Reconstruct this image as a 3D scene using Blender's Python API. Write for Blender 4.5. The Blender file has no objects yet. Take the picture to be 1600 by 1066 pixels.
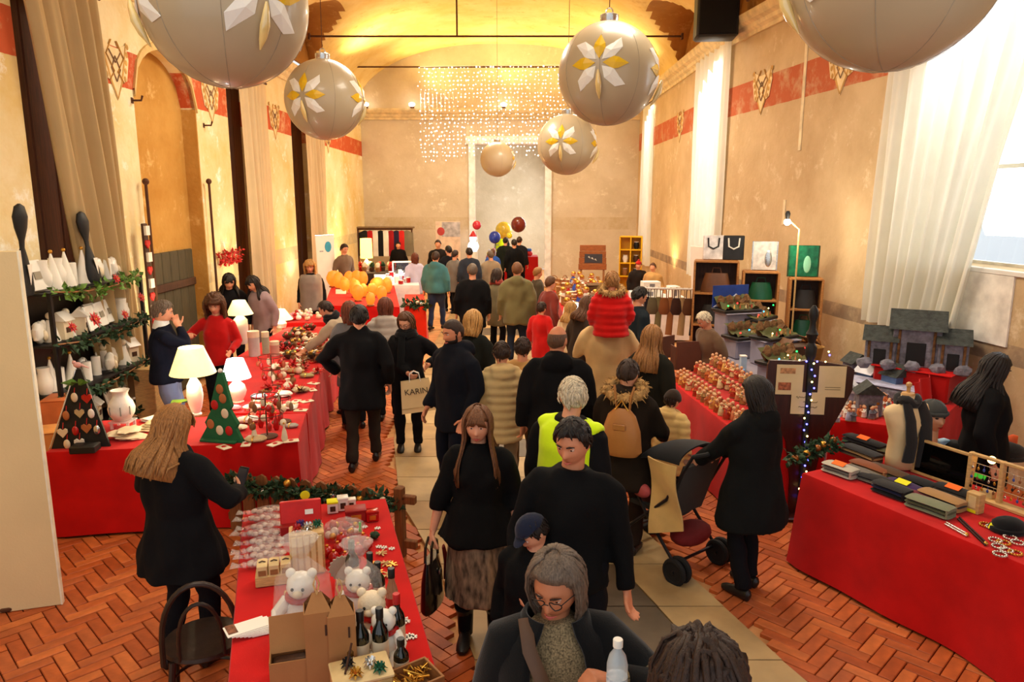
import bpy, bmesh, math, random
import numpy as np
from mathutils import Vector as V, Matrix as MX, Euler, noise as NZ

S = bpy.context.scene
COL = S.collection
PI = math.pi
R = math.radians
rnd = random.Random(7)

# ------------------------------------------------------------------ camera
CAM_Z, FPX, PITCH = 2.85, 1150.0, math.atan(221 / 1150.0)
cd = bpy.data.cameras.new('camera')
cd.sensor_width = 36.0
cd.lens = FPX / 1600.0 * 36.0
cd.clip_start = 0.05
cd.clip_end = 200
cam = bpy.data.objects.new('camera', cd)
COL.objects.link(cam)
cam.location = (0, 0, CAM_Z)
cam.rotation_euler = (PI / 2 - PITCH, 0, 0)
S.camera = cam

# ------------------------------------------------------------------ world, lights, exposure
S.view_settings.view_transform = 'Standard'
S.view_settings.look = 'None'
S.view_settings.gamma = 1
S.view_settings.use_curve_mapping = False
S.view_settings.exposure = -0.2
S.cycles.max_bounces = 7
S.cycles.diffuse_bounces = 4
S.cycles.transparent_max_bounces = 12
S.cycles.sample_clamp_indirect = 6

w = bpy.data.worlds.new('world')
S.world = w
w.use_nodes = True
bg = w.node_tree.nodes['Background']
bg.inputs[0].default_value = (0.93, 0.96, 1.0, 1)
bg.inputs[1].default_value = 1.15


def lamp(name, kind, loc, energy, color=(1, 1, 1), size=0.1, sizey=None, target=None, spot=None, blend=0.5):
 l = bpy.data.lights.new(name, kind)
 l.energy = energy
 l.color = color
 if kind == 'AREA':
  l.size = size
  if sizey:
   l.shape = 'RECTANGLE'
   l.size_y = sizey
 else:
  l.shadow_soft_size = size
 if kind == 'SPOT':
  l.spot_size = R(spot or 60)
  l.spot_blend = blend
 o = bpy.data.objects.new(name, l)
 COL.objects.link(o)
 o.location = loc
 if target is not None:
  o.rotation_euler = (V(target) - V(loc)).to_track_quat('-Z', 'Y').to_euler()
 return o


WARM = (1.0, 0.84, 0.52)
AMB = (1.0, 0.80, 0.36)
COOL = (0.94, 0.97, 1.0)
# warm area fill lights added under the vault to brighten the hall
for i, (x, y, e) in enumerate([(-1.6, 3.4, 105), (1.4, 7.2, 190), (-1.6, 11.0, 270), (1.2, 15.5, 280), (-0.8, 20.5, 230)]):
 lamp('hall_fill', 'AREA', (x, y, 6.0), e, (1.0, 0.90, 0.74), 1.6, 1.6, (x, y + 0.3, 0))
# amber uplights on the cornices washing the vault
for (x, y, e) in [(-4.0, 14.5, 130), (3.3, 14.5, 130), (-4.0, 20.6, 230), (3.3, 20.6, 230), (-2.9, 23.7, 110), (-0.2, 23.7, 110), (2.4, 23.7, 110)]:
 lamp('vault_uplight', 'SPOT', (x, y, 5.85), e * 2.2, AMB, 0.12, target=(x * 0.45, y - .6, 8.5), spot=150, blend=1)
# wall washers
for (x, y, z, e, t) in [(4.1, 10.4, 0.9, 90, (4.75, 10.5, 2.2)), (3.75, 18.6, 1.0, 120, (4.15, 18.7, 4.0)), (-4.4, 16.2, 1.0, 60, (-4.85, 16.0, 3.5)),
                        (-4.35, 12.6, 1.2, 70, (-4.85, 12.5, 3.6)), (-4.3, 9.6, 1.0, 80, (-4.85, 9.5, 3.4)), (-4.4, 20.0, 1.0, 60, (-4.85, 20.4, 3.5))]:
 lamp('wall_washer', 'SPOT', (x, y, z), e, AMB if x > 0 else WARM, 0.08, target=t, spot=120, blend=1)
# daylight at the tall openings
lamp('window_daylight', 'AREA', (5.75, 7.9, 3.7), 190, COOL, 2.6, 3.2, (3.0, 6.6, 1.5))
lamp('window_daylight', 'AREA', (4.75, 15.6, 3.9), 200, COOL, 2.0, 3.6, (0, 14.5, 1.5))
lamp('window_daylight', 'AREA', (4.75, 22.5, 3.9), 130, COOL, 1.4, 3.6, (0, 21.5, 1.5))
lamp('window_daylight', 'AREA', (2.2, 28.2, 3.0), 260, COOL, 2.0, 3.0, (-0.6, 28.0, 2.0))


# ------------------------------------------------------------------ pixel helpers: a pixel seen on a known plane of the hall
def ray(px, py):
 r, u = (px - 800) / FPX, (533 - py) / FPX
 c, s = math.cos(PITCH), math.sin(PITCH)
 return V((r, c + u * s, u * c - s))


def onz(px, py, z=0.0):
 d = ray(px, py)
 t = (z - CAM_Z) / d.z
 return V((t * d.x, t * d.y, z))


def ony(px, py, Y):
 d = ray(px, py)
 t = Y / d.y
 return V((t * d.x, Y, CAM_Z + t * d.z))


# ------------------------------------------------------------------ materials
def lin(c):
 if isinstance(c, str):
  c = tuple(int(c[i:i + 2], 16) for i in (0, 2, 4))
 out = []
 for v in c:
  v = v / 255.0
  out.append(v / 12.92 if v <= 0.04045 else ((v + 0.055) / 1.055) ** 2.4)
 return (out[0], out[1], out[2], 1)


MATS = {}


class NT:
 def __init__(s, m):
  s.t = m.node_tree
  s.n = s.t.nodes

 def add(s, k, **kw):
  n = s.n.new(k)
  for a, b in kw.items():
   if a.startswith('i_'):
    n.inputs[int(a[2:]) if a[2:].isdigit() else a[2:].replace('_', ' ')].default_value = b
   else:
    setattr(n, a, b)
  return n

 def ln(s, a, ao, b, bi):
  s.t.links.new(a.outputs[ao], b.inputs[bi])

 def ramp(s, pts):
  r = s.add('ShaderNodeValToRGB')
  e = r.color_ramp.elements
  while len(e) < len(pts):
   e.new(0.5)
  for k, (p, c) in enumerate(pts):
   e[k].position = p
   e[k].color = c
  return r


def mul(c, f):
 return (min(1, c[0] * f), min(1, c[1] * f), min(1, c[2] * f), 1)


def mat(name, col, rough=0.65, metal=0.0, var=0.18, scale=6.0, bump=0.25, bscale=60.0, stretch=None, emit=None, es=0.0,
  trans=0.0, alpha=1.0, sheen=0.0, spec=0.4, bdist=0.004, sss=0.0, col2=None, coat=0.0):
 if name in MATS:
  return MATS[name]
 m = bpy.data.materials.new(name)
 m.use_nodes = True
 N = NT(m)
 b = N.n['Principled BSDF']
 c = lin(col)
 tc = N.add('ShaderNodeTexCoord')
 src, so = tc, 'Object'
 if stretch:
  mp = N.add('ShaderNodeMapping')
  mp.inputs['Scale'].default_value = stretch
  N.ln(tc, 'Object', mp, 'Vector')
  src, so = mp, 'Vector'
 nz = N.add('ShaderNodeTexNoise')
 nz.inputs['Scale'].default_value = scale
 nz.inputs['Detail'].default_value = 5
 N.ln(src, so, nz, 'Vector')
 c2 = lin(col2) if col2 else mul(c, 1 + var)
 rp = N.ramp([(0.3, mul(c, 1 - var)), (0.7, c2)])
 N.ln(nz, 'Fac', rp, 'Fac')
 N.ln(rp, 'Color', b, 'Base Color')
 b.inputs['Roughness'].default_value = rough
 b.inputs['Metallic'].default_value = metal
 b.inputs['Specular IOR Level'].default_value = spec
 if sheen:
  b.inputs['Sheen Weight'].default_value = sheen
 if trans:
  b.inputs['Transmission Weight'].default_value = trans
 if coat:
  b.inputs['Coat Weight'].default_value = coat
 b.inputs['Alpha'].default_value = alpha
 if emit:
  b.inputs['Emission Color'].default_value = lin(emit)
  b.inputs['Emission Strength'].default_value = es
 if bump:
  n2 = N.add('ShaderNodeTexNoise')
  n2.inputs['Scale'].default_value = bscale
  n2.inputs['Detail'].default_value = 4
  N.ln(src, so, n2, 'Vector')
  bp = N.add('ShaderNodeBump')
  bp.inputs['Strength'].default_value = bump
  bp.inputs['Distance'].default_value = bdist
  N.ln(n2, 'Fac', bp, 'Height')
  N.ln(bp, 'Normal', b, 'Normal')
 MATS[name] = m
 return m


def hairmat(name, col):
 return mat(name, col, rough=0.5, var=0.45, scale=30, stretch=(6, 6, 0.6), bump=0.6, bscale=60, bdist=0.006, spec=0.35)


def cloth(name, col, rough=0.9, var=0.12, bump=0.5, bscale=220, sheen=0.15):
 return mat(name, col, rough=rough, var=var, scale=5, bump=bump, bscale=bscale, sheen=sheen, spec=0.15, bdist=0.003)


# ------------------------------------------------------------------ mesh builder
class MB:
 def __init__(s):
  s.v, s.f, s.m = [], [], []
  s.mi = 0

 def add(s, vs, fs):
  o = len(s.v)
  s.v += [tuple(p) for p in vs]
  s.f += [tuple(i + o for i in f) for f in fs]
  s.m += [s.mi] * len(fs)
  return s

 def box(s, c, d, rz=0.0, rx=0.0, ry=0.0, ch=0.0):
  x, y, z = d[0] / 2, d[1] / 2, d[2] / 2
  r = Euler((rx, ry, rz)).to_matrix()
  c = V(c)
  if not ch:
   vs = [V((i, j, k)) for i in (-x, x) for j in (-y, y) for k in (-z, z)]
   fs = [(0, 1, 3, 2), (4, 6, 7, 5), (0, 4, 5, 1), (2, 3, 7, 6), (0, 2, 6, 4), (1, 5, 7, 3)]
  else:
   ch = min(ch, x * .9, y * .9, z * .9)
   vs, fs = [], []
   for k, e in ((-z, ch), (-z + ch, 0), (z - ch, 0), (z, ch)):
    a, b = x - e, y - e
    q = ch
    vs += [V((-a + q, -b, k)), V((a - q, -b, k)), V((a, -b + q, k)), V((a, b - q, k)), V((a - q, b, k)), V((-a + q, b, k)), V((-a, b - q, k)), V((-a, -b + q, k))]
   for l in range(3):
    for i in range(8):
                    j = (i + 1) % 8
                    fs.append((l * 8 + i, l * 8 + j, l * 8 + 8 + j, l * 8 + 8 + i))
   fs.append(tuple(range(7, -1, -1)))
   fs.append(tuple(range(24, 32)))
  return s.add([c + r @ p for p in vs], fs)

 def prism(s, poly, z0, z1, fn=None):
  n = len(poly)
  vs = [(p[0], p[1], z0) for p in poly] + [(p[0], p[1], z1) for p in poly]
  if fn:
   vs = [fn(V(p)) for p in vs]
  fs = [tuple(range(n - 1, -1, -1)), tuple(range(n, 2 * n))] + [(i, (i + 1) % n, n + (i + 1) % n, n + i) for i in range(n)]
  return s.add(vs, fs)

 def tube(s, pts, rad, n=8, cap=True, flat=1.0, up=None):
  pts = [V(p) for p in pts]
  if not hasattr(rad, '__len__'):
   rad = [rad] * len(pts)
  vs, fs = [], []
  prev = None
  for i, p in enumerate(pts):
   a = pts[max(0, i - 1)]
   b = pts[min(len(pts) - 1, i + 1)]
   t = (b - a)
   t = t.normalized() if t.length > 1e-9 else V((0, 0, 1))
   if prev is None:
    ref = V(up) if up else (V((0, 0, 1)) if abs(t.z) < 0.9 else V((0, 1, 0)))
    x = t.cross(ref).normalized()
   else:
    x = prev - t * prev.dot(t)
    x = x.normalized() if x.length > 1e-6 else t.orthogonal().normalized()
   prev = x
   y = t.cross(x)
   r = rad[i]
   rx, ry = (r if hasattr(r, '__len__') else (r, r * flat))
   for k in range(n):
    th = 2 * PI * k / n
    vs.append(p + x * (rx * math.cos(th)) + y * (ry * math.sin(th)))
  for i in range(len(pts) - 1):
   for k in range(n):
    j = (k + 1) % n
    fs.append((i * n + k, i * n + j, i * n + n + j, i * n + n + k))
  if cap:
   fs.append(tuple(range(n - 1, -1, -1)))
   fs.append(tuple(range((len(pts) - 1) * n, len(pts) * n)))
  return s.add(vs, fs)

 def lathe(s, prof, c=(0, 0, 0), n=20, sx=1.0, sy=1.0):
  c = V(c)
  vs, fs = [], []
  for (r, z) in prof:
   for k in range(n):
    th = 2 * PI * k / n
    vs.append(c + V((r * sx * math.cos(th), r * sy * math.sin(th), z)))
  for i in range(len(prof) - 1):
   for k in range(n):
    j = (k + 1) % n
    fs.append((i * n + k, i * n + j, i * n + n + j, i * n + n + k))
  fs.append(tuple(range(n - 1, -1, -1)))
  fs.append(tuple(range((len(prof) - 1) * n, len(prof) * n)))
  return s.add(vs, fs)

 def ball(s, c, r, n=12, m=8, fn=None):
  if not hasattr(r, '__len__'):
   r = (r, r, r)
  c = V(c)
  vs, fs = [V((0, 0, -1))], []
  for i in range(1, m):
   ph = -PI / 2 + PI * i / m
   for k in range(n):
    th = 2 * PI * k / n
    vs.append(V((math.cos(ph) * math.cos(th), math.cos(ph) * math.sin(th), math.sin(ph))))
  vs.append(V((0, 0, 1)))
  out = []
  for d in vs:
   p = V((d.x * r[0], d.y * r[1], d.z * r[2]))
   if fn:
    p = fn(p, d)
   out.append(c + p)
  for k in range(n):
   j = (k + 1) % n
   fs.append((0, 1 + j, 1 + k))
   fs.append((len(vs) - 1, 1 + (m - 2) * n + k, 1 + (m - 2) * n + j))
  for i in range(m - 2):
   for k in range(n):
    j = (k + 1) % n
    fs.append((1 + i * n + k, 1 + i * n + j, 1 + i * n + n + j, 1 + i * n + n + k))
  return s.add(out, fs)

 def grid(s, fn, nu, nv, thick=0.0):
  vs = [V(fn(i / nu, j / nv)) for j in range(nv + 1) for i in range(nu + 1)]
  fs = [(j * (nu + 1) + i, j * (nu + 1) + i + 1, (j + 1) * (nu + 1) + i + 1, (j + 1) * (nu + 1) + i) for j in range(nv) for i in range(nu)]
  if not thick:
   return s.add(vs, fs)
  nrm = [V((0, 0, 0)) for _ in vs]
  for f in fs:
   q = (vs[f[1]] - vs[f[0]]).cross(vs[f[3]] - vs[f[0]])
   for i in f:
    nrm[i] += q
  back = [p - (q.normalized() * thick if q.length > 0 else V((0, 0, 0))) for p, q in zip(vs, nrm)]
  n = len(vs)
  fs2 = [tuple(reversed([i + n for i in f])) for f in fs]
  ed = []
  for i in range(nu):
   ed.append((i + 1, i, i + n, i + 1 + n))
   a = nv * (nu + 1) + i
   ed.append((a, a + 1, a + 1 + n, a + n))
  for j in range(nv):
   a = j * (nu + 1)
   b = a + nu + 1
   ed.append((a, b, b + n, a + n))
   a, b = a + nu, b + nu
   ed.append((b, a, a + n, b + n))
  return s.add(vs + back, fs + fs2 + ed)

 def xf(s, fn, start=0):
  s.v[start:] = [tuple(fn(V(p))) for p in s.v[start:]]
  return s

 def mesh(s, name, mats, smooth=True, angle=40):
  me = bpy.data.meshes.new(name)
  me.from_pydata(s.v, [], s.f)
  if not isinstance(mats, (list, tuple)):
   mats = [mats]
  for m in mats:
   me.materials.append(m)
  if len(mats) > 1:
   me.polygons.foreach_set('material_index', s.m)
  if smooth:
   me.polygons.foreach_set('use_smooth', [True] * len(me.polygons))
   if angle:
    try:
                    me.set_sharp_from_angle(angle=R(angle))
    except Exception:
                    pass
  me.update()
  return me

 def obj(s, name, mats, parent=None, loc=None, rz=0.0, smooth=True, angle=40, fix=False):
  me = s.mesh(name, mats, smooth, angle)
  if fix:
   bm = bmesh.new()
   bm.from_mesh(me)
   bmesh.ops.recalc_face_normals(bm, faces=bm.faces)
   bm.to_mesh(me)
   bm.free()
  return link(name, me, parent, loc, rz)


def link(name, me, parent=None, loc=None, rz=0.0):
 o = bpy.data.objects.new(name, me)
 COL.objects.link(o)
 if parent is not None:
  o.parent = parent
 if loc is not None:
  o.location = loc
 o.rotation_euler.z = rz
 return o


def tag(o, label=None, cat=None, group=None, kind=None):
 if label:
  o['label'] = label
 if cat:
  o['category'] = cat
 if group:
  o['group'] = group
 if kind:
  o['kind'] = kind
 return o


def thing(name, label, cat, loc=(0, 0, 0), rz=0.0, group=None):
 o = bpy.data.objects.new(name, None)
 o.empty_display_size = 0.1
 COL.objects.link(o)
 o.location = loc
 o.rotation_euler = (0, 0, rz)
 return tag(o, label, cat, group)


def dup(root, loc=None, rz=None, label=None, group=None, scale=None):
 r = root.copy()
 COL.objects.link(r)
 if loc is not None:
  r.location = loc
 if rz is not None:
  r.rotation_euler.z = rz
 if scale:
  r.scale = (scale, scale, scale)
 if label:
  r['label'] = label
 if group:
  r['group'] = group
 for ch in list(root.children):
  c = ch.copy()
  COL.objects.link(c)
  c.parent = r
  for g in list(ch.children):
   d = g.copy()
   COL.objects.link(d)
   d.parent = c
 return r


def lerp(a, b, t):
 return a + (b - a) * t


def sstep(a, b, x):
 t = max(0.0, min(1.0, (x - a) / (b - a)))
 return t * t * (3 - 2 * t)


def structure(mb, name, m, smooth=False, **kw):
 return tag(mb.obj(name, m, smooth=smooth, **kw), kind='structure')


def text(s, name, size, m, parent=None, loc=(0, 0, 0), rot=(0, 0, 0), ext=0.001, align='CENTER', font_scale_x=1.0):
 cu = bpy.data.curves.new(name, 'FONT')
 cu.body = s
 cu.size = size
 cu.extrude = ext
 cu.align_x = align
 cu.align_y = 'CENTER'
 t = bpy.data.objects.new(name, cu)
 COL.objects.link(t)
 dg = bpy.context.evaluated_depsgraph_get()
 me = bpy.data.meshes.new_from_object(t.evaluated_get(dg))
 bpy.data.objects.remove(t)
 bpy.data.curves.remove(cu)
 me.materials.clear()
 me.materials.append(m)
 o = link(name, me, parent, loc)
 o.rotation_euler = rot
 return o
# ================================================================== HALL
LX, RX, YB = -4.85, 4.1, 24.5


def plaster(name, a, b, c, bands=(), rough=0.9, spec=0.15):
 """lime plaster: two tones, pale scars, painted bands given as (z0, z1, colour, wear)"""
 m = bpy.data.materials.new(name)
 m.use_nodes = True
 N = NT(m)
 bs = N.n['Principled BSDF']
 bs.inputs['Roughness'].default_value = rough
 bs.inputs['Specular IOR Level'].default_value = spec
 tc = N.add('ShaderNodeTexCoord')
 n1 = N.add('ShaderNodeTexNoise', i_Scale=0.9, i_Detail=8, i_Roughness=0.65)
 N.ln(tc, 'Object', n1, 'Vector')
 r1 = N.ramp([(0.35, lin(a)), (0.62, lin(b))])
 N.ln(n1, 'Fac', r1, 'Fac')
 n2 = N.add('ShaderNodeTexNoise', i_Scale=2.3, i_Detail=10, i_Roughness=0.75)
 N.ln(tc, 'Object', n2, 'Vector')
 k2 = N.ramp([(0.56, (0, 0, 0, 1)), (0.66, (1, 1, 1, 1))])
 N.ln(n2, 'Fac', k2, 'Fac')
 mx = N.add('ShaderNodeMix', data_type='RGBA')
 N.ln(k2, 'Color', mx, 0)
 N.ln(r1, 'Color', mx, 6)
 mx.inputs[7].default_value = lin(c)
 cur = mx
 sep = N.add('ShaderNodeSeparateXYZ')
 N.ln(tc, 'Object', sep, 'Vector')
 for (z0, z1, col, wear) in bands:
  nb = N.add('ShaderNodeTexNoise', i_Scale=3.0, i_Detail=9, i_Roughness=0.7)
  N.ln(tc, 'Object', nb, 'Vector')
  wob = N.add('ShaderNodeMath', operation='MULTIPLY_ADD')
  wob.inputs[1].default_value = 0.03
  N.ln(nb, 'Fac', wob, 0)
  N.ln(sep, 'Z', wob, 2)
  g = N.add('ShaderNodeMath', operation='GREATER_THAN')
  g.inputs[1].default_value = z0
  N.ln(wob, 0, g, 0)
  l = N.add('ShaderNodeMath', operation='LESS_THAN')
  l.inputs[1].default_value = z1
  N.ln(wob, 0, l, 0)
  k = N.add('ShaderNodeMath', operation='MULTIPLY')
  N.ln(g, 0, k, 0)
  N.ln(l, 0, k, 1)
  kr = N.ramp([(wear, (0.25, 0.25, 0.25, 1)), (wear + 0.2, (1, 1, 1, 1))])
  N.ln(nb, 'Fac', kr, 'Fac')
  k3 = N.add('ShaderNodeMath', operation='MULTIPLY')
  N.ln(k, 0, k3, 0)
  N.ln(kr, 'Color', k3, 1)
  mx2 = N.add('ShaderNodeMix', data_type='RGBA')
  N.ln(k3, 0, mx2, 0)
  N.ln(cur, 2, mx2, 6)
  mx2.inputs[7].default_value = lin(col)
  cur = mx2
 N.ln(cur, 2, bs, 'Base Color')
 n3 = N.add('ShaderNodeTexNoise', i_Scale=14, i_Detail=8)
 N.ln(tc, 'Object', n3, 'Vector')
 bp = N.add('ShaderNodeBump', i_Strength=0.35, i_Distance=0.02)
 N.ln(n3, 'Fac', bp, 'Height')
 N.ln(bp, 'Normal', bs, 'Normal')
 return m


M_left = plaster('plaster_left', (226, 196, 128), (238, 222, 178), (250, 244, 226), [(4.24, 4.70, (198, 92, 54), 0.28), (1.55, 1.85, (196, 178, 140), 0.4)])
M_right = plaster('plaster_right', (190, 162, 122), (208, 182, 142), (220, 200, 164), [(4.40, 4.92, (186, 100, 66), 0.30), (1.22, 1.42, (150, 128, 104), 0.35)])
M_back = plaster('plaster_back', (202, 186, 158), (216, 202, 178), (228, 218, 198), [(1.9, 2.3, (196, 176, 140), 0.45)])
M_niche = plaster('plaster_ochre', (176, 124, 52), (198, 150, 76), (214, 172, 104))
M_vault = plaster('plaster_vault', (228, 196, 120), (240, 216, 152), (214, 176, 104))
M_lunshade = plaster('plaster_lunette_shade', (150, 100, 44), (172, 122, 60), (190, 146, 84))  # brown tone stands for the shade inside the side lunettes
M_inner = plaster('plaster_grey', (204, 190, 160), (220, 206, 178), (230, 220, 198))
M_cornice = mat('cornice_stone', (226, 206, 160), rough=0.85, bump=0.3, bscale=20)
M_darkwood = mat('dark_wood', (70, 42, 24), rough=0.6, stretch=(8, 8, 0.8), var=0.35)
M_shutter = mat('brown_shutter', (92, 48, 22), rough=0.6, stretch=(8, 8, 0.8), var=0.3)
M_iron = mat('rusty_iron', (88, 52, 30), rough=0.7, metal=0.3)
M_black = mat('black_paint', (20, 19, 18), rough=0.55)
M_white = mat('white_paint', (236, 234, 226), rough=0.5, var=0.04)


def wall(name, p0, p1, z0, z1, thick, side, openings, m):
 """vertical wall from p0 to p1, pierced by openings (u0, u1, v0, v1, arch rise)"""
 p0, p1 = V((p0[0], p0[1], 0)), V((p1[0], p1[1], 0))
 d = (p1 - p0)
 L = d.length
 d.normalize()
 n = V((-d.y, d.x, 0)) * side
 mb = MB()

 def pr(poly):
  mb.prism(poly, 0, thick, lambda q: p0 + d * q.x + V((0, 0, q.y)) + n * q.z)

 u = 0
 for (a, b, v0, v1, ar) in sorted(openings):
  pr([(u, z0), (a, z0), (a, z1), (u, z1)])
  if v0 > z0:
   pr([(a, z0), (b, z0), (b, v0), (a, v0)])
  if ar:
   k = 14
   arc = [(a + (b - a) * i / k, v1 + ar * math.sqrt(max(0, 1 - (2 * i / k - 1) ** 2))) for i in range(k + 1)]
   for i in range(k):
    pr([arc[i], arc[i + 1], (arc[i + 1][0], z1), (arc[i][0], z1)])
  else:
   pr([(a, v1), (b, v1), (b, z1), (a, z1)])
  u = b
 pr([(u, z0), (L, z0), (L, z1), (u, z1)])
 o = mb.obj(name, m, smooth=False, fix=True)
 return tag(o, kind='structure')


# ---- side walls (inner faces on the lines given)
wl = wall('wall_left', (LX, 0), (LX, YB), 0, 5.7, 0.55, 1,
          [(7.6, 9.0, 0.9, 4.95, 0.0), (9.85, 11.75, 0.0, 4.15, 0.72), (13.05, 14.7, 0.9, 4.9, 0.0), (16.75, 18.9, 0.9, 4.9, 0.0)], M_left)
K = 0.13
NL = math.hypot(1, K)
ynear = lambda Y: (14.5 - Y) * NL
xnear = lambda Y: RX + K * (14.5 - Y)
wr = wall('wall_right_near', (RX, 14.5), (xnear(0), 0), 0, 6.0, 0.5, 1, [(ynear(9.25), ynear(6.7), 2.15, 5.3, 0.0)], M_right)
wf = wall('wall_right_far', (RX, YB), (RX, 14.5), 0, 6.0, 0.5, 1, [(YB - 23.4, YB - 22.0, 1.2, 5.3, 0), (YB - 16.7, YB - 14.8, 1.6, 5.5, 0)], M_right)
for o in (wr, wf):
 pass
wb = wall('wall_back', (LX - 0.5, YB), (RX + 0.5, YB), 0, 8.4, 0.6, 1, [(4.13, 6.45, 0, 4.6, 0.0)], M_back)
# the room beyond the portal
ib = MB()
ib.box((-0.2, 31.0, 2.6), (6.0, 0.2, 5.2))
ib.box((-3.2, 28.2, 2.6), (0.2, 5.8, 5.2))
ib.box((3.4, 30.2, 2.6), (0.2, 1.8, 5.2))
ib.box((3.4, 28.0, 4.9), (0.2, 5.8, 0.8))
ib.box((0, 28.2, 5.3), (6.8, 6.2, 0.2))
structure(ib, 'wall_inner_room', M_inner)
tr = MB()
for s in (-1, 1):
 tr.box((-0.06 + s * 1.24, YB - 0.06, 2.3), (0.22, 0.14, 4.6), ch=0.02)
tr.box((-0.06, YB - 0.06, 4.72), (2.9, 0.16, 0.26), ch=0.03)
structure(tr, 'trim_1', mat('portal_lit_stone', (244, 244, 240), rough=0.7))  # near-white colour carries the light falling on the jambs

# ---- niche back, reveal and boarded door
nb = MB()
nb.box((LX - 0.27, 10.8, 2.5), (0.1, 2.6, 5.2))
nb.box((LX - 0.12, 11.74, 2.1), (0.24, 0.03, 4.2))
structure(nb, 'wall_niche', M_niche)
sill = MB()
k = 14
arc = [(9.85 + 1.9 * i / k, 4.15 + 0.72 * math.sqrt(max(0, 1 - (2 * i / k - 1) ** 2))) for i in range(k + 1)]
for i in range(k):
 (ya, za), (yb, zb) = arc[i], arc[i + 1]
 sill.add([(LX + 0.03, ya, za), (LX + 0.03, yb, zb), (LX + 0.03, yb, zb + 0.1), (LX + 0.03, ya, za + 0.1),
              (LX - 0.05, ya, za), (LX - 0.05, yb, zb), (LX - 0.05, yb, zb + 0.1), (LX - 0.05, ya, za + 0.1)],
             [(0, 1, 2, 3), (7, 6, 5, 4), (0, 4, 5, 1), (3, 2, 6, 7)])
structure(sill, 'trim_2', mat('ochre_moulding', (214, 182, 118), rough=0.85))
bd = thing('door_1', None, None)
bd['kind'] = 'structure'
for i in range(6):
 MB().box((LX - 0.19, 10.18 + i * 0.26, 1.05), (0.05, 0.25, 2.1), ch=0.012).obj('door_board', mat('dark_green_board', (74, 66, 44), rough=0.7, stretch=(9, 9, .8), var=.3), bd)
for z in (0.5, 1.6):
 MB().box((LX - 0.15, 10.85, z), (0.03, 1.5, 0.12), ch=0.01).obj('door_batten', M_darkwood, bd)
# dark shuttered windows behind the curtains on the left
for i, (ya, yb) in enumerate([(7.6, 9.0), (13.05, 14.7), (16.75, 18.9)]):
 wn = thing('window_%d' % (i + 1), None, None)
 wn['kind'] = 'structure'
 n = 4
 for j in range(n):
  wd = (yb - ya) / n
  q = MB()
  q.box((LX - 0.4, ya + wd * (j + .5), 2.92), (0.06, wd - 0.012, 4.06), ch=0.012)
  q.obj('shutter_panel', M_shutter, wn)

# ---- cornices
def cornice(name, a, b, z, inward, m=M_cornice):
 a, b = V((a[0], a[1], 0)), V((b[0], b[1], 0))
 n = V((inward[0], inward[1], 0))
 pf = [(0, 0), (0.05, 0), (0.06, 0.06), (0.12, 0.1), (0.14, 0.16), (0.22, 0.2), (0.26, 0.27), (0.27, 0.33), (0, 0.33)]
 mb = MB()
 vs = [p + n * q[0] + V((0, 0, z + q[1])) for p in (a, b) for q in pf]
 k = len(pf)
 mb.add(vs, [(i, (i + 1) % k, k + (i + 1) % k, k + i) for i in range(k)] + [tuple(range(k)), tuple(range(2 * k - 1, k - 1, -1))])
 return structure(mb, name, m, fix=True)


cornice('trim_3', (LX, 0), (LX, YB), 5.34, (1, 0))
cornice('trim_4', (RX, YB), (RX, 14.5), 5.66, (-1, 0))
cornice('trim_5', (RX, 14.5), (xnear(0), 0), 5.66, (-1, 0))
cornice('trim_6', (LX, YB), (RX, YB), 5.36, (0, -1))

# ---- vault with transverse arches and side groins
VC, VA, VZ, VR = -0.375, 4.6, 5.62, 2.05


def vz(x, rise=VR, a=VA):
 t = min(1.0, abs((x - VC) / a))
 return VZ + rise * (1 - t ** 2.3) ** (1 / 2.0)


LUN = ((8.4, 1.8), (12.9, 1.7), (17.4, 1.7))


def vault_fn(u, v):
 x = VC + VA * math.sin((u - .5) * PI)
 y = 24.6 * v
 z = vz(x)
 for yc, hw in LUN:      # side lunettes cut into the haunches
  d = abs(y - yc) / hw
  if d < 1:
   z = max(z, min(VZ + 1.5 * math.sqrt(1 - d * d), VZ + VR * 0.98))
 return (x, y, z)


vm = MB()
vm.grid(vault_fn, 60, 150)
for k_, f_ in enumerate(vm.f):
 c_ = sum((V(vm.v[q_]) for q_ in f_), V()) / 4
 vm.m[k_] = 1 if c_.z > vz(c_.x) + .04 else 0  # lunette faces get the plaster with shade in its colour
structure(vm, 'ceiling', [M_vault, M_lunshade], smooth=True, angle=30)
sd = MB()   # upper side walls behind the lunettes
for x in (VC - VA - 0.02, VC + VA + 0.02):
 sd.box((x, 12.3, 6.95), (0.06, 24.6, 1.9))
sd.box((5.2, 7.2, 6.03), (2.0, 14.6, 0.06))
structure(sd, 'wall_upper', M_lunshade)


def rod(name, label, y, z, extra=()):
 t = thing(name, label, 'tie rod', (0, y, z))
 half = VA * 0.93
 MB().tube([(VC - half, 0, 0), (VC + half, 0, 0)], 0.022, 8).obj('rod', M_iron, t)
 for x in extra:
  MB().tube([(x, 0, 0), (x, 0, 1.35)], 0.02, 8).obj('hanger', M_iron, t)
 for s in (-1, 1):
  MB().box((VC + s * half, 0, 0), (0.05, 0.1, 0.14), ch=0.01).obj('wall_plate', M_iron, t)
 return t


rod('tie_rod', 'thin rusty iron tie rod with a vertical hanger, crossing below the vault', 17.9, 6.53, (-1.26,))
rod('tie_rod', 'iron tie rod carrying the curtain of white lights before the end wall', 22.4, 6.62, ())
rod('tie_rod', 'iron tie rod highest in view, crossing right under the near vault', 13.0, 6.14, ())

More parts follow.
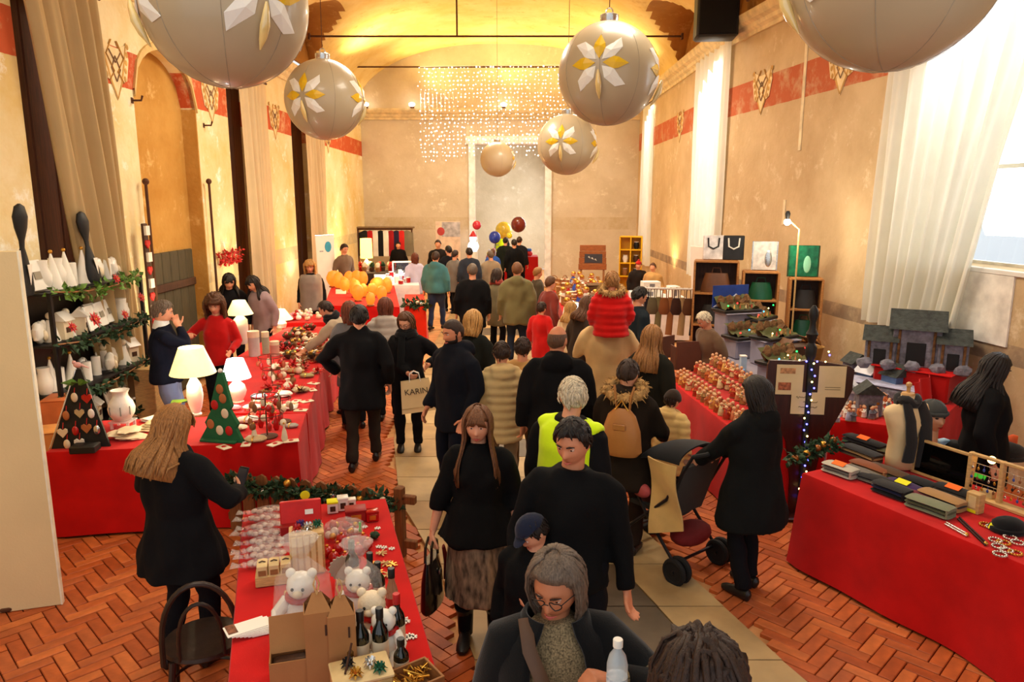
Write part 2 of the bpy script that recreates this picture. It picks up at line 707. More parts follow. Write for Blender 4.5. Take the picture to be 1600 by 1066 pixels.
# ---- floor: herringbone brick with a stone path
PATH_L = [(-0.1, 2.2), (-0.25, 4.3), (-0.67, 5.6), (-1.1, 6.7), (-1.45, 8.6), (-1.55, 10), (-1.6, 24)]
PATH_R = [(2.4, 2.2), (1.72, 4.1), (1.32, 5.4), (1.0, 6.7), (0.8, 8.6), (0.75, 10), (0.75, 24)]


def px_at(path, y):
 for (xa, ya), (xb, yb) in zip(path, path[1:]):
  if ya <= y <= yb:
   return lerp(xa, xb, (y - ya) / (yb - ya))
 return path[0][0] if y < path[0][1] else path[-1][0]


fl = MB()
fl.box((-0.3, 14, -0.06), (11.6, 34, 0.06))
M_mortar = mat('floor_mortar', (206, 150, 96), rough=0.9, var=0.2)
floor = structure(fl, 'floor', M_mortar)
M_brick = [mat('floor_brick_%d' % i, c, rough=0.55, var=0.22, scale=9, bump=0.4, bscale=50) for i, c in enumerate([(186, 92, 40), (170, 80, 34), (200, 108, 52), (176, 90, 44)])]
BL, BW = 0.27, 0.09
ca = math.cos(R(45))
bricks = []
for i in range(-160, 160):
 for j in range(-40, 60):
  # herringbone cell: brick along u, then brick along v
  bu, bv = (i * BW + j * BL * 1.0), (i * BW - j * BL * 1.0)
  for o in (0, 1):
   if o == 0:
    c = (bu + BL / 2, bv + BW / 2, 0.0)
   else:
    c = (bu + BW / 2 - 0.0, bv + BW + BL / 2, PI / 2)
   x = (c[0] - c[1]) * ca
   y = (c[0] + c[1]) * ca + 6.0
   if -5.2 < x < 5.2 and 2.9 < y < 13:
    l, r_ = px_at(PATH_L, y), px_at(PATH_R, y)
    if l - 0.02 < x < r_ + 0.02:
                    continue
    if x > xnear(y) or x < LX:
                    continue
    bricks.append((x, y, c[2] + PI / 4))
FOOT = [(-3.95, -1.85, 5.85, 9.8), (2.55, 6, 4.9, 12), (3.0, 6, 3, 6), (-1.75, -0.3, 2.8, 5.0), (-5, -3.3, 2.9, 4.9)]


def seen(b):
 x, y = b[0], b[1]
 dz = -CAM_Z
 f_ = y * math.cos(PITCH) - dz * math.sin(PITCH)
 u_ = y * math.sin(PITCH) + dz * math.cos(PITCH)
 px, py = 800 + FPX * x / f_, 533 - FPX * u_ / f_
 if not (-20 < px < 1620 and py < 1085):
  return False
 return not any(a < x < b_ and c < y < d for (a, b_, c, d) in FOOT)


bricks = sorted(bricks, key=lambda b: (not seen(b), b[1]))
tmpl = [MB().box((0, 0, -0.012), (BL - 0.008, BW - 0.008, 0.036), ch=0.004).mesh('brick', m, smooth=False) for m in M_brick]
rest = MB()
n_part = 0
for (x, y, a) in bricks:
 q = rnd.random()
 if n_part < 295 and seen((x, y)):
  o = link('brick', tmpl[int(q * 4)], floor, (x, y, -0.006 + 0.004 * rnd.random()), a)
  n_part += 1
 else:
  rest.mi = int(q * 4)
  rest.box((x, y, -0.016 + 0.003 * rnd.random()), (BL - 0.008, BW - 0.008, 0.03), rz=a)
ro = rest.obj('brick_paving', M_brick, floor, smooth=False)
ro['kind'] = 'stuff'
# stone slabs of the path, some of them dark
M_slab = mat('path_stone', (182, 152, 104), rough=0.5, var=0.2, scale=3, bump=0.3, bscale=30)
M_slab2 = mat('path_stone_warm', (174, 138, 88), rough=0.5, var=0.2, scale=3, bump=0.3, bscale=30)
M_slabd = mat('path_stone_dark', (92, 78, 60), rough=0.5, var=0.25, scale=4, bump=0.3, bscale=30)
rows = []
y = 2.3
while y < 24:
 rows.append(y)
 y += 0.62 if y < 9 else 0.9
for a, b in zip(rows, rows[1:]):
 n = 4
 for i in range(n):
  g = 0.006
  xs = [(px_at(PATH_L, yy) + (px_at(PATH_R, yy) - px_at(PATH_L, yy)) * (i + e) / n) for yy in (a, b) for e in (0, 1)]
  dark = (i in (1, 2)) and (int(a * 1.61) % 3 == 0 or (4.2 < a < 5.4 and i == 2))
  q = MB()
  q.prism([(xs[0] + g, a + g), (xs[1] - g, a + g), (xs[3] - g, b - g), (xs[2] + g, b - g)], -0.03, 0.011 + 0.002 * rnd.random())
  q.obj('stone_slab', M_slabd if dark else (M_slab if rnd.random() < .6 else M_slab2), floor, smooth=False)

# ---- painted crests on the friezes
M_cfield = mat('fresco_field', (232, 206, 156), rough=0.95)
M_cline = mat('fresco_ochre', (196, 152, 84), rough=0.95, var=0.3)
M_cline2 = mat('fresco_grey', (150, 122, 96), rough=0.95, var=0.3)


def crest(par, pos, ang, s):
 t = MB()
 t.prism([(-.3, .28), (-.34, .1), (-.26, -.16), (-.14, -.2), (0, -.42), (.14, -.2), (.26, -.16), (.34, .1), (.3, .28), (.1, .2), (-.1, .2)], 0, 0.006, lambda p: V((p.x * s, -p.z, p.y * s)))
 e = t.obj('fresco_crest', M_cfield, par, pos, ang, smooth=False, fix=True)
 ln = MB()
 for k in (-1, 1):
  ln.tube([(k * .3 * s, -.008, .3 * s), (k * .2 * s, -.008, .0), (k * .12 * s, -.008, -.2 * s), (0, -.008, -.4 * s)], [.014 * s, .02 * s, .018 * s, .01 * s], 5, flat=.2)
  ln.tube([(k * .06 * s, -.008, .28 * s), (k * .2 * s, -.008, .1 * s), (k * .04 * s, -.008, -.08 * s), (k * .16 * s, -.008, -.2 * s)], .016 * s, 5, flat=.2)
  for i in range(5):
   ln.ball((k * (.33 - .03 * i) * s, -.008, (.26 - .1 * i) * s), (.032 * s, .004, .036 * s), 7, 5)
 ln.obj('fresco_garland', M_cline, e)
 l2 = MB()
 l2.tube([(-.14 * s, -.01, .16 * s), (0, -.01, .02 * s), (.14 * s, -.01, .16 * s)], .014 * s, 5, flat=.3)
 l2.tube([(-.1 * s, -.01, -.05 * s), (0, -.01, -.2 * s), (.1 * s, -.01, -.05 * s), (0, -.01, .1 * s), (-.1 * s, -.01, -.05 * s)], .012 * s, 5, flat=.3)
 l2.obj('fresco_ribbon', M_cline2, e)


for yy in (9.45, 12.35, 15.6, 20.0):
 crest(wl, (LX + 0.004, yy, 4.47), R(90), 1.0)
aR = math.atan2(1, -K) - PI
for yy, z in ((13.15, 4.72), (10.75, 4.72)):
 crest(wr, (xnear(yy) - 0.006, yy, z), -PI / 2 + math.atan(K), 1.05)
crest(wf, (RX - 0.004, 18.6, 4.65), -PI / 2, 1.05)

# ---- curtains
def sheer(name, col, tr):
 m = bpy.data.materials.new(name)
 m.use_nodes = True
 N = NT(m)
 out = N.n['Material Output']
 N.n.remove(N.n['Principled BSDF'])
 tc = N.add('ShaderNodeTexCoord')
 nz = N.add('ShaderNodeTexNoise', i_Scale=3, i_Detail=5)
 N.ln(tc, 'Object', nz, 'Vector')
 rp = N.ramp([(0.3, mul(lin(col), .93)), (0.7, lin(col))])
 N.ln(nz, 'Fac', rp, 'Fac')
 d = N.add('ShaderNodeBsdfDiffuse')
 t = N.add('ShaderNodeBsdfTranslucent')
 N.ln(rp, 'Color', d, 'Color')
 N.ln(rp, 'Color', t, 'Color')
 mx = N.add('ShaderNodeMixShader')
 mx.inputs[0].default_value = tr
 N.ln(d, 0, mx, 1)
 N.ln(t, 0, mx, 2)
 N.ln(mx, 0, out, 'Surface')
 return m


M_curw = sheer('white_sheer', (240, 236, 220), 0.28)
M_curb = sheer('beige_drape', (204, 176, 128), 0.15)
M_curc = sheer('cream_drape', (232, 208, 164), 0.2)


def curtain(name, label, a, b, z1, z0, folds, amp, m, off, bot=None, group=None, seed=1):
 """pleated curtain between plan points a and b; off = plan vector towards the room; bot = plan ends at the hem"""
 t = thing(name, label, 'curtain', (a[0], a[1], 0), group=group)
 a3, b3 = V((0, 0, 0)), V((b[0] - a[0], b[1] - a[1], 0))
 if bot:
  a4, b4 = V((bot[0][0] - a[0], bot[0][1] - a[1], 0)), V((bot[1][0] - a[0], bot[1][1] - a[1], 0))
 else:
  a4, b4 = a3, b3
 o = V((off[0], off[1], 0)).normalized()
 rr = random.Random(seed)
 ph = [rr.uniform(0, 6) for _ in range(4)]

 def fn(u, v):
  z = lerp(z1, z0, v)
  e = v ** 0.8
  p = lerp(lerp(a3, b3, u), lerp(a4, b4, u), e)
  w_ = math.sin(u * folds * 2 * PI + 0.8 * math.sin(v * 3 + ph[0]) + ph[1]) + 0.45 * math.sin(u * folds * 4.3 * PI + ph[2] + v * 1.5)
  A = amp * (0.55 + 0.6 * v) * (0.8 + 0.3 * math.sin(u * 7 + ph[3]))
  return p + o * (amp * 1.5 + A * w_) + V((0, 0, z))

 mb = MB()
 mb.grid(fn, int(folds * 14), 26)
 mb.obj('drape', m, t, angle=None)
 rl = MB()
 rl.tube([a3 - (b3 - a3) * .04 + o * amp * 1.5 + V((0, 0, z1 + .03)), b3 + (b3 - a3) * .04 + o * amp * 1.5 + V((0, 0, z1 + .03))], 0.022, 8)
 rl.obj('curtain_rod', M_iron, t)
 return t


curtain('curtain', 'long beige drape nearest the camera on the yellow wall, dark shutter behind it', (LX, 7.5), (LX, 8.85), 5.05, 0.5, 5, 0.12, M_curb, (1, 0),
  bot=((LX, 8.2), (LX, 9.0)), seed=3)
curtain('curtain', 'cream drape between the arched ochre niche and the far pillar lamp glow', (LX, 13.4), (LX, 14.75), 5.0, 0.3, 5, 0.085, M_curc, (1, 0),
  bot=((LX, 13.6), (LX, 14.6)), seed=5)
curtain('curtain', 'cream drape farthest along the yellow wall, beside a white banner', (LX, 17.3), (LX, 19.2), 4.95, 0.3, 6, 0.085, M_curc, (1, 0),
  bot=((LX, 17.6), (LX, 18.9)), seed=8)
wdir = V((K, -1, 0)).normalized()
curtain('curtain', 'wide white curtain glowing before the big bright window', (xnear(9.5), 9.5), (xnear(6.8), 6.8), 5.6, 1.3, 8, 0.085, M_curw, (-1, -K),
  bot=((xnear(9.55), 9.55), (xnear(7.95), 7.95)), seed=11)
curtain('curtain', 'narrow white curtain parted over the window beyond the black loudspeaker', (RX, 16.95), (RX, 14.35), 5.85, 1.2, 7, 0.06, M_curw, (-1, 0),
  bot=((RX, 16.8), (RX, 14.5)), seed=14)
curtain('curtain', 'farthest white curtain, a slim bright strip by the end wall', (RX, 23.5), (RX, 21.9), 5.6, 0.9, 5, 0.05, M_curw, (-1, 0), seed=17)

# ---- windows on the daylight side
M_glass = mat('window_glass', (240, 246, 250), rough=0.02, bump=0, var=0, trans=1.0, spec=0.3)
M_wframe = mat('window_frame_paint', (214, 206, 188), rough=0.5)


def window(n, a, b, z0, z1, side, nx, nz):
 t = bpy.data.objects.new('window_%d' % n, None)
 COL.objects.link(t)
 t['kind'] = 'structure'
 a, b = V((a[0], a[1], 0)), V((b[0], b[1], 0))
 d = (b - a)
 L = d.length
 d.normalize()
 ang = math.atan2(d.y, d.x)
 t.location = a
 t.rotation_euler.z = ang
 f = MB()
 for i in range(nx + 1):
  f.box((L * i / nx, 0, (z0 + z1) / 2), (0.07 if i in (0, nx) else 0.045, 0.07, z1 - z0))
 for j in range(nz + 1):
  f.box((L / 2, 0, lerp(z0, z1, j / nz)), (L, 0.065, 0.07 if j in (0, nz) else 0.045))
 f.obj('window_frame', M_wframe, t, smooth=False)
 for i in range(nx):
  for j in range(nz):
   g = MB()
   g.box((L * (i + .5) / nx, 0, lerp(z0, z1, (j + .5) / nz)), (L / nx - .04, 0.006, (z1 - z0) / nz - .04))
   g.obj('pane', M_glass, t, smooth=False)
 s = MB()
 s.box((L / 2, 0.0, z0 - 0.03), (L + 0.1, 0.7, 0.06), ch=0.01)
 s.obj('window_sill', M_white, t)


n0 = V((1, K, 0)).normalized() * 0.32
window(4, (xnear(9.25) + n0.x, 9.25 + n0.y), (xnear(6.7) + n0.x, 6.7 + n0.y), 2.15, 5.3, 1, 3, 3)
window(5, (RX + .3, 16.7), (RX + .3, 14.8), 1.6, 5.5, 1, 2, 4)
window(6, (RX + .3, 23.4), (RX + .3, 22.0), 1.2, 5.3, 1, 2, 4)
# whitewashed patch under the big sill
pw = MB()
pw.box((xnear(7.9) - .012, 7.9, 1.75), (0.02, 1.15, 0.75), rz=math.atan(K))
pw.obj('sill_apron', mat('whitewash', (238, 232, 220), rough=.9), wr, smooth=False)

for (yy, za, zb) in ((11.75, 3.6, 5.62), (12.1, 2.45, 2.85)):
 q = MB()
 q.box((xnear(yy) - .008, yy, (za + zb) / 2), (.012, .075, zb - za), rz=math.atan(K))
 q.obj('plaster_strip', mat('pale_plaster', (226, 208, 170), rough=.9), wr, smooth=False)

# ---- black loudspeaker and pipes on the far cornice
t = thing('loudspeaker', 'big black loudspeaker hung high before the cornice above the white curtain', 'loudspeaker', (3.62, 13.9, 5.66), R(-6))
MB().box((0, 0, .37), (.72, .5, .74), ch=.03).obj('cabinet', M_black, t)
MB().box((0, -.256, .37), (.64, .02, .66), ch=.01).obj('grille', mat('speaker_grille', (10, 10, 10), rough=.9, bump=1, bscale=300), t)
for x in (-1, 1):
 MB().tube([(x * .3, 0, .7), (x * .3, .1, .95)], .012, 6).obj('hanging_bracket', M_iron, t)
# iron brackets on the left wall
for (px, py, lab) in [(206, 157, 'small rusty iron hook on the yellow wall below the garland crest'), (318, 196, 'small iron hook on the yellow wall just past the ochre niche')]:
 d = ray(px, py)
 tt = LX / d.x
 h = MB()
 h.tube([(0, 0, 0), (0.12, 0, 0), (0.14, 0, 0.06)], 0.014, 6)
 h.box((0.005, 0, 0), (0.012, 0.05, 0.07))
 tag(h.obj('wall_hook', M_iron, None, (LX, tt * d.y, CAM_Z + tt * d.z)), lab, 'hook')
# conduits and lamp on the niche jamb
for i, (yy, zt, lab) in enumerate([(9.78, 3.05, 'thin brown iron post with a round finial at the near edge of the ochre niche'), (11.82, 3.1, 'thin brown iron post at the far edge of the ochre niche')]):
 t = thing('iron_post', lab, 'post', (LX + 0.09, yy, 0))
 MB().tube([(0, 0, 0), (0, 0, zt)], 0.02, 8).obj('shaft', M_iron, t)
 MB().ball((0, 0, zt + .03), .045, 10, 7).obj('finial', M_iron, t)
 MB().box((0, 0, .02), (.12, .12, .04), ch=.01).obj('foot_plate', M_iron, t)

# ---- tall beige partition panel
t = thing('partition_panel', 'tall plain beige partition panel standing at the near edge of the stalls', 'panel', (-3.22, 4.82, 0), R(17))
MB().box((-.9, 0.02, 1.262), (1.8, .045, 2.52), ch=.004).obj('board', mat('beige_board', (226, 200, 148), rough=.6, var=.05, scale=2), t)
MB().box((-.002, 0.02, 1.262), (.012, .05, 2.52), ch=.002).obj('edge_strip', mat('pale_edging', (244, 232, 204), rough=.5), t)
for x in (-.35, -1.45):
 MB().box((x, .14, .02), (.08, .3, .036), ch=.01).obj('foot', M_iron, t)
# ================================================================== PEOPLE: one remeshed skin each, clothes and hair as children
def voxel(mb, vs, smooth_it, name, mats, k=1.0, fold=0.0, ffreq=(9, 9, 3.5), seed=0, puff=None):
 me = bpy.data.meshes.new('tmp')
 me.from_pydata(mb.v, [], mb.f)
 bm = bmesh.new()
 bm.from_mesh(me)
 bmesh.ops.recalc_face_normals(bm, faces=bm.faces)
 bm.to_mesh(me)
 bm.free()
 o = bpy.data.objects.new('tmp', me)
 COL.objects.link(o)
 r = o.modifiers.new('r', 'REMESH')
 r.mode = 'VOXEL'
 r.voxel_size = vs
 if smooth_it:
  s_ = o.modifiers.new('s', 'SMOOTH')
  s_.factor = 0.5
  s_.iterations = smooth_it
 dg = bpy.context.evaluated_depsgraph_get()
 out = bpy.data.meshes.new_from_object(o.evaluated_get(dg))
 bpy.data.objects.remove(o)
 bpy.data.meshes.remove(me)
 out.name = name
 n = len(out.vertices)
 co = np.empty(n * 3)
 out.vertices.foreach_get('co', co)
 co = co.reshape(-1, 3)
 if fold or puff:
  no = np.empty(n * 3)
  out.vertex_normals.foreach_get('vector', no)
  no = no.reshape(-1, 3)
  off = V((seed * 3.7, seed * 1.3, 0))
  d = np.zeros(n)
  if fold:
   d += np.array([NZ.noise(V((p[0] * ffreq[0], p[1] * ffreq[1], p[2] * ffreq[2])) + off) for p in co]) * fold
  if puff:
   d += np.abs(np.sin(co[:, 2] * PI / puff[0])) ** 0.6 * puff[1] - puff[1] * .6
  co = co + no * d[:, None]
 co *= k
 out.vertices.foreach_set('co', co.reshape(-1))
 out.materials.clear()
 for m in (mats if isinstance(mats, (list, tuple)) else [mats]):
  out.materials.append(m)
 out.polygons.foreach_set('use_smooth', [True] * len(out.polygons))
 out.update()
 return out


def g1(x, s):
 return math.exp(-(x / s) ** 2)


def headshape(d):
 x, y, z = d.x * .080, d.y * .098, d.z * .118
 t = max(0.0, -d.z)
 x *= 1 - .21 * t ** 2
 if d.y < 0:
  y *= 1.06 - .32 * t
 else:
  y *= 0.97 + .02 * t
  if d.y > .25:
   ax = abs(x)
   y += .005 * g1(z - .034, .010) * g1(ax - .028, .025)
   y -= .011 * g1(ax - .031, .015) * g1(z - .013, .011)
   tt = sstep(.022, -.030, z)
   nz = tt * (1 - sstep(-.030, -.044, z))
   y += .027 * nz * g1(x, .008 + .008 * tt)
   y += .004 * g1(x, .024) * g1(z + .060, .006) + .004 * g1(x, .020) * g1(z + .072, .006)
   y -= .004 * g1(x, .020) * g1(z + .066, .003)
   y += .007 * g1(x, .020) * g1(z + .098, .016)
   y += .004 * g1(ax - .042, .02) * g1(z + .020, .02)
   y -= .003 * g1(ax - .045, .014) * g1(z + .058, .02)
 return V((x, y, z))


def ik(a, c, l1, l2, hint):
 a, c = V(a), V(c)
 d = c - a
 L = min(d.length, (l1 + l2) * .995)
 d = d.normalized()
 c = a + d * L
 x = (l1 * l1 - l2 * l2 + L * L) / (2 * L)
 h = math.sqrt(max(0, l1 * l1 - x * x))
 hn = V(hint) - d * V(hint).dot(d)
 hn = hn.normalized() if hn.length > 1e-6 else d.orthogonal().normalized()
 return a + d * x + hn * h, c


def add_hand(mb, w_, d, s, curl=.5, sc=1.0):
 """five fingered hand: w_ wrist, d finger direction, s thumb side"""
 d = V(d).normalized()
 s = (V(s) - d * V(s).dot(d)).normalized()
 n = d.cross(s)          # back of the hand
 w_ = V(w_)
 q = MB()
 q.tube([w_ - d * .02 * sc, w_ + d * .02 * sc, w_ + d * .06 * sc, w_ + d * .098 * sc], [(.026 * sc, .019 * sc), (.034 * sc, .018 * sc), (.041 * sc, .016 * sc), (.038 * sc, .012 * sc)], 10, up=n)
 mb.add(q.v, q.f)
 for i, (off, L) in enumerate([(.029, .072), (.010, .080), (-.010, .075), (-.028, .060)]):
  p = w_ + d * .088 * sc + s * off * sc
  pts = [p]
  dd = d.copy()
  c = curl * (1 + .12 * i)
  for seg in (.48, .30, .22):
   a = c * (.9 if seg > .4 else 1.0)
   dd = (dd * math.cos(a) - n * math.sin(a)).normalized()
   n2 = (n * math.cos(a) + d * 0)
   pts.append(pts[-1] + dd * L * seg * sc)
  mb.tube(pts, [.0095 * sc, .009 * sc, .0085 * sc, .006 * sc], 7)
 p = w_ + d * .03 * sc + s * .030 * sc
 e = (d * .62 + s * .62 - n * .35).normalized()
 mb.tube([p - s * .012 * sc, p + e * .03 * sc, p + e * .052 * sc + d * .008 * sc - n * .006 * sc, p + e * .07 * sc + d * .018 * sc - n * .014 * sc], [.014 * sc, .0125 * sc, .0105 * sc, .008 * sc], 8)


SKIN = [mat('skin_%d' % i, c, rough=.5, var=.08, scale=14, bump=.15, bscale=160, spec=.3) for i, c in enumerate([(226, 158, 122), (212, 138, 100), (234, 176, 144), (190, 120, 84)])]
M_eyew = mat('eye_white', (225, 215, 205), rough=.2, var=.02, bump=0)
M_iris = mat('eye_iris', (38, 24, 16), rough=.15, var=.1, bump=0)
M_lips = mat('lips', (184, 84, 74), rough=.4, var=.1, bump=0)
M_lipstick = mat('lips_pale', (196, 104, 88), rough=.4, var=.1, bump=0)
HAIR = {'black': hairmat('hair_black', (30, 22, 18)), 'dark': hairmat('hair_dark_brown', (50, 31, 20)), 'brown': hairmat('hair_brown', (92, 56, 30)),
  'auburn': hairmat('hair_auburn', (104, 50, 28)), 'chestnut': hairmat('hair_chestnut', (112, 70, 40)), 'blond': hairmat('hair_blond', (186, 138, 76)),
  'dblond': hairmat('hair_dark_blond', (156, 106, 56)), 'grey': hairmat('hair_grey', (104, 88, 74)), 'white': hairmat('hair_silver', (206, 190, 160)),
  'stubble': hairmat('hair_stubble', (96, 66, 46))}
M_shoe = mat('shoe_leather', (26, 22, 20), rough=.45, bump=.2)
M_tanshoe = mat('shoe_tan', (134, 100, 62), rough=.7)
M_fur = mat('fur_trim', (176, 136, 82), rough=1, var=.45, scale=30, bump=1, bscale=120)
M_shirt = cloth('shirt_white', (230, 228, 222))
N_PERSON = [0]


def person(label, head=None, h=1.7, face=0, feet=None, z0=0.0, lean=0, hp=8, hy=0, rh=None, lh=None, re=None, le=None, step=0.0, crouch=0.0, girth=1.0,
           fem=False, top='coat', tc=(15, 14, 16), tl=.62, flare=0.0, puff=None, hood=False, fur=None, tex=None, sleeve=1.0, bc=(17, 16, 20), skirt=None, fringe=True,
           shoe=None, boots=False, hair='short', hc='dark', skin=0, lod=1, glasses=False, beard=None, cap=None, collar=None, turtle=False, scarf=None, vest=None, shirt=False,
           group='visitors at the market stalls', curl=(.5, .5), hl=.3, legs=True, sit=False, headsc=1.0, thumb=None, mouth=None):
 la = R(lean)
 if feet is not None and head is not None:
  base_ = onz(*feet)
  h = 1.75 * ony(head[0], head[1], base_.y).z / (1.753 - crouch - .12 * (1 - math.cos(la)))
 k = h / 1.75

 def bend(p):
  p = V(p)
  p = V((p.x, p.y, p.z - crouch * sstep(.0, .9, p.z)))
  a = la * sstep(.86 - crouch, 1.22 - crouch, p.z)
  c, s = math.cos(a), math.sin(a)
  zc = .95 - crouch
  return V((p.x, p.y * c + (p.z - zc) * s, zc + (p.z - zc) * c - p.y * s))

 shw = (.165 if fem else .185) * (.6 + .4 * girth)
 HMx = MX.Translation(bend((0, .018 if not lean else .03, 1.616))) @ Euler((0, 0, R(hy))).to_matrix().to_4x4() @ Euler((-R(hp) - la * .55, 0, 0)).to_matrix().to_4x4() @ MX.Scale(headsc, 4)
 # ---- limb joints
 J = {}
 for s, hand, el in ((1, rh, re), (-1, lh, le)):
  a = bend((s * shw, -.005, 1.39))
  tgt = V(hand) if hand else bend((s * (shw + .09), .03, .86))
  hint = V(el) if el else V((s * .5, -1, -.35))
  e, c = ik(a, tgt, .295, .265, hint)
  J[s] = (a, e, c)
 hips = {}
 for s in (1, -1):
  a = V((s * .09, 0, .92 - crouch))
  f_ = V((s * (.105), s * step, .085))
  if sit:
   f_ = V((s * .12, .32, .5))
  kn, an = ik(a, f_, .43, .42, (s * .1, 1, 0))
  hips[s] = (a, kn, an)
 # ---- body
 vb = (.0066, .0095, .015)[lod]
 B = MB()
 B.tube([bend((0, 0, z)) for z in (.86, .98, 1.1, 1.25, 1.38, 1.46)], [(.12, .08), (.12, .085), (.11, .08), (.125, .085), (.135, .07), (.06, .05)], 14, up=(0, 1, 0))
 hc0 = HMx @ V((0, -.012, -.05))
 B.tube([bend((0, -.015, 1.38)), bend((0, -.012, 1.47)), hc0], [.07, .054 if fem else .06, .052 if fem else .058], 12)
 n_, m_ = ((46, 40), (34, 28), (20, 16))[lod]
 st = len(B.v)
 B.ball((0, 0, 0), 1, n_, m_, lambda p, d: headshape(d))
 for s in (1, -1):
  B.ball((s * .079, -.008, -.004), (.011, .021, .034), 8, 6)
 B.xf(lambda p: HMx @ p, st)
 bare = sleeve
 for s in (1, -1):
  a, e, c = J[s]
  B.tube([a, a + (e - a) * .5, e, e + (c - e) * .5, c], [.045, .043, .037, .036, .027], 10)
  dd = (c - e).normalized()
  ts = V(thumb[0 if s > 0 else 1]) if thumb else V((-s * .5, .9, .35))
  if abs(ts.normalized().dot(dd)) > .9:
   ts = V((-s, .1, .2))
  add_hand(B, c, dd, ts, curl[0 if s > 0 else 1], 1.0)
  a, kn, an = hips[s]
  B.tube([a + V((0, 0, .03)), kn, an], [.07, .05, .035], 10)
  B.ball(an + V((0, .06, -.045)), (.035, .11, .03), 8, 6)
 skm = SKIN[skin]
 root = thing('person', label, 'person', (0, 0, 0), R(face), group)
 N_PERSON[0] += 1
 sd_ = N_PERSON[0]
 link('body', voxel(B, vb, 2 if lod < 2 else 1, 'body', skm, k), root)
 # ---- face
 if lod < 2:
  for s in (1, -1):
   e = MB()
   e.ball((s * .032, .0765, .0125), (.0150, .0120, .0088), 12, 9)
   e.mi = 1
   e.ball((s * .032, .0848, .0125), (.0066, .005, .0068), 10, 7)
   e.xf(lambda p: HMx @ p * k)
   e.obj('eye', [M_eyew, M_iris], root, fix=True)
   b_ = MB()
   b_.tube([(s * .014, .099, .031), (s * .031, .098, .037), (s * .052, .083, .031)], [.0035, .0046, .002], 6, flat=1)
   b_.xf(lambda p: HMx @ p * k)
   b_.obj('eyebrow', HAIR['dark' if hc in ('white', 'grey', 'blond', 'dblond') else hc], root)
   ld = MB()
   ld.tube([(s * .016, .085, .016), (s * .032, .0905, .0215), (s * .048, .079, .015)], [.002, .0034, .002], 6)
   ld.xf(lambda p: HMx @ p * k)
   ld.obj('eyelid', skm, root)
  lp = MB()
  lp.tube([(-.025, .087, -.0645), (-.009, .1005, -.061), (0, .101, -.0625), (.009, .1005, -.061), (.025, .087, -.0645)], [.001, .004, .0035, .004, .001], 7, flat=.9)
  lp.tube([(-.023, .087, -.0655), (0, .1005, -.0705), (.023, .087, -.0655)], [.001, .005, .001], 7, flat=.9)
  lp.xf(lambda p: HMx @ p * k)
  lp.obj('lips', mouth or (M_lips if fem else M_lipstick), root)
 # ---- trousers / skirt
 vc = (.015, .02, .03)[lod]
 tm = cloth('cloth_%02x%02x%02x' % tuple(bc), bc, sheen=0 if max(bc) < 60 else .15)
 if legs:
  T = MB()
  for s in (1, -1):
   a, kn, an = hips[s]
   T.tube([a + V((-s * .01, 0, .06)), a + (kn - a) * .35, kn, kn + (an - kn) * .4, an + V((0, -.005, .0))], [.06, .06, .058, .056, .048] if skirt else [.102 * girth, .092 * girth, .072, .07, .056 if boots else .062], 12)
  T.ball((0, -.005, .94 - crouch), (.14, .1, .1) if skirt else (.165 * girth, .125 * girth, .13), 14, 10)
  link('trousers', voxel(T, vc, 5, 'trousers', tm, k, .016, (7, 7, 9), sd_), root)
  for s in (1, -1):
   a, kn, an = hips[s]
   sh = MB()
   f = an - V((0, 0, .085))
   if sit:
    sh.tube([an + V((0, -.05, -.03)), an + V((0, .05, -.03)), an + V((0, .17, -.035))], [(.04, .045), (.045, .04), (.03, .025)], 10)
   else:
    sh.tube([f + V((0, -.075, .045)), f + V((0, -.06, .05)), f + V((0, .03, .05)), f + V((0, .11, .034)), f + V((0, .17, .028)), f + V((0, .195, .024))],
                        [(.02, .03), (.037, .05), (.042, .05), (.048, .034), (.042, .026), (.018, .016)], 12, up=(0, 0, 1))
    if boots:
                    sh.tube([f + V((0, -.02, .05)), f + V((0, -.02, .2)), f + (kn - f) * .62], [.052, .058, .068], 12)
   sh.xf(lambda p: p * k)
   sh.obj('boot' if boots else 'shoe', shoe or M_shoe, root)
 if skirt:
  K_ = MB()
  zh = skirt[0]
  K_.tube([bend((0, 0, z)) for z in (1.02 - crouch, .92 - crouch, .75 - crouch, zh + .1, zh)], [(.16, .13), (.195, .165), (.215, .19), (.24, .215), (.25, .225)], 22, up=(0, 1, 0))
  link('skirt', voxel(K_, vc, 3, 'skirt', skirt[1], k, .03, (11, 11, 1.5), sd_), root)
 # ---- top garment
 if top:
  m = tex or cloth('cloth_%02x%02x%02x' % tuple(tc), tc, sheen=0 if max(tc) < 60 else .15)
  ex = {'sweater': .012, 'jacket': .028, 'coat': .03, 'puffer': .045, 'dress': .0}.get(top, .02)
  g = girth
  W = MB()
  hem = max(tl - crouch, .18)
  zz = [hem]
  for z in (.5, .7, .82, .95, 1.08, 1.2, 1.32, 1.39, 1.435, 1.485):
   if z > hem + .04:
    zz.append(z)
  tab = [(.0, .2, .15), (.82, .178, .135), (.95, .17, .128), (1.08, .155, .118), (1.2, .17, .128), (1.32, .178, .125), (1.39, .165, .105), (1.435, .125, .088), (1.485, .082, .072)]

  def rad(z):
   for (a, x0, y0), (b, x1, y1) in zip(tab, tab[1:]):
    if z <= b:
                    t = (z - a) / (b - a)
                    return lerp(x0, x1, t), lerp(y0, y1, t)
   return tab[-1][1:]
  rr = []
  for z in zz:
   rx, ry = rad(z)
   fl_ = flare * sstep(1.1, hem, z)
   e = ex * (1 if z < 1.42 else .5)
   gg = g if z < 1.3 else lerp(g, 1, .6)
   rr.append(((rx + e + fl_) * gg * (shw / .185 if z > 1.25 else (.95 if fem else 1)), (ry + e + fl_ * .8) * gg))
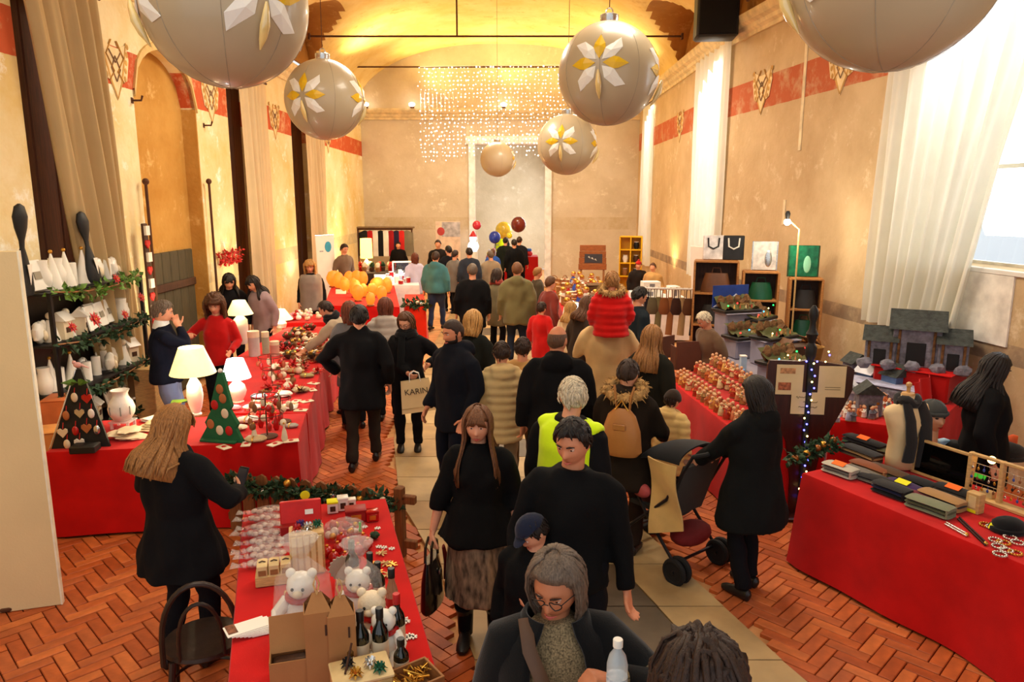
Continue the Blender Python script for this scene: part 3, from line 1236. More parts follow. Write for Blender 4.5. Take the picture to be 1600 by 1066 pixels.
  W.tube([bend((0, .0, z)) for z in zz], rr, 22, up=(0, 1, 0))
  if fem:
   for s in (1, -1):
    W.ball(bend((s * .075, .085, 1.25)), (.07, .06, .075), 10, 8)
  for s in (1, -1):
   a, e, c = J[s]
   e2 = lerp(e, c, .0)
   r0 = .068 + ex * .7
   if sleeve >= 1:
    cut = c - (c - e).normalized() * .012
    W.tube([a + V((-s * .10, 0, .025)), a + V((-s * .035, 0, .008)), a + (e - a) * .14, a + (e - a) * .5, e, e + (cut - e) * .5, cut], [r0 * .72, r0 * .86, r0 * .95, r0 * .92, r0 * .8, r0 * .74, r0 * .62], 12)
   elif sleeve > 0:
    cut = e + (c - e) * max(0, sleeve * 2 - 1) if sleeve > .5 else a + (e - a) * sleeve * 2
    mid = (a + cut) / 2 if sleeve <= .5 else e
    W.tube([a + V((-s * .10, 0, .025)), a + V((-s * .035, 0, .008)), a + (e - a) * .14, mid, cut], [r0 * .72, r0 * .86, r0 * .95, r0 * .85, r0 * .74], 12)
   else:
    W.ball(a + V((-s * .03, 0, .0)), (.055, .07, .06), 10, 8)
  if hood:
   W.ball(bend((0, -.10, 1.44)), (.135, .075, .10), 14, 10)
   W.ball(bend((0, -.055, 1.495)), (.115, .07, .045), 14, 8)
  if collar or turtle:
   W.tube([bend((0, -.006, 1.44)), bend((0, 0, 1.49)), bend((0, .004, 1.53 if not turtle else 1.515))], [(.11, .1), (.088, .082), (.08, .078)], 16, up=(0, 1, 0))
  link('coat' if top != 'sweater' else 'sweater', voxel(W, vc, 4, 'coat', m, k, .022 if top != 'puffer' else .012, (9, 9, 5), sd_, puff), root)
 if vest:
  m = cloth('vest_%02x%02x%02x' % tuple(vest), vest)
  W = MB()
  W.tube([bend((0, .0, z)) for z in (.72, .85, 1.0, 1.15, 1.3, 1.4, 1.46)], [(.25, .195), (.245, .19), (.24, .188), (.24, .188), (.24, .188), (.225, .16), (.15, .12)], 22, up=(0, 1, 0))
  for s in (1, -1):
   a = J[s][0]
   W.tube([a + V((-s * .10, 0, .03)), a + V((-s * .02, 0, .01)), a + (J[s][1] - a) * .04], [.072, .082, .08], 12)
  vo = link('safety_vest' if vest[1] > 220 else 'vest', voxel(W, vc, 4, 'vest', m, k, .016, (9, 9, 5), sd_), root)
  if vest[1] > 220:
   rf = mat('reflective_tape', (190, 190, 180), rough=.25, metal=.5, bump=.1)
   for z in (.95, 1.08):
    t_ = MB()
    t_.tube([bend((0, 0, z - .02)) * k, bend((0, 0, z + .02)) * k], [(.234 * k, .182 * k)] * 2, 26, cap=False, up=(0, 1, 0))
    t_.obj('reflective_band', rf, vo)
 if shirt:
  s_ = MB()
  s_.tube([bend((0, -.008, 1.45)), bend((0, -.006, 1.49)), bend((0, 0, 1.535))], [(.1, .092), (.084, .08), (.072, .072)], 18, cap=False, up=(0, 1, 0))
  s_.xf(lambda p: p * k)
  s_.obj('shirt_collar', M_shirt, root)
 if scarf:
  s_ = MB()
  for (dz, r_, tr_) in ((0, .105, .042), (.035, .095, .035)):
   s_.tube([bend((r_ * math.sin(t * PI / 8), r_ * .9 * math.cos(t * PI / 8) + .005, 1.475 + dz + .015 * math.sin(t))) for t in range(17)], tr_, 9)
  s_.tube([bend((.05, .11, 1.46)), bend((.06, .16, 1.3)), bend((.065, .165, 1.1))], [.04, .05, .055], 8, flat=.45)
  s_.xf(lambda p: p * k)
  s_.obj('scarf', cloth('scarf_%02x%02x%02x' % tuple(scarf), scarf, bscale=90), root)
 if fur:
  f = MB()
  rr = random.Random(sd_)
  cm = bend((0, -.035, 1.475))
  pts = []
  for t in range(25):
   a = PI * .08 + (2 * PI - PI * .16) * t / 24 + PI / 2
   pts.append(cm + V((.155 * math.cos(a), .105 * math.sin(a) - .02, .03 + .05 * math.sin(a))))
  f.tube(pts, [.04 + .012 * math.sin(i * 2.1) for i in range(25)], 10)
  for i in range(420 if lod < 2 else 80):
   p = pts[rr.randrange(25)]
   d = V((rr.gauss(0, 1), rr.gauss(0, 1), rr.gauss(.3, 1))).normalized()
   f.tube([p + d * .03, p + d * .05 + V((0, 0, -.004)), p + d * (.066 + rr.random() * .02) + V((0, 0, -.014))], [.008, .006, .001], 4)
  f.xf(lambda p: p * k)
  f.obj('fur_trim', fur, root)
 # ---- hair
 hm = HAIR[hc]
 rr = random.Random(sd_ * 13)

 def zline(az, back=-.075, side=.0, front=.070):
  pts = [(0, front), (.75, front - .008), (1.15, .035), (1.35, side - .02), (1.75, side + .004), (2.1, back + .02), (3.2, back)]
  for (a, x), (b, y) in zip(pts, pts[1:]):
   if az <= b:
    return lerp(x, y, sstep(a, b, az))
  return back

 def cap_mesh(th, back, side, front, nz, fq, name='hair', m=None, parent=None):
  n_, m2 = ((48, 40), (36, 28), (22, 16))[lod]
  q = MB()

  def fn(p, d):
   b = headshape(V((d.x, min(d.y, .98), d.z)))
   az = abs(math.atan2(b.x, b.y))
   mk = sstep(-.012, .012, b.z - zline(az, back, side, front))
   if hair == 'bald':
    mk *= sstep(.075, .05, b.z)
   o_ = th * mk * (1 + .25 * max(0, d.z)) - .014 * (1 - mk) + nz * mk * NZ.noise(V((d.x * fq, d.y * fq, d.z * fq)) + V((sd_, 0, 0)))
   return b + d * o_
  q.ball((0, 0, 0), 1, n_, m2, fn)
  q.xf(lambda p: HMx @ p * k)
  return q.obj(name, m or hm, root, angle=None)

 if hair == 'short':
  cap_mesh(.015, -.075, .0, .078, .010, 11)
  if lod < 2:
   q = MB()
   for i in range(170 if lod == 0 else 80):
    d = V((rr.gauss(0, 1), rr.gauss(-.1, 1), rr.gauss(.5, .8))).normalized()
    b = headshape(d)
    if b.z < zline(abs(math.atan2(b.x, b.y)), -.07, .01, .082):
                    continue
    t_ = (V((.35 if d.x > -.2 else -.35, .25 if d.z > .4 else -.5, -.9)) - d * d.dot(V((.35 if d.x > -.2 else -.35, .25 if d.z > .4 else -.5, -.9)))).normalized()
    p = b + d * .012
    q.tube([p - t_ * .02, p + d * .006, p + t_ * .022 + d * .003, p + t_ * .042 - d * .004], [.004, .008, .007, .001], 5, flat=.6)
   q.xf(lambda p: HMx @ p * k)
   q.obj('hair_locks', hm, root, angle=None)
 elif hair == 'crop':
  cap_mesh(.007, -.07, .0, .066, .002, 14)
 elif hair == 'bald':
  cap_mesh(.003, -.07, .004, .2, .001, 14, m=HAIR['stubble'])
  if lod < 2:
   pass
 elif hair == 'bun':
  cap_mesh(.018, -.06, -.01, .062, .006, 10)
  q = MB()
  q.ball((0, -.09, .07), (.05, .045, .045), 14, 10, lambda p, d: p * (1 + .12 * NZ.noise(d * 4)))
  q.xf(lambda p: HMx @ p * k)
  q.obj('hair_bun', hm, root)
 elif hair in ('long', 'bob', 'fluffy', 'curly'):
  L = {'long': hl, 'bob': .13, 'fluffy': .15, 'curly': .10}[hair]
  vol = {'long': .016, 'bob': .022, 'fluffy': .058, 'curly': .04}[hair]
  cap_mesh(vol, -.09, -.03, .060 if hair == 'long' else .078 if hair == 'bob' else .05, .008 if hair in ('long', 'bob') else .03, 7)
  q = MB()
  a0 = 1.12 if hair != 'bob' else 1.2

  def fall(az, s, t, lay=0.0):
   # t 0..1 from crown to tip, az measured from the face
   sx, cy = math.sin(az) * s, math.cos(az)
   if t < .45:
    a = t / .45 * PI * .62
    d = V((sx * math.sin(a), cy * math.sin(a), math.cos(a)))
    b = headshape(d.normalized())
    return b + d * (vol + .004 + lay)
   u = (t - .45) / .55
   d = V((sx * math.sin(PI * .62), cy * math.sin(PI * .62), math.cos(PI * .62)))
   b = headshape(d.normalized()) + d * (vol + .004 + lay)
   wv = .006 * math.sin(u * 5 + az * 6)
   wide = .06 * sstep(.05, .7, u) if hair == 'long' else (-.012 * u if hair == 'bob' else .01 * u)
   return V((b.x + sx * (wide + wv), b.y + (cy + ((1.5 if cy > -.1 else -.35) if hair == 'long' else 0)) * (wide * .9 + wv), b.z - u * (L + .0)))
  nl = {0: 110, 1: 60, 2: 26}[lod]
  for s in (1, -1):
   q.grid(lambda u, v: fall(a0 + (PI - a0) * u * 1.02, s, .08 + .92 * v, -.004), 12, 12, thick=.012 * s)
  for i in range(nl):
   s = rr.choice((1, -1))
   az = a0 - .05 + (PI - a0 + .1) * rr.random()
   t1 = .82 + .2 * rr.random()
   lay = rr.uniform(-.002, .008)
   np_ = 9 if lod < 2 else 6
   pts = [fall(az + .05 * math.sin(j * .7 + i), s, .06 + (t1 - .06) * j / (np_ - 1), lay) for j in range(np_)]
   if hair in ('curly', 'fluffy'):
    pts = [p + V((rr.gauss(0, .006), rr.gauss(0, .006), rr.gauss(0, .006))) for p in pts]
   q.tube(pts, [.010] * (np_ - 2) + [.008, .002], 5 if lod else 6, flat=.5)
  if hair in ('curly', 'fluffy'):
   for i in range(160 if lod < 2 else 60):
    d = V((rr.gauss(0, 1), rr.gauss(-.3, 1), rr.gauss(.45, .8))).normalized()
    b = headshape(d)
    if b.z < zline(abs(math.atan2(b.x, b.y)), -.1, -.05, .055):
                    continue
    p = b + d * (vol * .9)
    t_ = d.orthogonal().normalized()
    t2 = d.cross(t_)
    ph = rr.random() * 6
    q.tube([p + d * (.012 * math.sin(j * .8)) + t_ * (.013 * math.cos(j * 1.25 + ph)) + t2 * (.013 * math.sin(j * 1.25 + ph)) - V((0, 0, .004 * j)) for j in range(6)], [.007] * 5 + [.002], 5)
  if fringe and hair in ('long', 'bob') and lod < 2:   # fringe
   for i in range(26):
    x0 = rr.uniform(-.05, .05)
    q.tube([V((x0 * .4, .02, .13)), V((x0 * .8, .082, .098)), V((x0 * 1.05, .108, .06)), V((x0 * 1.2 + .012 * (1 if x0 > 0 else -1), .102, .036 - .012 * abs(x0) / .05))], [.009, .011, .010, .003], 5, flat=.5)
  q.xf(lambda p: HMx @ p * k)
  q.obj('hair_lengths', hm, root, angle=None)
 if beard:
  q = MB()

  def fb(p, d):
   b = headshape(d)
   az = abs(math.atan2(b.x, b.y))
   mk = sstep(-.04, -.055, b.z) * (1 - sstep(1.35, 1.7, az)) * (1 - .9 * g1(b.x, .016) * g1(b.z + .066, .008))
   mk = max(mk, g1(b.z + .050, .006) * (1 if az < .32 else 0), (1 - sstep(.01, .03, abs(az - 1.3) * .15)) * sstep(.01, -.01, b.z) * .8)
   return b + d * (.008 * mk - .012 * (1 - mk) + .002 * mk * NZ.noise(d * 40))
  q.ball((0, 0, 0), 1, 44, 40, fb)
  q.xf(lambda p: HMx @ p * k)
  q.obj('beard', HAIR[beard], root, angle=None)
 if glasses:
  q = MB()
  for s in (1, -1):
   q.tube([(s * (.033 + .024 * math.cos(t * PI / 6)), .110 - .010 * abs(math.cos(t * PI / 6)), .010 + .017 * math.sin(t * PI / 6)) for t in range(13)], .0022, 5)
   q.tube([(s * .056, .100, .016), (s * .084, .04, .014), (s * .084, -.02, .006)], .002, 5)
  q.tube([(-.010, .110, .014), (.010, .110, .014)], .002, 5)
  q.xf(lambda p: HMx @ p * k)
  q.obj('spectacles', M_black, root)
 if cap:
  kind, col = cap
  cmx = cloth('cap_%02x%02x%02x' % tuple(col), col)
  q = MB()

  def fc(p, d):
   b = headshape(V((d.x, d.y, d.z)))
   mk = sstep(.0, .03, b.z + (.02 if kind == 'beanie' else -.03 + .3 * max(0, -b.y)) + .0)
   return b + d * (.024 * mk - .02 * (1 - mk) + .003 * NZ.noise(d * 5))
  q.ball((0, 0, 0), 1, 30, 24, fc)
  if kind == 'peak':
   q.grid(lambda u, v: V(((u - .5) * .13 * (1 - .25 * v), .085 + .075 * v * math.sqrt(max(0, 1 - (2 * u - 1) ** 2 * .8)), .052 - .018 * v)), 10, 4, thick=.006)
  if kind == 'hood':
   q.ball((0, -.03, -.07), (.105, .11, .09), 16, 12)
  if kind == 'pom':
   q.ball((0, 0, .155), .03, 10, 8)
  q.xf(lambda p: HMx @ p * k)
  q.obj('cap' if kind == 'peak' else 'hat', cmx, root)
 # ---- stand it
 rz = R(face)
 rot = MX.Rotation(rz, 3, 'Z')
 top_ = max((HMx @ V(q_) * k for q_ in ((0, 0, .128), (0, -.055, .118), (0, -.085, .085), (0, .05, .105), (0, -.105, .04))), key=lambda q_: q_.z)
 if feet is not None:
  base = onz(*feet)
 else:
  o_ = rot @ V((top_.x, top_.y, 0))
  p = onz(head[0], head[1], top_.z + z0)
  base = V((p.x - o_.x, p.y - o_.y, 0))
 root.location = (base.x, base.y, z0)
 root['k'] = k
 del root['k']
 J['HM'] = HMx
 J['bend'] = bend
 J['k'] = k
 J['hips'] = hips
 J['w'] = lambda p: root.location + rot @ (V(p) * k)
 return root, J
# ------------------------------------------------------------------ who stands where
BLK, NAVY, JEAN = (15, 14, 16), (20, 26, 44), (96, 108, 140)
M_skirt = mat('skirt_print', (58, 48, 42), rough=.85, var=.9, scale=9, stretch=(3, 3, 1), bump=.3, col2=(176, 150, 118))
M_tweed = mat('knit_melange', (96, 82, 58), rough=.95, var=.5, scale=160, bump=.8, bscale=200, col2=(164, 142, 104))

# nearest
w_phone, J_phone = person('woman with long dark-blond hair in a black coat, back turned, holding a phone', (300, 634), face=-25, feet=(300, 1038), lod=0, fem=True, girth=1.12, top='coat', tl=.68, flare=.07, hair='long', hc='dblond', hl=.27, hp=26, hy=-10, rh=(.20, .30, 1.12), lh=(-.2, .26, 1.08), re=(1, -.6, -.2), le=(-1, -.6, -.2), step=.06)
w_skirt, J_skirt = person('woman with long chestnut hair, black top, patterned skirt and a black handbag', (758, 632), face=176, feet=(750, 1000), lod=0, fem=True, girth=1.05, top='sweater', tc=(13, 12, 12), tl=.80, flare=.10, sleeve=.72, hair='long', hc='chestnut', hl=.36, hp=8, skirt=(.36, M_skirt), rh=(.33, .06, .80), boots=True, step=.015, curl=(1.1, .5))
man_black, J_mb = person('clean-shaven man with short black hair and a black sweater, gazing down sideways', (898, 652), 1.76, 172, lod=0, girth=1.12, top='sweater', tc=(13, 13, 14), tl=.84, hair='short', hc='black', hp=17, hy=-22, skin=1, rh=(.26, .18, .92), lh=(-.3, .08, .82))
w_front, J_front = person('grey-haired woman with spectacles and a melange knit under an open black jacket', (872, 860), 1.66, 186, lod=0, fem=True, girth=1.1, top='sweater', tex=M_tweed, tl=.6, hair='bob', fringe=False, hc='grey', hp=20, hy=-30, glasses=True, skin=3, lh=(-.15, .27, 1.39), rh=(.24, .14, .90), le=(-1, -.5, -.6), curl=(.5, 1.0))
person('person at the very edge of the frame, only dark tousled curls showing from behind', (1093, 1006), 1.7, 8, lod=0, hair='curly', hc='dark', hp=6, top='jacket')
person('child in a peaked navy cap and black hooded jacket pressed between the walking adults', (826, 806), 1.30, 150, lod=1, top='jacket', tc=(13, 13, 14), tl=.72, hood=True, hair='short', hc='black', cap=('peak', (26, 32, 52)), hp=40, hy=-30, girth=1.1)
# centre
person('man in a long black coat walking away from us past the red stall', (560, 476), face=4, feet=(570, 728), lod=1, top='coat', tl=.66, flare=.02, girth=1.08, hair='short', hc='black', bc=(46, 38, 30), step=.17, lh=(-.27, .16, 1.0), le=(-1, -.5, .1), rh=(.29, .02, .9), collar=True)
w_bag, J_bag = person('woman with short brown hair and glasses in black, holding a cream paper bag', (642, 487), face=186, feet=(640, 702), lod=1, fem=True, top='jacket', girth=1.14, tl=.76, hair='bob', fringe=False, hc='brown', glasses=True, hp=24, hy=-24, rh=(-.02, .27, 1.04), lh=(-.26, .26, 1.14), le=(-1, -.4, -.4), scarf=(14, 14, 15), curl=(1.2, .4))
person('bearded man with cropped hair in a dark navy hooded jacket beside the paper bag', (712, 498), 1.78, 132, lod=0, girth=1.12, top='jacket', tc=(18, 20, 28), tl=.72, hood=True, hair='crop', hc='dark', beard='black', skin=1, hp=12, hy=-4, rh=(.26, .14, .88), lh=(-.26, .1, .88), bc=(18, 22, 34), collar=True)
person('woman with golden bobbed hair in a dark jacket behind the bearded man', (738, 486), 1.66, -20, lod=1, fem=True, top='jacket', tc=(24, 26, 22), hair='bob', hc='blond', hp=20, tl=.8)
person('person in a cream quilted jacket with hood, back to us, beside a tan coat', (784, 534), 1.56, 8, lod=1, fem=True, top='puffer', tc=(206, 176, 120), puff=(.085, .022), tl=.68, hair='short', hc='dark', hood=True, bc=(150, 130, 100), hp=20)
person('small dark-haired person in a tan coat, back turned, next to the quilted jacket', (817, 527), 1.52, -6, lod=1, top='coat', tc=(190, 146, 88), tl=.7, hair='short', hc='dark', hp=10, bc=(120, 96, 70))
person('balding man with a ring of stubble in a wide black jacket, seen from behind', (872, 508), 1.80, -6, lod=0, girth=1.2, top='jacket', tl=.66, hood=True, hair='bald', hc='dark', hp=4, hy=-20, skin=1)
w_vest, J_vest = person('silver-haired person in a fluorescent yellow safety vest over a dark coat', (897, 592), 1.72, -34, lod=0, girth=1.05, top='jacket', tl=.7, hair='short', hc='white', vest=(212, 246, 24), glasses=True, hp=12, hy=42, bc=(48, 46, 38), shoe=M_tanshoe, boots=True)
w_fur, J_fur = person('woman in a dark brown parka with fur hood, tan rucksack on her back', (982, 562), 1.62, -24, lod=1, fem=True, girth=1.2, top='coat', tc=(34, 25, 17), tl=.66, flare=.05, hair='short', hc='dark', fur=M_fur, hood=True, hp=26, rh=(.26, .34, 1.0), lh=(-.22, .3, 1.0), bc=(46, 32, 24))
person('small child in a cream hooded coat and dark fur hat by the figurine table', (1050, 610), 1.16, -48, lod=1, top='puffer', tc=(220, 184, 116), puff=(.1, .016), tl=.62, hood=True, hair='short', hc='dark', cap=('beanie', (48, 34, 24)), girth=1.15, headsc=1.12, hp=18)
w_park, J_park = person('woman in a long black hooded parka pushing a folding pushchair', (1192, 590), face=32, feet=(1165, 925), lod=0, fem=True, girth=1.16, top='coat', tc=(17, 18, 18), tl=.60, flare=.06, hood=True, hair='bob', fringe=False, hc='black', hp=20, hy=22, rh=(.07, .43, 1.0), lh=(-.18, .41, 1.0), step=.05, re=(.8, -.4, -.6), le=(-.8, -.4, -.6), curl=(1.2, 1.2))
w_beige, J_beige = person('adult in a loose beige coat carrying a girl in red on the shoulders', (950, 470), 1.78, -8, lod=1, girth=1.2, top='coat', tc=(206, 172, 118), tl=.55, flare=.06, hair='short', hc='brown', rh=(.12, .17, 1.28), lh=(-.12, .17, 1.28), re=(.6, .3, -1), le=(-.6, .3, -1), bc=(150, 120, 84))
bz = w_beige.location
girl, J_girl = person('girl in a shiny red padded jacket with fur hood, riding on shoulders', None, 1.26, -8, feet=(950, 690), z0=.84, lod=1, fem=True, girth=1.25, top='puffer', tc=(206, 22, 18), puff=(.10, .022), tl=.82, hair='short', hc='dblond', fur=M_fur, sit=True, bc=(26, 24, 30), headsc=1.15, hp=6, rh=(.24, .22, .98), lh=(-.26, .2, .95))
girl.location = (bz.x + .015, bz.y - .17, .84)
person('young woman with long fair hair in a dark olive jacket by the brown boards', (1017, 510), 1.66, -38, lod=1, fem=True, top='jacket', tc=(30, 28, 20), tl=.75, hair='long', hc='dblond', hl=.30, hp=12)
person('dark-haired man in profile behind the girl in red', (1000, 448), 1.74, -72, lod=1, top='jacket', tc=(26, 34, 40), hair='short', hc='black', hp=26)
person('fair-haired child in a cream jumper among the stalls, behind the balding man', (893, 472), 1.34, -50, lod=1, top='sweater', tc=(226, 204, 164), hair='long', hc='blond', hl=.2, headsc=1.08, hp=8, tl=.75)
person('woman with long brown hair bending over the glass stall by a white lamp', (917, 463), 1.6, -60, lod=1, fem=True, top='jacket', tc=(52, 40, 32), hair='long', hc='brown', hl=.22, hp=18, lean=8)
person('short child in a bright red coat with dark hair near the crowded stall', (847, 472), 1.28, -30, lod=1, top='coat', tc=(196, 24, 20), hair='short', hc='dark', headsc=1.1, tl=.55, bc=(120, 30, 24))
# by the long red stall
person('woman in grey cardigan and lighter sleeves stooping to reach over the red stall', (508, 470), 1.6, 96, lod=1, fem=True, top='jacket', tc=(176, 156, 130), lean=24, hair='short', hc='dark', hp=14, lh=(-.16, .62, .96), rh=(.2, .4, .9), scarf=(20, 18, 20), tl=.74)
person('auburn-haired shopper in a grey coat half hidden by the man in black', (545, 472), 1.62, 22, lod=1, fem=True, top='coat', tc=(96, 92, 92), hair='bob', hc='auburn', hp=10)
person('shopper with auburn bob in a pale grey quilted jacket, back to us', (602, 466), 1.62, 6, lod=1, fem=True, girth=1.08, top='puffer', tc=(176, 164, 152), puff=(.09, .018), hood=True, hair='bob', hc='auburn', tl=.66, hp=8)
person('grey-haired man in a navy jumper and jeans, hand at his chin', (248, 470), 1.78, -72, lod=0, girth=1.16, top='sweater', tc=(14, 18, 34), tl=.86, hair='short', hc='grey', hp=12, rh=(.05, .17, 1.46), lh=(-.1, .26, 1.12), re=(.7, .5, -.9), le=(-.6, .2, -.8), bc=(110, 122, 158), shirt=True, curl=(1.0, .6))
person('woman with big fluffy brown hair in a zipped red cardigan behind the lamps', (335, 463), 1.64, -172, lod=0, fem=True, girth=1.05, top='sweater', tc=(190, 20, 18), tl=.8, hair='fluffy', hc='brown', hp=16, rh=(.30, .22, 1.26), lh=(-.2, .2, 1.0), re=(1, -.2, -.9), curl=(.9, .5))
person('dark-haired woman in a black coat bending close to the lamp', (357, 427), 1.74, 205, lod=1, fem=True, top='coat', tc=(16, 14, 16), hair='long', hc='black', hl=.22, lean=10, hp=22, tl=.6)
person('woman with straight black hair in a lilac-grey coat bending to the lamp', (394, 431), 1.70, 152, lod=1, fem=True, top='coat', tc=(150, 126, 128), hair='long', hc='black', hl=.24, lean=14, hp=20, tl=.55)
person('blond stallholder in a grey vest and black sleeves behind the red counter', (484, 408), 1.66, 190, lod=1, fem=True, top='sweater', tc=(18, 17, 18), hair='curly', hc='blond', vest=(140, 128, 118), hp=14)
person('stallholder in a taupe sweater with dark hair beside the glowing lanterns', (537, 381), 1.78, -130, lod=1, top='sweater', tc=(120, 98, 80), hair='short', hc='dark', hp=18)
# along the aisle, far
person('shopper in a lilac-white gilet with auburn bob by the far lit counter', (648, 396), 1.56, 8, lod=2, fem=True, top='jacket', tc=(196, 192, 216), hair='bob', hc='auburn', bc=(18, 16, 18))
person('man in a teal hooded jacket and jeans walking down the aisle', (681, 393), 1.74, -12, lod=2, girth=1.2, top='jacket', tc=(62, 112, 118), hood=True, hair='short', hc='dark', bc=(40, 52, 78), step=.14, tl=.82)
person('man in a black overcoat with greying hair, walking down the middle of the aisle', (738, 412), 1.76, 4, lod=2, girth=1.12, top='coat', hair='short', hc='grey', hp=8, step=.1)
person('woman with dark bob in a grey-olive coat and scarf, phone in hand', (776, 420), 1.62, -32, lod=2, fem=True, top='coat', tc=(116, 104, 76), hair='bob', hc='dark', hp=24, scarf=(150, 60, 50), rh=(.16, .3, 1.05), lh=(-.1, .3, 1.06), tl=.62)
person('tall person in an olive green coat standing with back to us', (808, 410), 1.80, -4, lod=2, girth=1.12, top='jacket', tc=(112, 102, 64), hair='short', hc='chestnut', hood=True, tl=.7, bc=(36, 42, 56))
for (hx, hy, h, f, c, hcol, lab) in [
  (700, 384, 1.70, 30, (24, 24, 30), 'black', 'man in a black jacket just beyond the teal jacket'),
  (712, 391, 1.62, -40, (120, 116, 112), 'dark', 'woman in a grey quilted jacket beside the black overcoat'),
  (733, 387, 1.70, 10, (44, 50, 62), 'black', 'person in a slate hooded jacket far down the aisle'),
  (684, 375, 1.74, 175, (30, 24, 22), 'dark', 'dark-clad man facing us before the small poster'),
  (766, 392, 1.60, 20, (150, 130, 104), 'grey', 'person in a pale brown coat deep in the crowd'),
  (790, 371, 1.68, -8, (26, 30, 24), 'black', 'person in dark green standing at the portal'),
  (803, 374, 1.70, 14, (16, 16, 18), 'black', 'person in black standing at the portal'),
  (812, 370, 1.72, -22, (28, 26, 28), 'dark', 'tall person in charcoal standing at the portal'),
  (770, 389, 1.40, -10, (40, 80, 160), 'brown', 'child in a bright blue jacket deep in the crowd'),
  (622, 378, 1.56, 185, (20, 18, 18), 'black', 'stallholder in black under the rail of knitted clothes'),
  (998, 408, 1.43, 176, (38, 30, 26), 'dark', 'stallholder in dark brown with a red and green hat'),
  (1020, 411, 1.42, 150, (196, 150, 90), 'brown', 'person in an ochre coat beside the red and green hat'),
  (862, 432, 1.60, -60, (120, 46, 36), 'brown', 'person in a rust-red coat at the crowded glass stall'),
  (842, 418, 1.56, -70, (70, 60, 44), 'dblond', 'person in a brown-green coat leaning over the far toy stall')]:
 person(lab, (hx, hy), h, f, lod=2, top='jacket', tc=c, hair='short', hc=hcol, cap=('pom', (180, 30, 26)) if 'hat' in lab and 'beside' not in lab else None, hp=10)
person('person in a fluorescent yellow vest among balloons in the inner room', None, 1.72, 160, feet=(784, 424), lod=2, top='jacket', tc=(30, 30, 34), hair='short', hc='black', vest=(212, 246, 24))
person('grey-haired stallholder bowed low behind the brown boards', (1098, 487), 1.52, 110, lod=1, top='jacket', tc=(110, 84, 62), hair='short', hc='white', hp=34, lean=10)
person('stallholder with long wavy dark hair in black behind the scarf table', (1557, 553), 1.66, -112, lod=0, fem=True, girth=1.15, top='coat', hair='long', fringe=False, hc='black', hl=.34, hp=22, hy=10)
# ================================================================== STALLS: shared builders
RED = cloth('red_tablecloth', (196, 14, 10), bump=.35, bscale=300, sheen=.1)
REDD = cloth('deep_red_cloth', (168, 16, 12), bump=.35, bscale=300)
M_pale = mat('pale_wood', (204, 164, 104), rough=.6, stretch=(3, 3, 14), var=.2, bump=.2)
M_mwood = mat('mid_wood', (150, 100, 54), rough=.6, stretch=(3, 3, 14), var=.25, bump=.2)
M_card = mat('kraft_card', (168, 116, 66), rough=.8, var=.08)
M_cer = mat('white_ceramic', (240, 234, 220), rough=.25, var=.04, bump=.05)
M_cream = mat('cream_ceramic', (232, 214, 180), rough=.4, var=.1)
M_paper = mat('paper_white', (244, 240, 228), rough=.8, var=.03, bump=.05)
M_gold = mat('gold_trim', (206, 152, 60), rough=.3, metal=.8)
M_silver = mat('silver_trim', (214, 214, 210), rough=.2, metal=.9)
M_leaf = mat('ivy_leaf', (92, 132, 46), rough=.5, var=.4, scale=30)
M_pine = mat('pine_green', (34, 62, 32), rough=.7, var=.4, scale=30)
M_redp = mat('red_petal', (190, 24, 22), rough=.5, var=.25)
M_redgl = mat('red_gloss', (180, 20, 20), rough=.2, var=.1, coat=.4)
M_green = mat('felt_green', (28, 92, 52), rough=.9, bump=.6)
M_film = mat('cellophane', (244, 244, 240), rough=.12, var=.02, alpha=.18, bump=1, bscale=40, bdist=.02, spec=.8)
M_shade = mat('lamp_shade', (255, 240, 206), rough=.8, emit=(255, 214, 130), es=1.5)
M_shadec = mat('lamp_shade_cool', (246, 250, 255), rough=.8, emit=(236, 246, 255), es=2.0)
M_glow = mat('salt_glow', (226, 110, 40), rough=.5, emit=(255, 124, 30), es=1.25, var=.3, scale=12)
M_led = mat('led_white', (255, 255, 255), emit=(255, 246, 240), es=6, bump=0)
M_ledb = mat('led_blue', (120, 130, 255), emit=(90, 90, 255), es=9, bump=0)
M_ledw = mat('led_warm', (255, 220, 150), emit=(255, 214, 130), es=9, bump=0)
M_ledg = mat('led_green', (60, 255, 120), emit=(20, 255, 80), es=9, bump=0)
M_ledr = mat('led_red', (255, 60, 60), emit=(255, 30, 30), es=9, bump=0)
NEON = {n: mat('neon_' + n, c, rough=.7, var=.02, bump=0) for n, c in (('orange', (250, 110, 20)), ('yellow', (236, 232, 20)), ('green', (60, 220, 50)), ('red', (230, 40, 30)))}


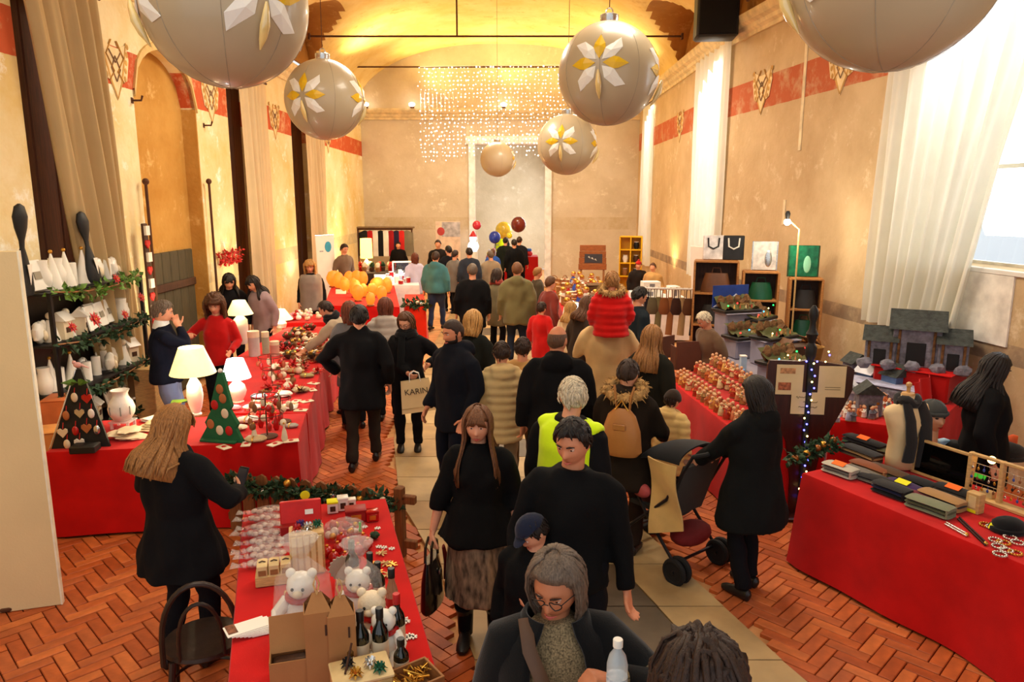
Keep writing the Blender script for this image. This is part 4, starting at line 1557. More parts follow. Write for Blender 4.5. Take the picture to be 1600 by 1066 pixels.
def draped(label, pts, z=.76, hem=.02, m=RED, amp=.022, waves=5.0, flare=.035, legs=True, rz=0, group=None):
 """table under a floor-length cloth; pts = plan corners counter-clockwise"""
 c = sum((V((p[0], p[1], 0)) for p in pts), V()) / len(pts)
 t = thing('market_table', label, 'table', (c.x, c.y, 0), 0, group)
 P = [V((p[0], p[1], 0)) - c for p in pts]
 n = len(P)
 mb = MB()
 ring = []
 for i in range(n):
  a, b = P[i], P[(i + 1) % n]
  L = (b - a).length
  k = max(6, int(L * 14))
  d = (b - a) / L
  o = V((d.y, -d.x, 0))
  for j in range(k):
   ring.append((a + (b - a) * j / k, o, i * 9.1 + L * j / k))
 R_ = []
 for i, (p, o, s) in enumerate(ring):
  pv = ring[i - 1][1]
  q = (o + pv).normalized() if (o - pv).length > .1 else o
  R_.append((p, q, s))
 lev = [z + .004, z - .012, z - .1, z - .3, hem + .2, hem]
 vs = []
 for li, zz in enumerate(lev):
  dn = (z - zz) / (z - hem) if z > hem else 0
  for (p, q, s) in R_:
   wv = math.sin(s * waves * 2) + .6 * math.sin(s * waves * 3.7 + 1.3)
   off = .006 * (li > 0) + flare * dn + amp * wv * dn
   vs.append(p + q * off + V((0, 0, zz + (0.008 * math.sin(s * 3) if li == 5 else 0))))
 m_ = len(R_)
 fs = [(li * m_ + (i + 1) % m_, li * m_ + i, (li + 1) * m_ + i, (li + 1) * m_ + (i + 1) % m_) for li in range(5) for i in range(m_)]
 mb.add(vs, fs)
 mb.add([v for v in vs[:m_]], [tuple(range(m_))])
 mb.obj('tablecloth', m, t, angle=60)
 tb = MB()
 tb.prism([(p.x * .97, p.y * .97) for p in P], z - .035, z - .004)
 tb.obj('tabletop', M_mwood, t)
 for p in P:
  MB().box((p.x * .88, p.y * .88, (z - .035) / 2), (.045, .045, z - .036), ch=.006).obj('leg', M_mwood, t)
 return t


def at(px, py, z=.765):
 return onz(px, py, z)


def lamp_t(label, loc, hb, rb, hs, r0, r1, ms, energy, col, prof=None, tall=0):
 t = thing('table_lamp', label, 'lamp', loc)
 prof = prof or [(.6, 0), (.62, .03), (.5, .06), (.8, .3), (.95, .5), (.8, .75), (.35, .93), (.25, 1)]
 MB().lathe([(r * rb, z * hb) for r, z in prof], n=22).obj('base', M_cer, t)
 MB().lathe([(.012, hb), (.012, hb + hs * .9)], n=8).obj('stem', M_gold, t)
 q = MB()
 q.grid(lambda u, v: V((lerp(r0, r1, v) * math.cos(u * 2 * PI), lerp(r0, r1, v) * math.sin(u * 2 * PI), hb + hs * v + .02)), 28, 4, thick=.003)
 q.obj('lamp_shade', ms, t)
 MB().ball((0, 0, hb + hs * .45), (.03, .03, .045), 12, 8).obj('bulb', mat('bulb_warm', (255, 240, 200), emit=(255, 225, 160), es=20, bump=0), t)
 for k_, (dz, e_) in enumerate(((hb - .03, .6), (hb + hs + .12, .4))):
  l = lamp('lamp_light', 'POINT', (loc[0] + .0, loc[1] - r0 * .3, loc[2] + dz), energy * e_, col, .08)
 return t


def plush(mb, c, s):
 pass


def bauble(mb, c, r):
 mb.ball(c, r, 10, 7)


def leaf(mb, p, d, n, L, w_):
 d, n = V(d).normalized(), V(n)
 s = d.cross(n).normalized() if d.cross(n).length > 1e-4 else d.orthogonal().normalized()
 n = s.cross(d)
 p = V(p)
 mb.add([p, p + d * L * .35 + s * w_ + n * .2 * w_, p + d * L, p + d * L * .35 - s * w_ + n * .2 * w_, p + d * L * .45 + n * .45 * w_], [(0, 1, 4), (1, 2, 4), (2, 3, 4), (3, 0, 4)])


def garland(label, pts, n, L, m, name='ivy_garland', spread=.05, cat='garland', berries=None):
 pts = [V(p) for p in pts]
 t = thing(name, label, cat, pts[0])
 st = MB()
 rel = [p - pts[0] for p in pts]
 st.tube(rel, .008, 5)
 st.obj('vine', M_mwood, t)
 rr = random.Random(len(label) * 7)
 f = MB()
 for i in range(n):
  k_ = rr.random() * (len(rel) - 1)
  a = int(k_)
  p = rel[a].lerp(rel[a + 1], k_ - a)
  d = V((rr.gauss(0, 1), rr.gauss(0, 1), rr.gauss(0, .8))).normalized()
  leaf(f, p + d * spread * rr.random(), d, (rr.gauss(0, 1), rr.gauss(0, 1), 1), L * (.7 + .6 * rr.random()), L * .38)
 fo = f.obj('leaves', m, t, smooth=False)
 fo['kind'] = 'stuff'
 if berries:
  for i in range(berries[1]):
   k_ = (i + .5) / berries[1] * (len(rel) - 1)
   a = int(k_)
   p = rel[a].lerp(rel[min(a + 1, len(rel) - 1)], k_ - a)
   MB().ball(p + V((rr.gauss(0, .02), -.03, rr.gauss(.03, .02))), berries[2], 12, 8).obj('bauble', berries[0][i % len(berries[0])], t)
 return t


def poinsettia(label, loc, r, rot=(1.2, 0, 0), m=None):
 t = thing('poinsettia', label, 'flower', loc)
 f = MB()
 for lay, (k_, rr_, tl_) in enumerate(((7, 1, .15), (6, .7, .45))):
  for i in range(k_):
   a = 2 * PI * i / k_ + lay * .4
   leaf(f, (0, 0, .01 * lay), (math.cos(a), math.sin(a), tl_), (0, 0, 1), r * rr_, r * .26)
 f.obj('petals', m or M_redp, t, smooth=False)
 MB().ball((0, 0, .02), r * .14, 8, 6).obj('flower_heart', M_gold, t)
 t.rotation_euler = rot
 return t


# ================================================================== STALL BY THE OCHRE NICHE (L-shaped, red)
draped('red-draped table end closest to the beige partition, ornament board and vase on it', [(-3.92, 5.89), (-1.89, 6.19), (-2.05, 7.05), (-3.95, 6.8)], waves=2.2, amp=.012)
draped('long red-draped table covered with wire stands, lamps and craft ornaments', [(-2.93, 7.06), (-2.04, 7.06), (-2.52, 9.7), (-2.75, 12.15), (-3.75, 12.1), (-3.72, 9.7)], waves=4)

# black ornament board, a triangular tree hung with hearts
p = at(122, 702)
t = thing('ornament_board', 'black triangular tree board hung with heart ornaments, pink bird on top', 'display board', (p.x, p.y + .05, .765), R(8))
tri = MB()
tri.prism([(-.235, 0), (.235, 0), (.02, .66), (-.02, .66)], -.012, .012, lambda q: V((q.x, -q.z + q.y * .18, q.y)))
tri.obj('board', M_black, t, fix=True)
MB().tube([(-.245, -.02, 0), (-.02, .1, .66)], .006, 5).obj('edge_trim', M_silver, t)
MB().box((.08, -.12, .03), (.2, .14, .06), ch=.006).obj('foot_block', M_black, t)
rr = random.Random(4)
orn_m = [M_cream, M_redgl, mat('gingerbread', (178, 106, 56), rough=.7), M_silver, M_cer]
for i, (x, z) in enumerate([(-.03, .43), (.07, .42), (-.10, .28), (.01, .30), (.1, .29), (-.13, .14), (-.03, .15), (.06, .17), (.14, .15), (.0, .05), (-.1, .04)]):
 q = MB()
 if i % 2:
  q.prism([(0, -.045), (.04, .0), (.038, .026), (.02, .036), (0, .02), (-.02, .036), (-.038, .026), (-.04, .0)], 0, .014, lambda v: V((x + v.x, z * .18 - .03 - v.z, z + v.y)))
 else:
  q.ball((x, z * .18 - .035, z), (.028, .014, .042), 10, 7)
 e = q.obj('heart_ornament', orn_m[i % 5], t, fix=True)
 MB().tube([(x, z * .18 - .03, z + .03), (x, z * .18 - .01, z + .08)], .004, 4).obj('ribbon', M_redgl, e)
bd_ = MB()
bd_.ball((0, .1, .70), (.035, .022, .025), 10, 7)
bd_.ball((-.025, .1, .722), .017, 8, 6)
bd_.tube([(.03, .1, .7), (.09, .1, .67)], [.012, .003], 6)
bd_.obj('bird', mat('pink_bird', (232, 176, 170), rough=.5), t)
for i in range(7):
 a = -1.2 + i * .4
 q = MB()
 leaf(q, (0, .06, .56), (math.sin(a), -.4, .1 * math.cos(a)), (0, -1, .2), .12, .03)
 q.obj('leaf', M_leaf, t)

# white vase on a clear stand
p = at(193, 668)
t = thing('vase', 'white bulbous ceramic vase on a small clear stand', 'vase', (p.x, p.y, .765))
for a in (0, 1, 2, 3):
 MB().box((.075 * (1 if a & 1 else -1), .06 * (1 if a & 2 else -1), .03), (.02, .02, .06)).obj('stand_foot', mat('clear_acrylic', (240, 236, 236), rough=.1, alpha=.5), t)
MB().box((0, 0, .065), (.19, .16, .012)).obj('stand_top', mat('clear_acrylic', (240, 236, 236), rough=.1, alpha=.5), t)
MB().lathe([(.06, .072), (.075, .08), (.11, .14), (.118, .19), (.1, .25), (.066, .30), (.064, .33), (.082, .36), (.076, .36), (.058, .33)], n=30).obj('vase_body', mat('vase_glaze', (240, 234, 224), rough=.35, var=.12, scale=12), t)
for a in (-.5, .4, 1.1):
 MB().tube([(.118 * math.cos(a - PI / 2), .118 * math.sin(a - PI / 2), .14 + .02 * j) for j in range(5)], .006, 5).obj('painted_sprig', mat('sprig_grey', (150, 150, 140)), t)

# parchment lace, sheets, folders
def lace(label, px, py, r, m=M_cream, n=5, z=.765):
 p = at(px, py, z)
 t = thing('lace_bundle', label, 'lace', p)
 for i in range(n):
  q = MB()
  q.ball((rnd.gauss(0, r * .35), rnd.gauss(0, r * .3), .012 + .016 * i), (r * (1 - .1 * i), r * .75, .016), 16, 6, lambda v, d: V((v.x * (1 + .14 * math.sin(9 * math.atan2(d.y, d.x))), v.y * (1 + .14 * math.sin(9 * math.atan2(d.y, d.x))), v.z + .02 * NZ.noise(v * 14))))
  q.obj('lace_fold', m, t)
 return t


lace('heap of cream lace doilies between the vase and the white sheets', 205, 684, .14)
lace('small cream lace piece with red ribbon in front of the ornament board', 155, 690, .06, n=2)
lace('cream crochet pile behind the blond woman, next to the sheets', 232, 672, .10, mat('lace_yellow', (236, 218, 170), rough=.9), 4)
for i, (px, py, w_, d_, rz, m_, lab) in enumerate([(262, 655, .30, .36, -.5, M_paper, 'stack of white sheets on the red table between vase and green tree'), (283, 628, .2, .12, .3, mat('lime_folder', (150, 190, 60), rough=.5), 'lime green folder lying beyond the white sheets')]):
 p = at(px, py)
 t = thing('sheet_stack' if i == 0 else 'folder', lab, 'paper', (p.x, p.y, .766), rz)
 for j in range(5 if i == 0 else 2):
  MB().box((rnd.gauss(0, .008), rnd.gauss(0, .008), .004 + .007 * j), (w_, d_, .006), rz=rnd.gauss(0, .05)).obj('sheet', m_, t)
p = at(288, 632)
t = thing('pen', 'dark pen lying across the lime folder', 'pen', (p.x, p.y, .788), .9)
MB().tube([(-.07, 0, 0), (.055, 0, 0), (.075, 0, 0)], [.006, .006, .002], 7).obj('pen_barrel', M_black, t)
MB().tube([(-.07, 0, 0), (-.03, 0, 0)], .0072, 7).obj('pen_cap', M_gold, t)

# lamps
lamp_t('big warm table lamp with cream tapered shade beside the green felt tree', at(307, 648), .40, .085, .26, .215, .115, M_shade, 26, (1, .82, .5))
lamp_t('white table lamp with cool bright shade and patterned base, behind the felt tree', at(372, 628), .24, .10, .20, .15, .085, M_shadec, 22, (.92, .96, 1))
lamp_t('tall ceramic lamp with cream cone shade by the two women bending', at(378, 537), .42, .11, .20, .19, .09, M_shade, 24, (1, .84, .55), [(.7, 0), (.75, .05), (.9, .3), (.95, .6), (.9, .85), (.5, .97), (.3, 1)])
lamp_t('small lamp with warm white shade standing farthest on the long red table', at(440, 512), .12, .09, .17, .19, .07, M_shade, 16, (1, .86, .6), [(.8, 0), (.9, .3), (1, .6), (.7, .9), (.3, 1)])

# green felt tree
p = at(350, 690)
t = thing('felt_tree', 'flat green felt tree with gingerbread pictures, behind the blond woman', 'decoration', (p.x - .03, p.y + .02, .765), R(-12))
tr_ = MB()
tr_.prism([(-.2, .0), (.22, .0), (.15, .12), (.17, .16), (.09, .28), (.11, .31), (.02, .60), (-.02, .60), (-.09, .33), (-.07, .30), (-.15, .16), (-.13, .12)], -.02, .02, lambda q: V((q.x, -q.z + q.y * .12, q.y)))
tr_.obj('tree_board', M_green, t, fix=True)
for i, (x, z) in enumerate([(0, .46), (-.05, .32), (.05, .25), (-.09, .15), (.09, .1), (.0, .1), (.03, .38)]):
 q = MB()
 q.ball((x, z * .12 - .026, z), (.036, .008, .045), 10, 7)
 q.obj('felt_patch', [mat('gingerbread', (178, 106, 56)), M_redp, M_cream][i % 3], t)
MB().ball((.0, .06, .62), .02, 10, 8).obj('bobble', M_cer, t)
MB().box((0, .0, .01), (.34, .14, .02), ch=.004).obj('foot', M_green, t)

# wire stands with hanging ornaments
def wire_stand(label, loc, h, arms, ms):
 t = thing('ornament_stand', label, 'stand', loc)
 MB().tube([(0, 0, 0), (0, 0, h)], .007, 6).obj('post', M_iron, t)
 MB().lathe([(.09, 0), (.09, .012), (.02, .02)], n=18).obj('base', M_iron, t)
 for lv, (z, r) in enumerate(arms):
  MB().tube([(r * math.cos(a * PI / 8), r * math.sin(a * PI / 8), z) for a in range(17)], .004, 5).obj('hoop', M_iron, t)
  for i in range(6):
   a = i * PI / 3 + lv
   x, y = r * math.cos(a), r * math.sin(a)
   q = MB()
   q.ball((x, y, z - .085), (.03, .03, .034) if i % 2 else (.022, .012, .042), 10, 7)
   e = q.obj('hanging_ornament', ms[(i + lv) % len(ms)], t)
   MB().tube([(x, y, z), (x, y, z - .05)], .0025, 4).obj('thread', M_iron, e)
 return t


oms = [mat('walnut', (132, 84, 44), rough=.6), M_redgl, M_cream, mat('gingerbread', (178, 106, 56))]
wire_stand('wire stand of walnut and red ornaments nearest the front edge of the red table', at(418, 683), .40, [(.38, .12), (.22, .15)], oms)
wire_stand('low wire stand with grey ball ornaments by the front corner of the red table', at(440, 660), .26, [(.24, .10)], [mat('twine_ball', (140, 118, 84), rough=.9), M_cream])
wire_stand('wire stand of reddish ornaments in the middle of the long red table', at(426, 606), .38, [(.36, .14), (.22, .1)], [mat('terracotta', (176, 82, 48)), M_redgl, M_cream])

# parcels, fabric and ceramics on the long table
def item(name, label, cat, px, py, parts, group=None, rz=0, z=.765):
 p = at(px, py, z)
 t = thing(name, label, cat, p, rz, group)
 for nm, mb, m in parts:
  mb.obj(nm, m, t)
 return t


def fabric_mb(sx, sy, sz, seed):
 q = MB()
 q.ball((0, 0, sz), (sx, sy, sz), 14, 8, lambda v, d: v * (1 + .22 * NZ.noise(d * 2.2 + V((seed, 0, 0)))))
 return q


fab = [((372, 672), .09, M_cream, 'cream fabric bundle beside the felt tree'), ((388, 660), .11, mat('check_white', (236, 222, 214)), 'white and red checked cloth bundle by the wire stand'),
       ((365, 640), .08, mat('pink_cloth', (226, 150, 160)), 'pink cloth bundle under the cool lamp'), ((395, 640), .10, M_cer, 'white cloth bundle in the middle under the lamp'),
       ((450, 640), .10, M_cer, 'white fabric ornament near the long table edge'), ((440, 620), .12, M_paper, 'white folded shawl beside the table edge'),
       ((405, 622), .09, mat('pale_blue_cloth', (196, 214, 220)), 'pale blue cloth under the lamp'), ((470, 612), .10, mat('beige_cloth', (196, 170, 128)), 'beige felt slipper pair near the table edge'),
       ((480, 590), .09, mat('olive_cloth', (150, 136, 84)), 'olive felt bundle near the table edge'), ((462, 583), .11, mat('tan_cloth', (176, 132, 80)), 'tan felt bundle behind the olive one'),
       ((400, 690), .10, mat('beige_cloth', (196, 170, 128)), 'beige starfish cloth by the front edge'), ((455, 668), .07, mat('grey_cloth', (168, 160, 146)), 'grey felt piece close to the front corner')]
for i, ((px, py), s, m, lab) in enumerate(fab):
 item('fabric_bundle', lab, 'fabric', px, py, [('cloth_fold', fabric_mb(s, s * .7, s * .28, i), m), ('fold_band', MB().tube([(-.01, s * .72 * math.cos(a * PI / 6), max(.004, s * .28 + s * .3 * math.sin(a * PI / 6))) for a in range(13)], .006, 5), M_redgl if i % 3 == 0 else M_gold)])
for i, (px, py, h, r, m, lab) in enumerate([(398, 556, .34, .075, mat('lilac_grey_tube', (196, 188, 180)), 'tall pale patterned cylinder box by the ceramic lamp'), (416, 552, .30, .05, mat('sage_tube', (170, 172, 146)), 'slim sage cylinder box next to the pale one'),
                                             (430, 556, .2, .06, mat('rose_tube', (206, 150, 132)), 'short rose cylinder box next to the sage one')]):
 item('cylinder_box', lab, 'box', px, py, [('box_body', MB().lathe([(r, 0), (r, h * .78)], n=22), m), ('lid', MB().lathe([(r * 1.04, h * .76), (r * 1.04, h), (r * .9, h + .004)], n=22), M_cream)])
for i, (px, py) in enumerate([(446, 545), (462, 540), (455, 560), (470, 556), (485, 545), (478, 530), (452, 530), (490, 560), (465, 522), (484, 516)]):
 m = [mat('dark_leaf', (58, 46, 32)), mat('pinecone', (104, 72, 42)), mat('moss', (84, 84, 40)), M_silver][i % 4]
 q = MB()
 q.lathe([(.05, 0), (.09, .03), (.11, .07), (.10, .07), (.08, .035)], n=18)
 t = item('bowl', 'dark bowl of cones and baubles at the far end of the long red table', 'bowl', px, py, [('dish', q, mat('dark_bowl', (70, 52, 36)))], 'bowls of cones and baubles')
 for j in range(6):
  a = j * 1.05
  MB().ball((.05 * math.cos(a), .05 * math.sin(a), .075 + .01 * (j % 2)), .032, 8, 6).obj('cone' if i % 2 else 'bauble', m if j % 2 else M_redgl if i % 3 == 0 else M_gold, t)
for i, (px, py) in enumerate([(470, 642), (480, 628), (462, 628), (488, 610), (490, 600), (455, 690), (430, 695), (385, 695), (350, 700)]):
 item('felt_card', 'small flat beige card ornament lying on the red cloth edge', 'ornament', px, py, [('card', MB().box((0, 0, .006), (.13, .08, .01), rz=i * .7, ch=.003), M_cream), ('motif', MB().ball((0, 0, .013), (.022, .022, .006), 8, 6), M_redp)], 'flat card ornaments on the red edge')
for i, (px, py) in enumerate([(398, 690), (408, 668), (396, 650), (432, 672), (445, 690), (412, 640), (436, 640), (424, 655)]):
 item('glass_bell', 'thin clear and red glass ornament standing among the wire stands', 'ornament', px, py, [('glass', MB().lathe([(.018, 0), (.03, .03), (.02, .09), (.008, .13), (.004, .16)], n=10), M_redgl if i % 2 else M_cream), ('bead', MB().ball((0, 0, .165), .01, 8, 6), M_gold)], 'slim ornaments among the wire stands')

rr = random.Random(77)
M_twig = mat('dried_twig', (128, 84, 46), rough=.9, var=.5)
mk_ = {}
for i in range(120):
 f = rr.random()
 y = lerp(7.15, 11.3, f ** .8)
 xr = lerp(-2.12, -2.62, (y - 7.06) / 4.3) if y < 9.7 else lerp(-2.58, -2.78, (y - 9.7) / 1.9)
 x = xr - rr.uniform(.03, .62)
 kd = rr.choice(('dried_sprig', 'felt_heart', 'wooden_star', 'small_pouch'))
 c_ = rr.randrange(3)
 if (kd, c_) in mk_:
  dup(mk_[kd, c_], (x, y, .765), rr.uniform(-3, 3))
  continue
 t = thing(kd, '%s %s among the small crafts on the long red table' % (['brown', 'cream', 'red'][c_], kd.replace('_', ' ')), kd.split('_')[-1], (x, y, .765), 0, '%s pieces (%s) on the long red table' % (kd.replace('_', ' '), ['brown', 'cream', 'red'][c_]))
 mk_[kd, c_] = t
 m = [mat('walnut', (132, 84, 44)), M_cream, M_redp][c_]
 if kd == 'dried_sprig':
  q = MB()
  for j in range(14):
   d = V((rr.gauss(0, 1), rr.gauss(0, 1), rr.random())).normalized()
   leaf(q, (0, 0, .02), d, (0, 0, 1), .10, .02)
  q.obj('leaves', m, t, smooth=False)
  MB().tube([(-.06, 0, .012), (.06, .01, .02)], .006, 5).obj('twig', M_twig, t)
 elif kd == 'small_pouch':
  MB().ball((0, 0, .045), (.05, .04, .045), 10, 7).obj('pouch_body', m, t)
  MB().lathe([(.012, .08), (.03, .12)], n=9).obj('pouch_neck', m, t)
 else:
  k_ = 5 if kd == 'wooden_star' else 2
  pl = [((.06 if j % 2 == 0 else .025) * math.cos(j * PI / 5), (.06 if j % 2 == 0 else .025) * math.sin(j * PI / 5)) for j in range(10)] if k_ == 5 else [(0, -.055), (.05, .0), (.045, .03), (.025, .042), (0, .025), (-.025, .042), (-.045, .03), (-.05, .0)]
  MB().prism(pl, .0, .016).obj('shape', m, t, smooth=False)
  MB().ball((0, 0, .02), .01, 6, 5).obj('button', M_gold, t)

# ================================================================== BLACK SHELF WITH CERAMICS
sx, y0, y1 = -4.62, 7.0, 8.75
t = thing('shelf_rack', 'black steel rack crowded with white ceramics and ivy against the wall', 'shelf', (sx, (y0 + y1) / 2, 0))
M_steel = mat('black_steel', (26, 22, 24), rough=.4, metal=.4)
Ls = y1 - y0
for a in (-1, 1):
 for b in (-1, 1):
  MB().box((b * .19, a * Ls / 2, .985), (.04, .04, 1.97), ch=.004).obj('upright', M_steel, t)
SH = [.42, .93, 1.44, 1.95]
for z in SH:
 MB().box((0, 0, z), (.42, Ls, .025), ch=.004).obj('shelf_board', M_steel, t)
MB().box((-.2, 0, 1.2), (.01, Ls, 1.4)).obj('back_sheet', mat('smoked_back', (46, 36, 28), rough=.4), t)
for i, z in enumerate(SH):
 garland('ivy garland draped along the rack, %s shelf edge' % ['lowest', 'second lowest', 'second highest', 'topmost'][i], [(sx + .22, lerp(y0, y1, k_ / 6), z + .0 - .07 * math.sin(k_ * PI / 6) + .03) for k_ in range(7)], 150, .075, M_leaf if i == 3 else M_pine, spread=.08)
rr = random.Random(12)
cer = []
def angel():
 return [('robe', MB().lathe([(.06, 0), (.055, .03), (.03, .13), (.025, .16)], n=14), M_cer), ('head', MB().ball((0, 0, .19), .028, 10, 8), M_cream), ('wing', MB().ball((-.02, -.05, .12), (.012, .04, .05), 8, 6), M_cer), ('wing', MB().ball((-.02, .05, .12), (.012, .04, .05), 8, 6), M_cer)]
def candle():
 return [('candle_wax', MB().lathe([(.035, 0), (.035, .15), (.03, .155)], n=14), M_cer), ('wick', MB().tube([(0, 0, .15), (0, 0, .175)], .003, 4), M_black)]
def pitcher():
 return [('jug', MB().lathe([(.04, 0), (.06, .05), (.062, .1), (.04, .16), (.045, .2), (.04, .2)], n=16), M_cer), ('handle', MB().tube([(0, .045, .17), (0, .1, .14), (0, .085, .07), (0, .055, .06)], .008, 6), M_cer)]
def house():
 return [('house_wall', MB().box((0, 0, .07), (.09, .1, .14)), M_cream), ('roof', MB().prism([(-.07, 0), (.07, 0), (0, .07)], -.06, .06, lambda q: V((q.x, q.z, .14 + q.y))), M_cer), ('window_opening', MB().box((.047, 0, .07), (.004, .05, .04)), M_darkwood)]
def shell():
 return [('shell', MB().ball((0, 0, .085), (.04, .08, .08), 14, 10, lambda v, d: v * (1 + .1 * math.sin(7 * math.atan2(d.z, d.y)))), M_cer), ('figure', MB().ball((.04, 0, .06), (.02, .025, .04), 8, 6), M_cream)]
def cone_tree():
 return [('cone', MB().lathe([(.065, 0), (.005, .24)], n=16), M_cer), ('star', MB().ball((0, 0, .25), .014, 8, 6), M_gold)]
def plaque():
 return [('plaque', MB().box((0, 0, .11), (.015, .16, .2), ry=-.25, ch=.004), M_paper), ('painted_motif', MB().box((.012, 0, .11), (.006, .07, .05), ry=-.25), mat('plaque_motif', (150, 140, 120)))]
protos = [('angel_figurine', angel, 'figurine'), ('candle', candle, 'candle'), ('jug', pitcher, 'jug'), ('ceramic_house', house, 'figurine'), ('shell_figurine', shell, 'figurine'), ('cone_tree', cone_tree, 'figurine'), ('plaque', plaque, 'plaque')]
shelfname = ['lowest', 'second lowest', 'second highest', 'topmost']
for si, z in enumerate(SH):
 n = 12 if si else 7
 made = {}
 for i in range(n):
  nm, fn, cat = protos[(i * 3 + si * 2 + (i // 3)) % 7]
  loc = (sx + rr.uniform(-.06, .1), y0 + .12 + (Ls - .24) * i / (n - 1), z + .0135)
  lab = 'white ceramic %s on the %s shelf of the black rack' % (nm.replace('_', ' '), shelfname[si])
  if nm in made:
   o = dup(made[nm], loc, rr.uniform(-.4, .4))
  else:
   o = thing(nm, lab, cat, loc, rr.uniform(-.4, .4), 'ceramics on the %s rack shelf' % shelfname[si])
   sc = 1.5 if si == 3 else 1.35
   for pn, mb, m in fn():
    mb.xf(lambda v: v * sc)
    mb.obj(pn, m, o)
   made[nm] = o
for i, (px, py, Y) in enumerate([(115, 500, 7.6), (75, 512, 7.2), (152, 436, 8.1), (196, 465, 8.6), (165, 492, 8.2)]):
 p = ony(px, py, Y)
 poinsettia('red poinsettia on the black rack, %s' % ['large bloom in the middle', 'bloom by the near upright', 'bloom peeping at the topmost shelf', 'bloom at the far upright', 'small bloom between ivy leaves'][i], (sx + .25, p.y, p.z), .10 if i == 0 else .07, (0, 1.2, 0))
# boxes on the floor under the rack
for i, (px, py, c, lab) in enumerate([(165, 590, M_pale, 'pale wooden crate standing on end beside the rack'), (92, 640, mat('orange_box', (200, 110, 60)), 'orange carton at the foot of the rack'), (85, 690, mat('orange_wrap', (220, 150, 80)), 'carton with orange leaf wrap by the partition panel')]):
 p = ony(px, py, [8.5, 7.0, 6.6][i])
 t = thing('crate' if i == 0 else 'carton', lab, 'box', (max(p.x, -4.45 if i else -4.3), p.y, 0), .2 * i)
 hh = max(.3, p.z + .12)
 MB().box((0, 0, hh / 2), (.24, .3, hh), ch=.008).obj('box_body', c, t)
 MB().box((0, 0, hh + .004), (.25, .31, .012), ch=.003).obj('lid', c, t)
# black figures with a white shirt front on top
for i, (px, pyt, pyb, Y, lab) in enumerate([(18, 318, 428, 6.9, 'black carved figure with white shirt front standing on the rack near the partition'), (128, 330, 420, 8.0, 'slender black carved figure leaning above the rack before the beige drape')]):
 a, b = ony(px, pyt, Y), ony(px + 18, pyb, Y)
 b.z = 1.965
 a.x = max(a.x, -4.72)
 b.x = max(b.x, -4.66)
 h_ = max(.5, a.z - b.z)
 t = thing('carved_figure', lab, 'figurine', (b.x, b.y, b.z))
 MB().lathe([(.10, 0), (.11, .06 * h_), (.10, .2 * h_), (.055, .42 * h_), (.03, .52 * h_), (.035, .6 * h_), (.075, .74 * h_), (.09, .86 * h_), (.06, .97 * h_), (.015, h_)], n=18, sx=.55).obj('carved_body', M_black, t)
 MB().prism([(0, .08), (.035, .24), (-.035, .24)], 0, .012, lambda q: V((.058 + q.z * .3, q.x, q.y * h_ / .7 + .0))).obj('shirt_front', M_cer, t, fix=True)
 t.rotation_euler = (0, -.1 if i else .05, 0)

# tall hung decoration on the wall, stools, stove
p = ony(228, 470, 9.3)
t = thing('wall_runner', 'tall dark hanging strip of white houses and red hearts beside the niche', 'decoration', (-4.72, 9.55, 0))
MB().box((0, 0, 1.75), (.03, .12, 1.6), ch=.006).obj('strip', M_darkwood, t)
for i in range(9):
 q = MB()
 z = 1.1 + i * .17
 if i % 2:
  q.prism([(0, -.06), (.055, .0), (.05, .035), (.025, .05), (0, .03), (-.025, .05), (-.05, .035), (-.055, .0)], 0, .02, lambda v: V((.015 + v.z, v.x, z + v.y)))
 else:
  q.box((.03, 0, z), (.03, .1, .12))
 q.obj('wooden_heart' if i % 2 else 'wooden_house', M_redp if i % 2 else M_cer, t, fix=True)
for i, (px, py, lab) in enumerate([(228, 612, 'round log stool on thin wire legs behind the vase'), (226, 628, 'second log stool, half hidden by the rack')]):
 p = onz(px, py, .45)
 t = thing('stool', lab, 'stool', (p.x, p.y, 0))
 MB().lathe([(.2, .40), (.205, .42), (.2, .45), (.18, .452)], n=22).obj('seat', M_mwood, t)
 for k_ in range(4):
  a = k_ * PI / 2 + .4
  MB().tube([(.14 * math.cos(a), .14 * math.sin(a), .40), (.2 * math.cos(a), .2 * math.sin(a), 0)], .009, 6).obj('leg', M_black, t)
p = onz(282, 478, 1.05)
t = thing('bar_stool', 'tall black drum table with a red rim behind the couple', 'table', (p.x, p.y, 0))
MB().lathe([(.3, 0), (.28, .1), (.26, .95)], n=24).obj('drum', M_black, t)
MB().lathe([(.29, .95), (.30, .98), (.29, 1.02), (.2, 1.025)], n=24).obj('table_top', M_redgl, t)
# shelves board leaning, low bench
p = onz(265, 640, .05)

# ================================================================== PICKET FENCE WITH PINE GARLAND
a, b = V((-2.45, 6.0, 0)), V((-.9, 5.55, 0))
t = thing('picket_fence', 'low brown picket fence with round tops, pine garland laid on it', 'fence', a, math.atan2(b.y - a.y, b.x - a.x))
L = (b - a).length
M_pick = mat('picket_brown', (124, 76, 36), rough=.7, stretch=(9, 9, .8), var=.3)
npk = 10
for i in range(npk):
 x = .06 + i * (L - .2) / npk
 q = MB()
 q.prism([(x - .055, .03), (x + .055, .03), (x + .055, .5), (x + .04, .545), (x, .565), (x - .04, .545), (x - .055, .5)], -.01, .01, lambda v: V((v.x, v.z, v.y)))
 q.obj('picket', M_pick, t, smooth=False, fix=True)
for z in (.14, .40):
 MB().box((L / 2, .022, z), (L + .06, .022, .07), ch=.004).obj('rail', M_pick, t)
MB().box((L - .0, 0, .3), (.075, .075, .6), ch=.01).obj('post', M_pick, t)
for z in (.12, .5):
 MB().box((L + .06, 0, z), (.16, .05, .07), ch=.006).obj('post_block', M_pick, t)
d_ = (b - a).normalized()
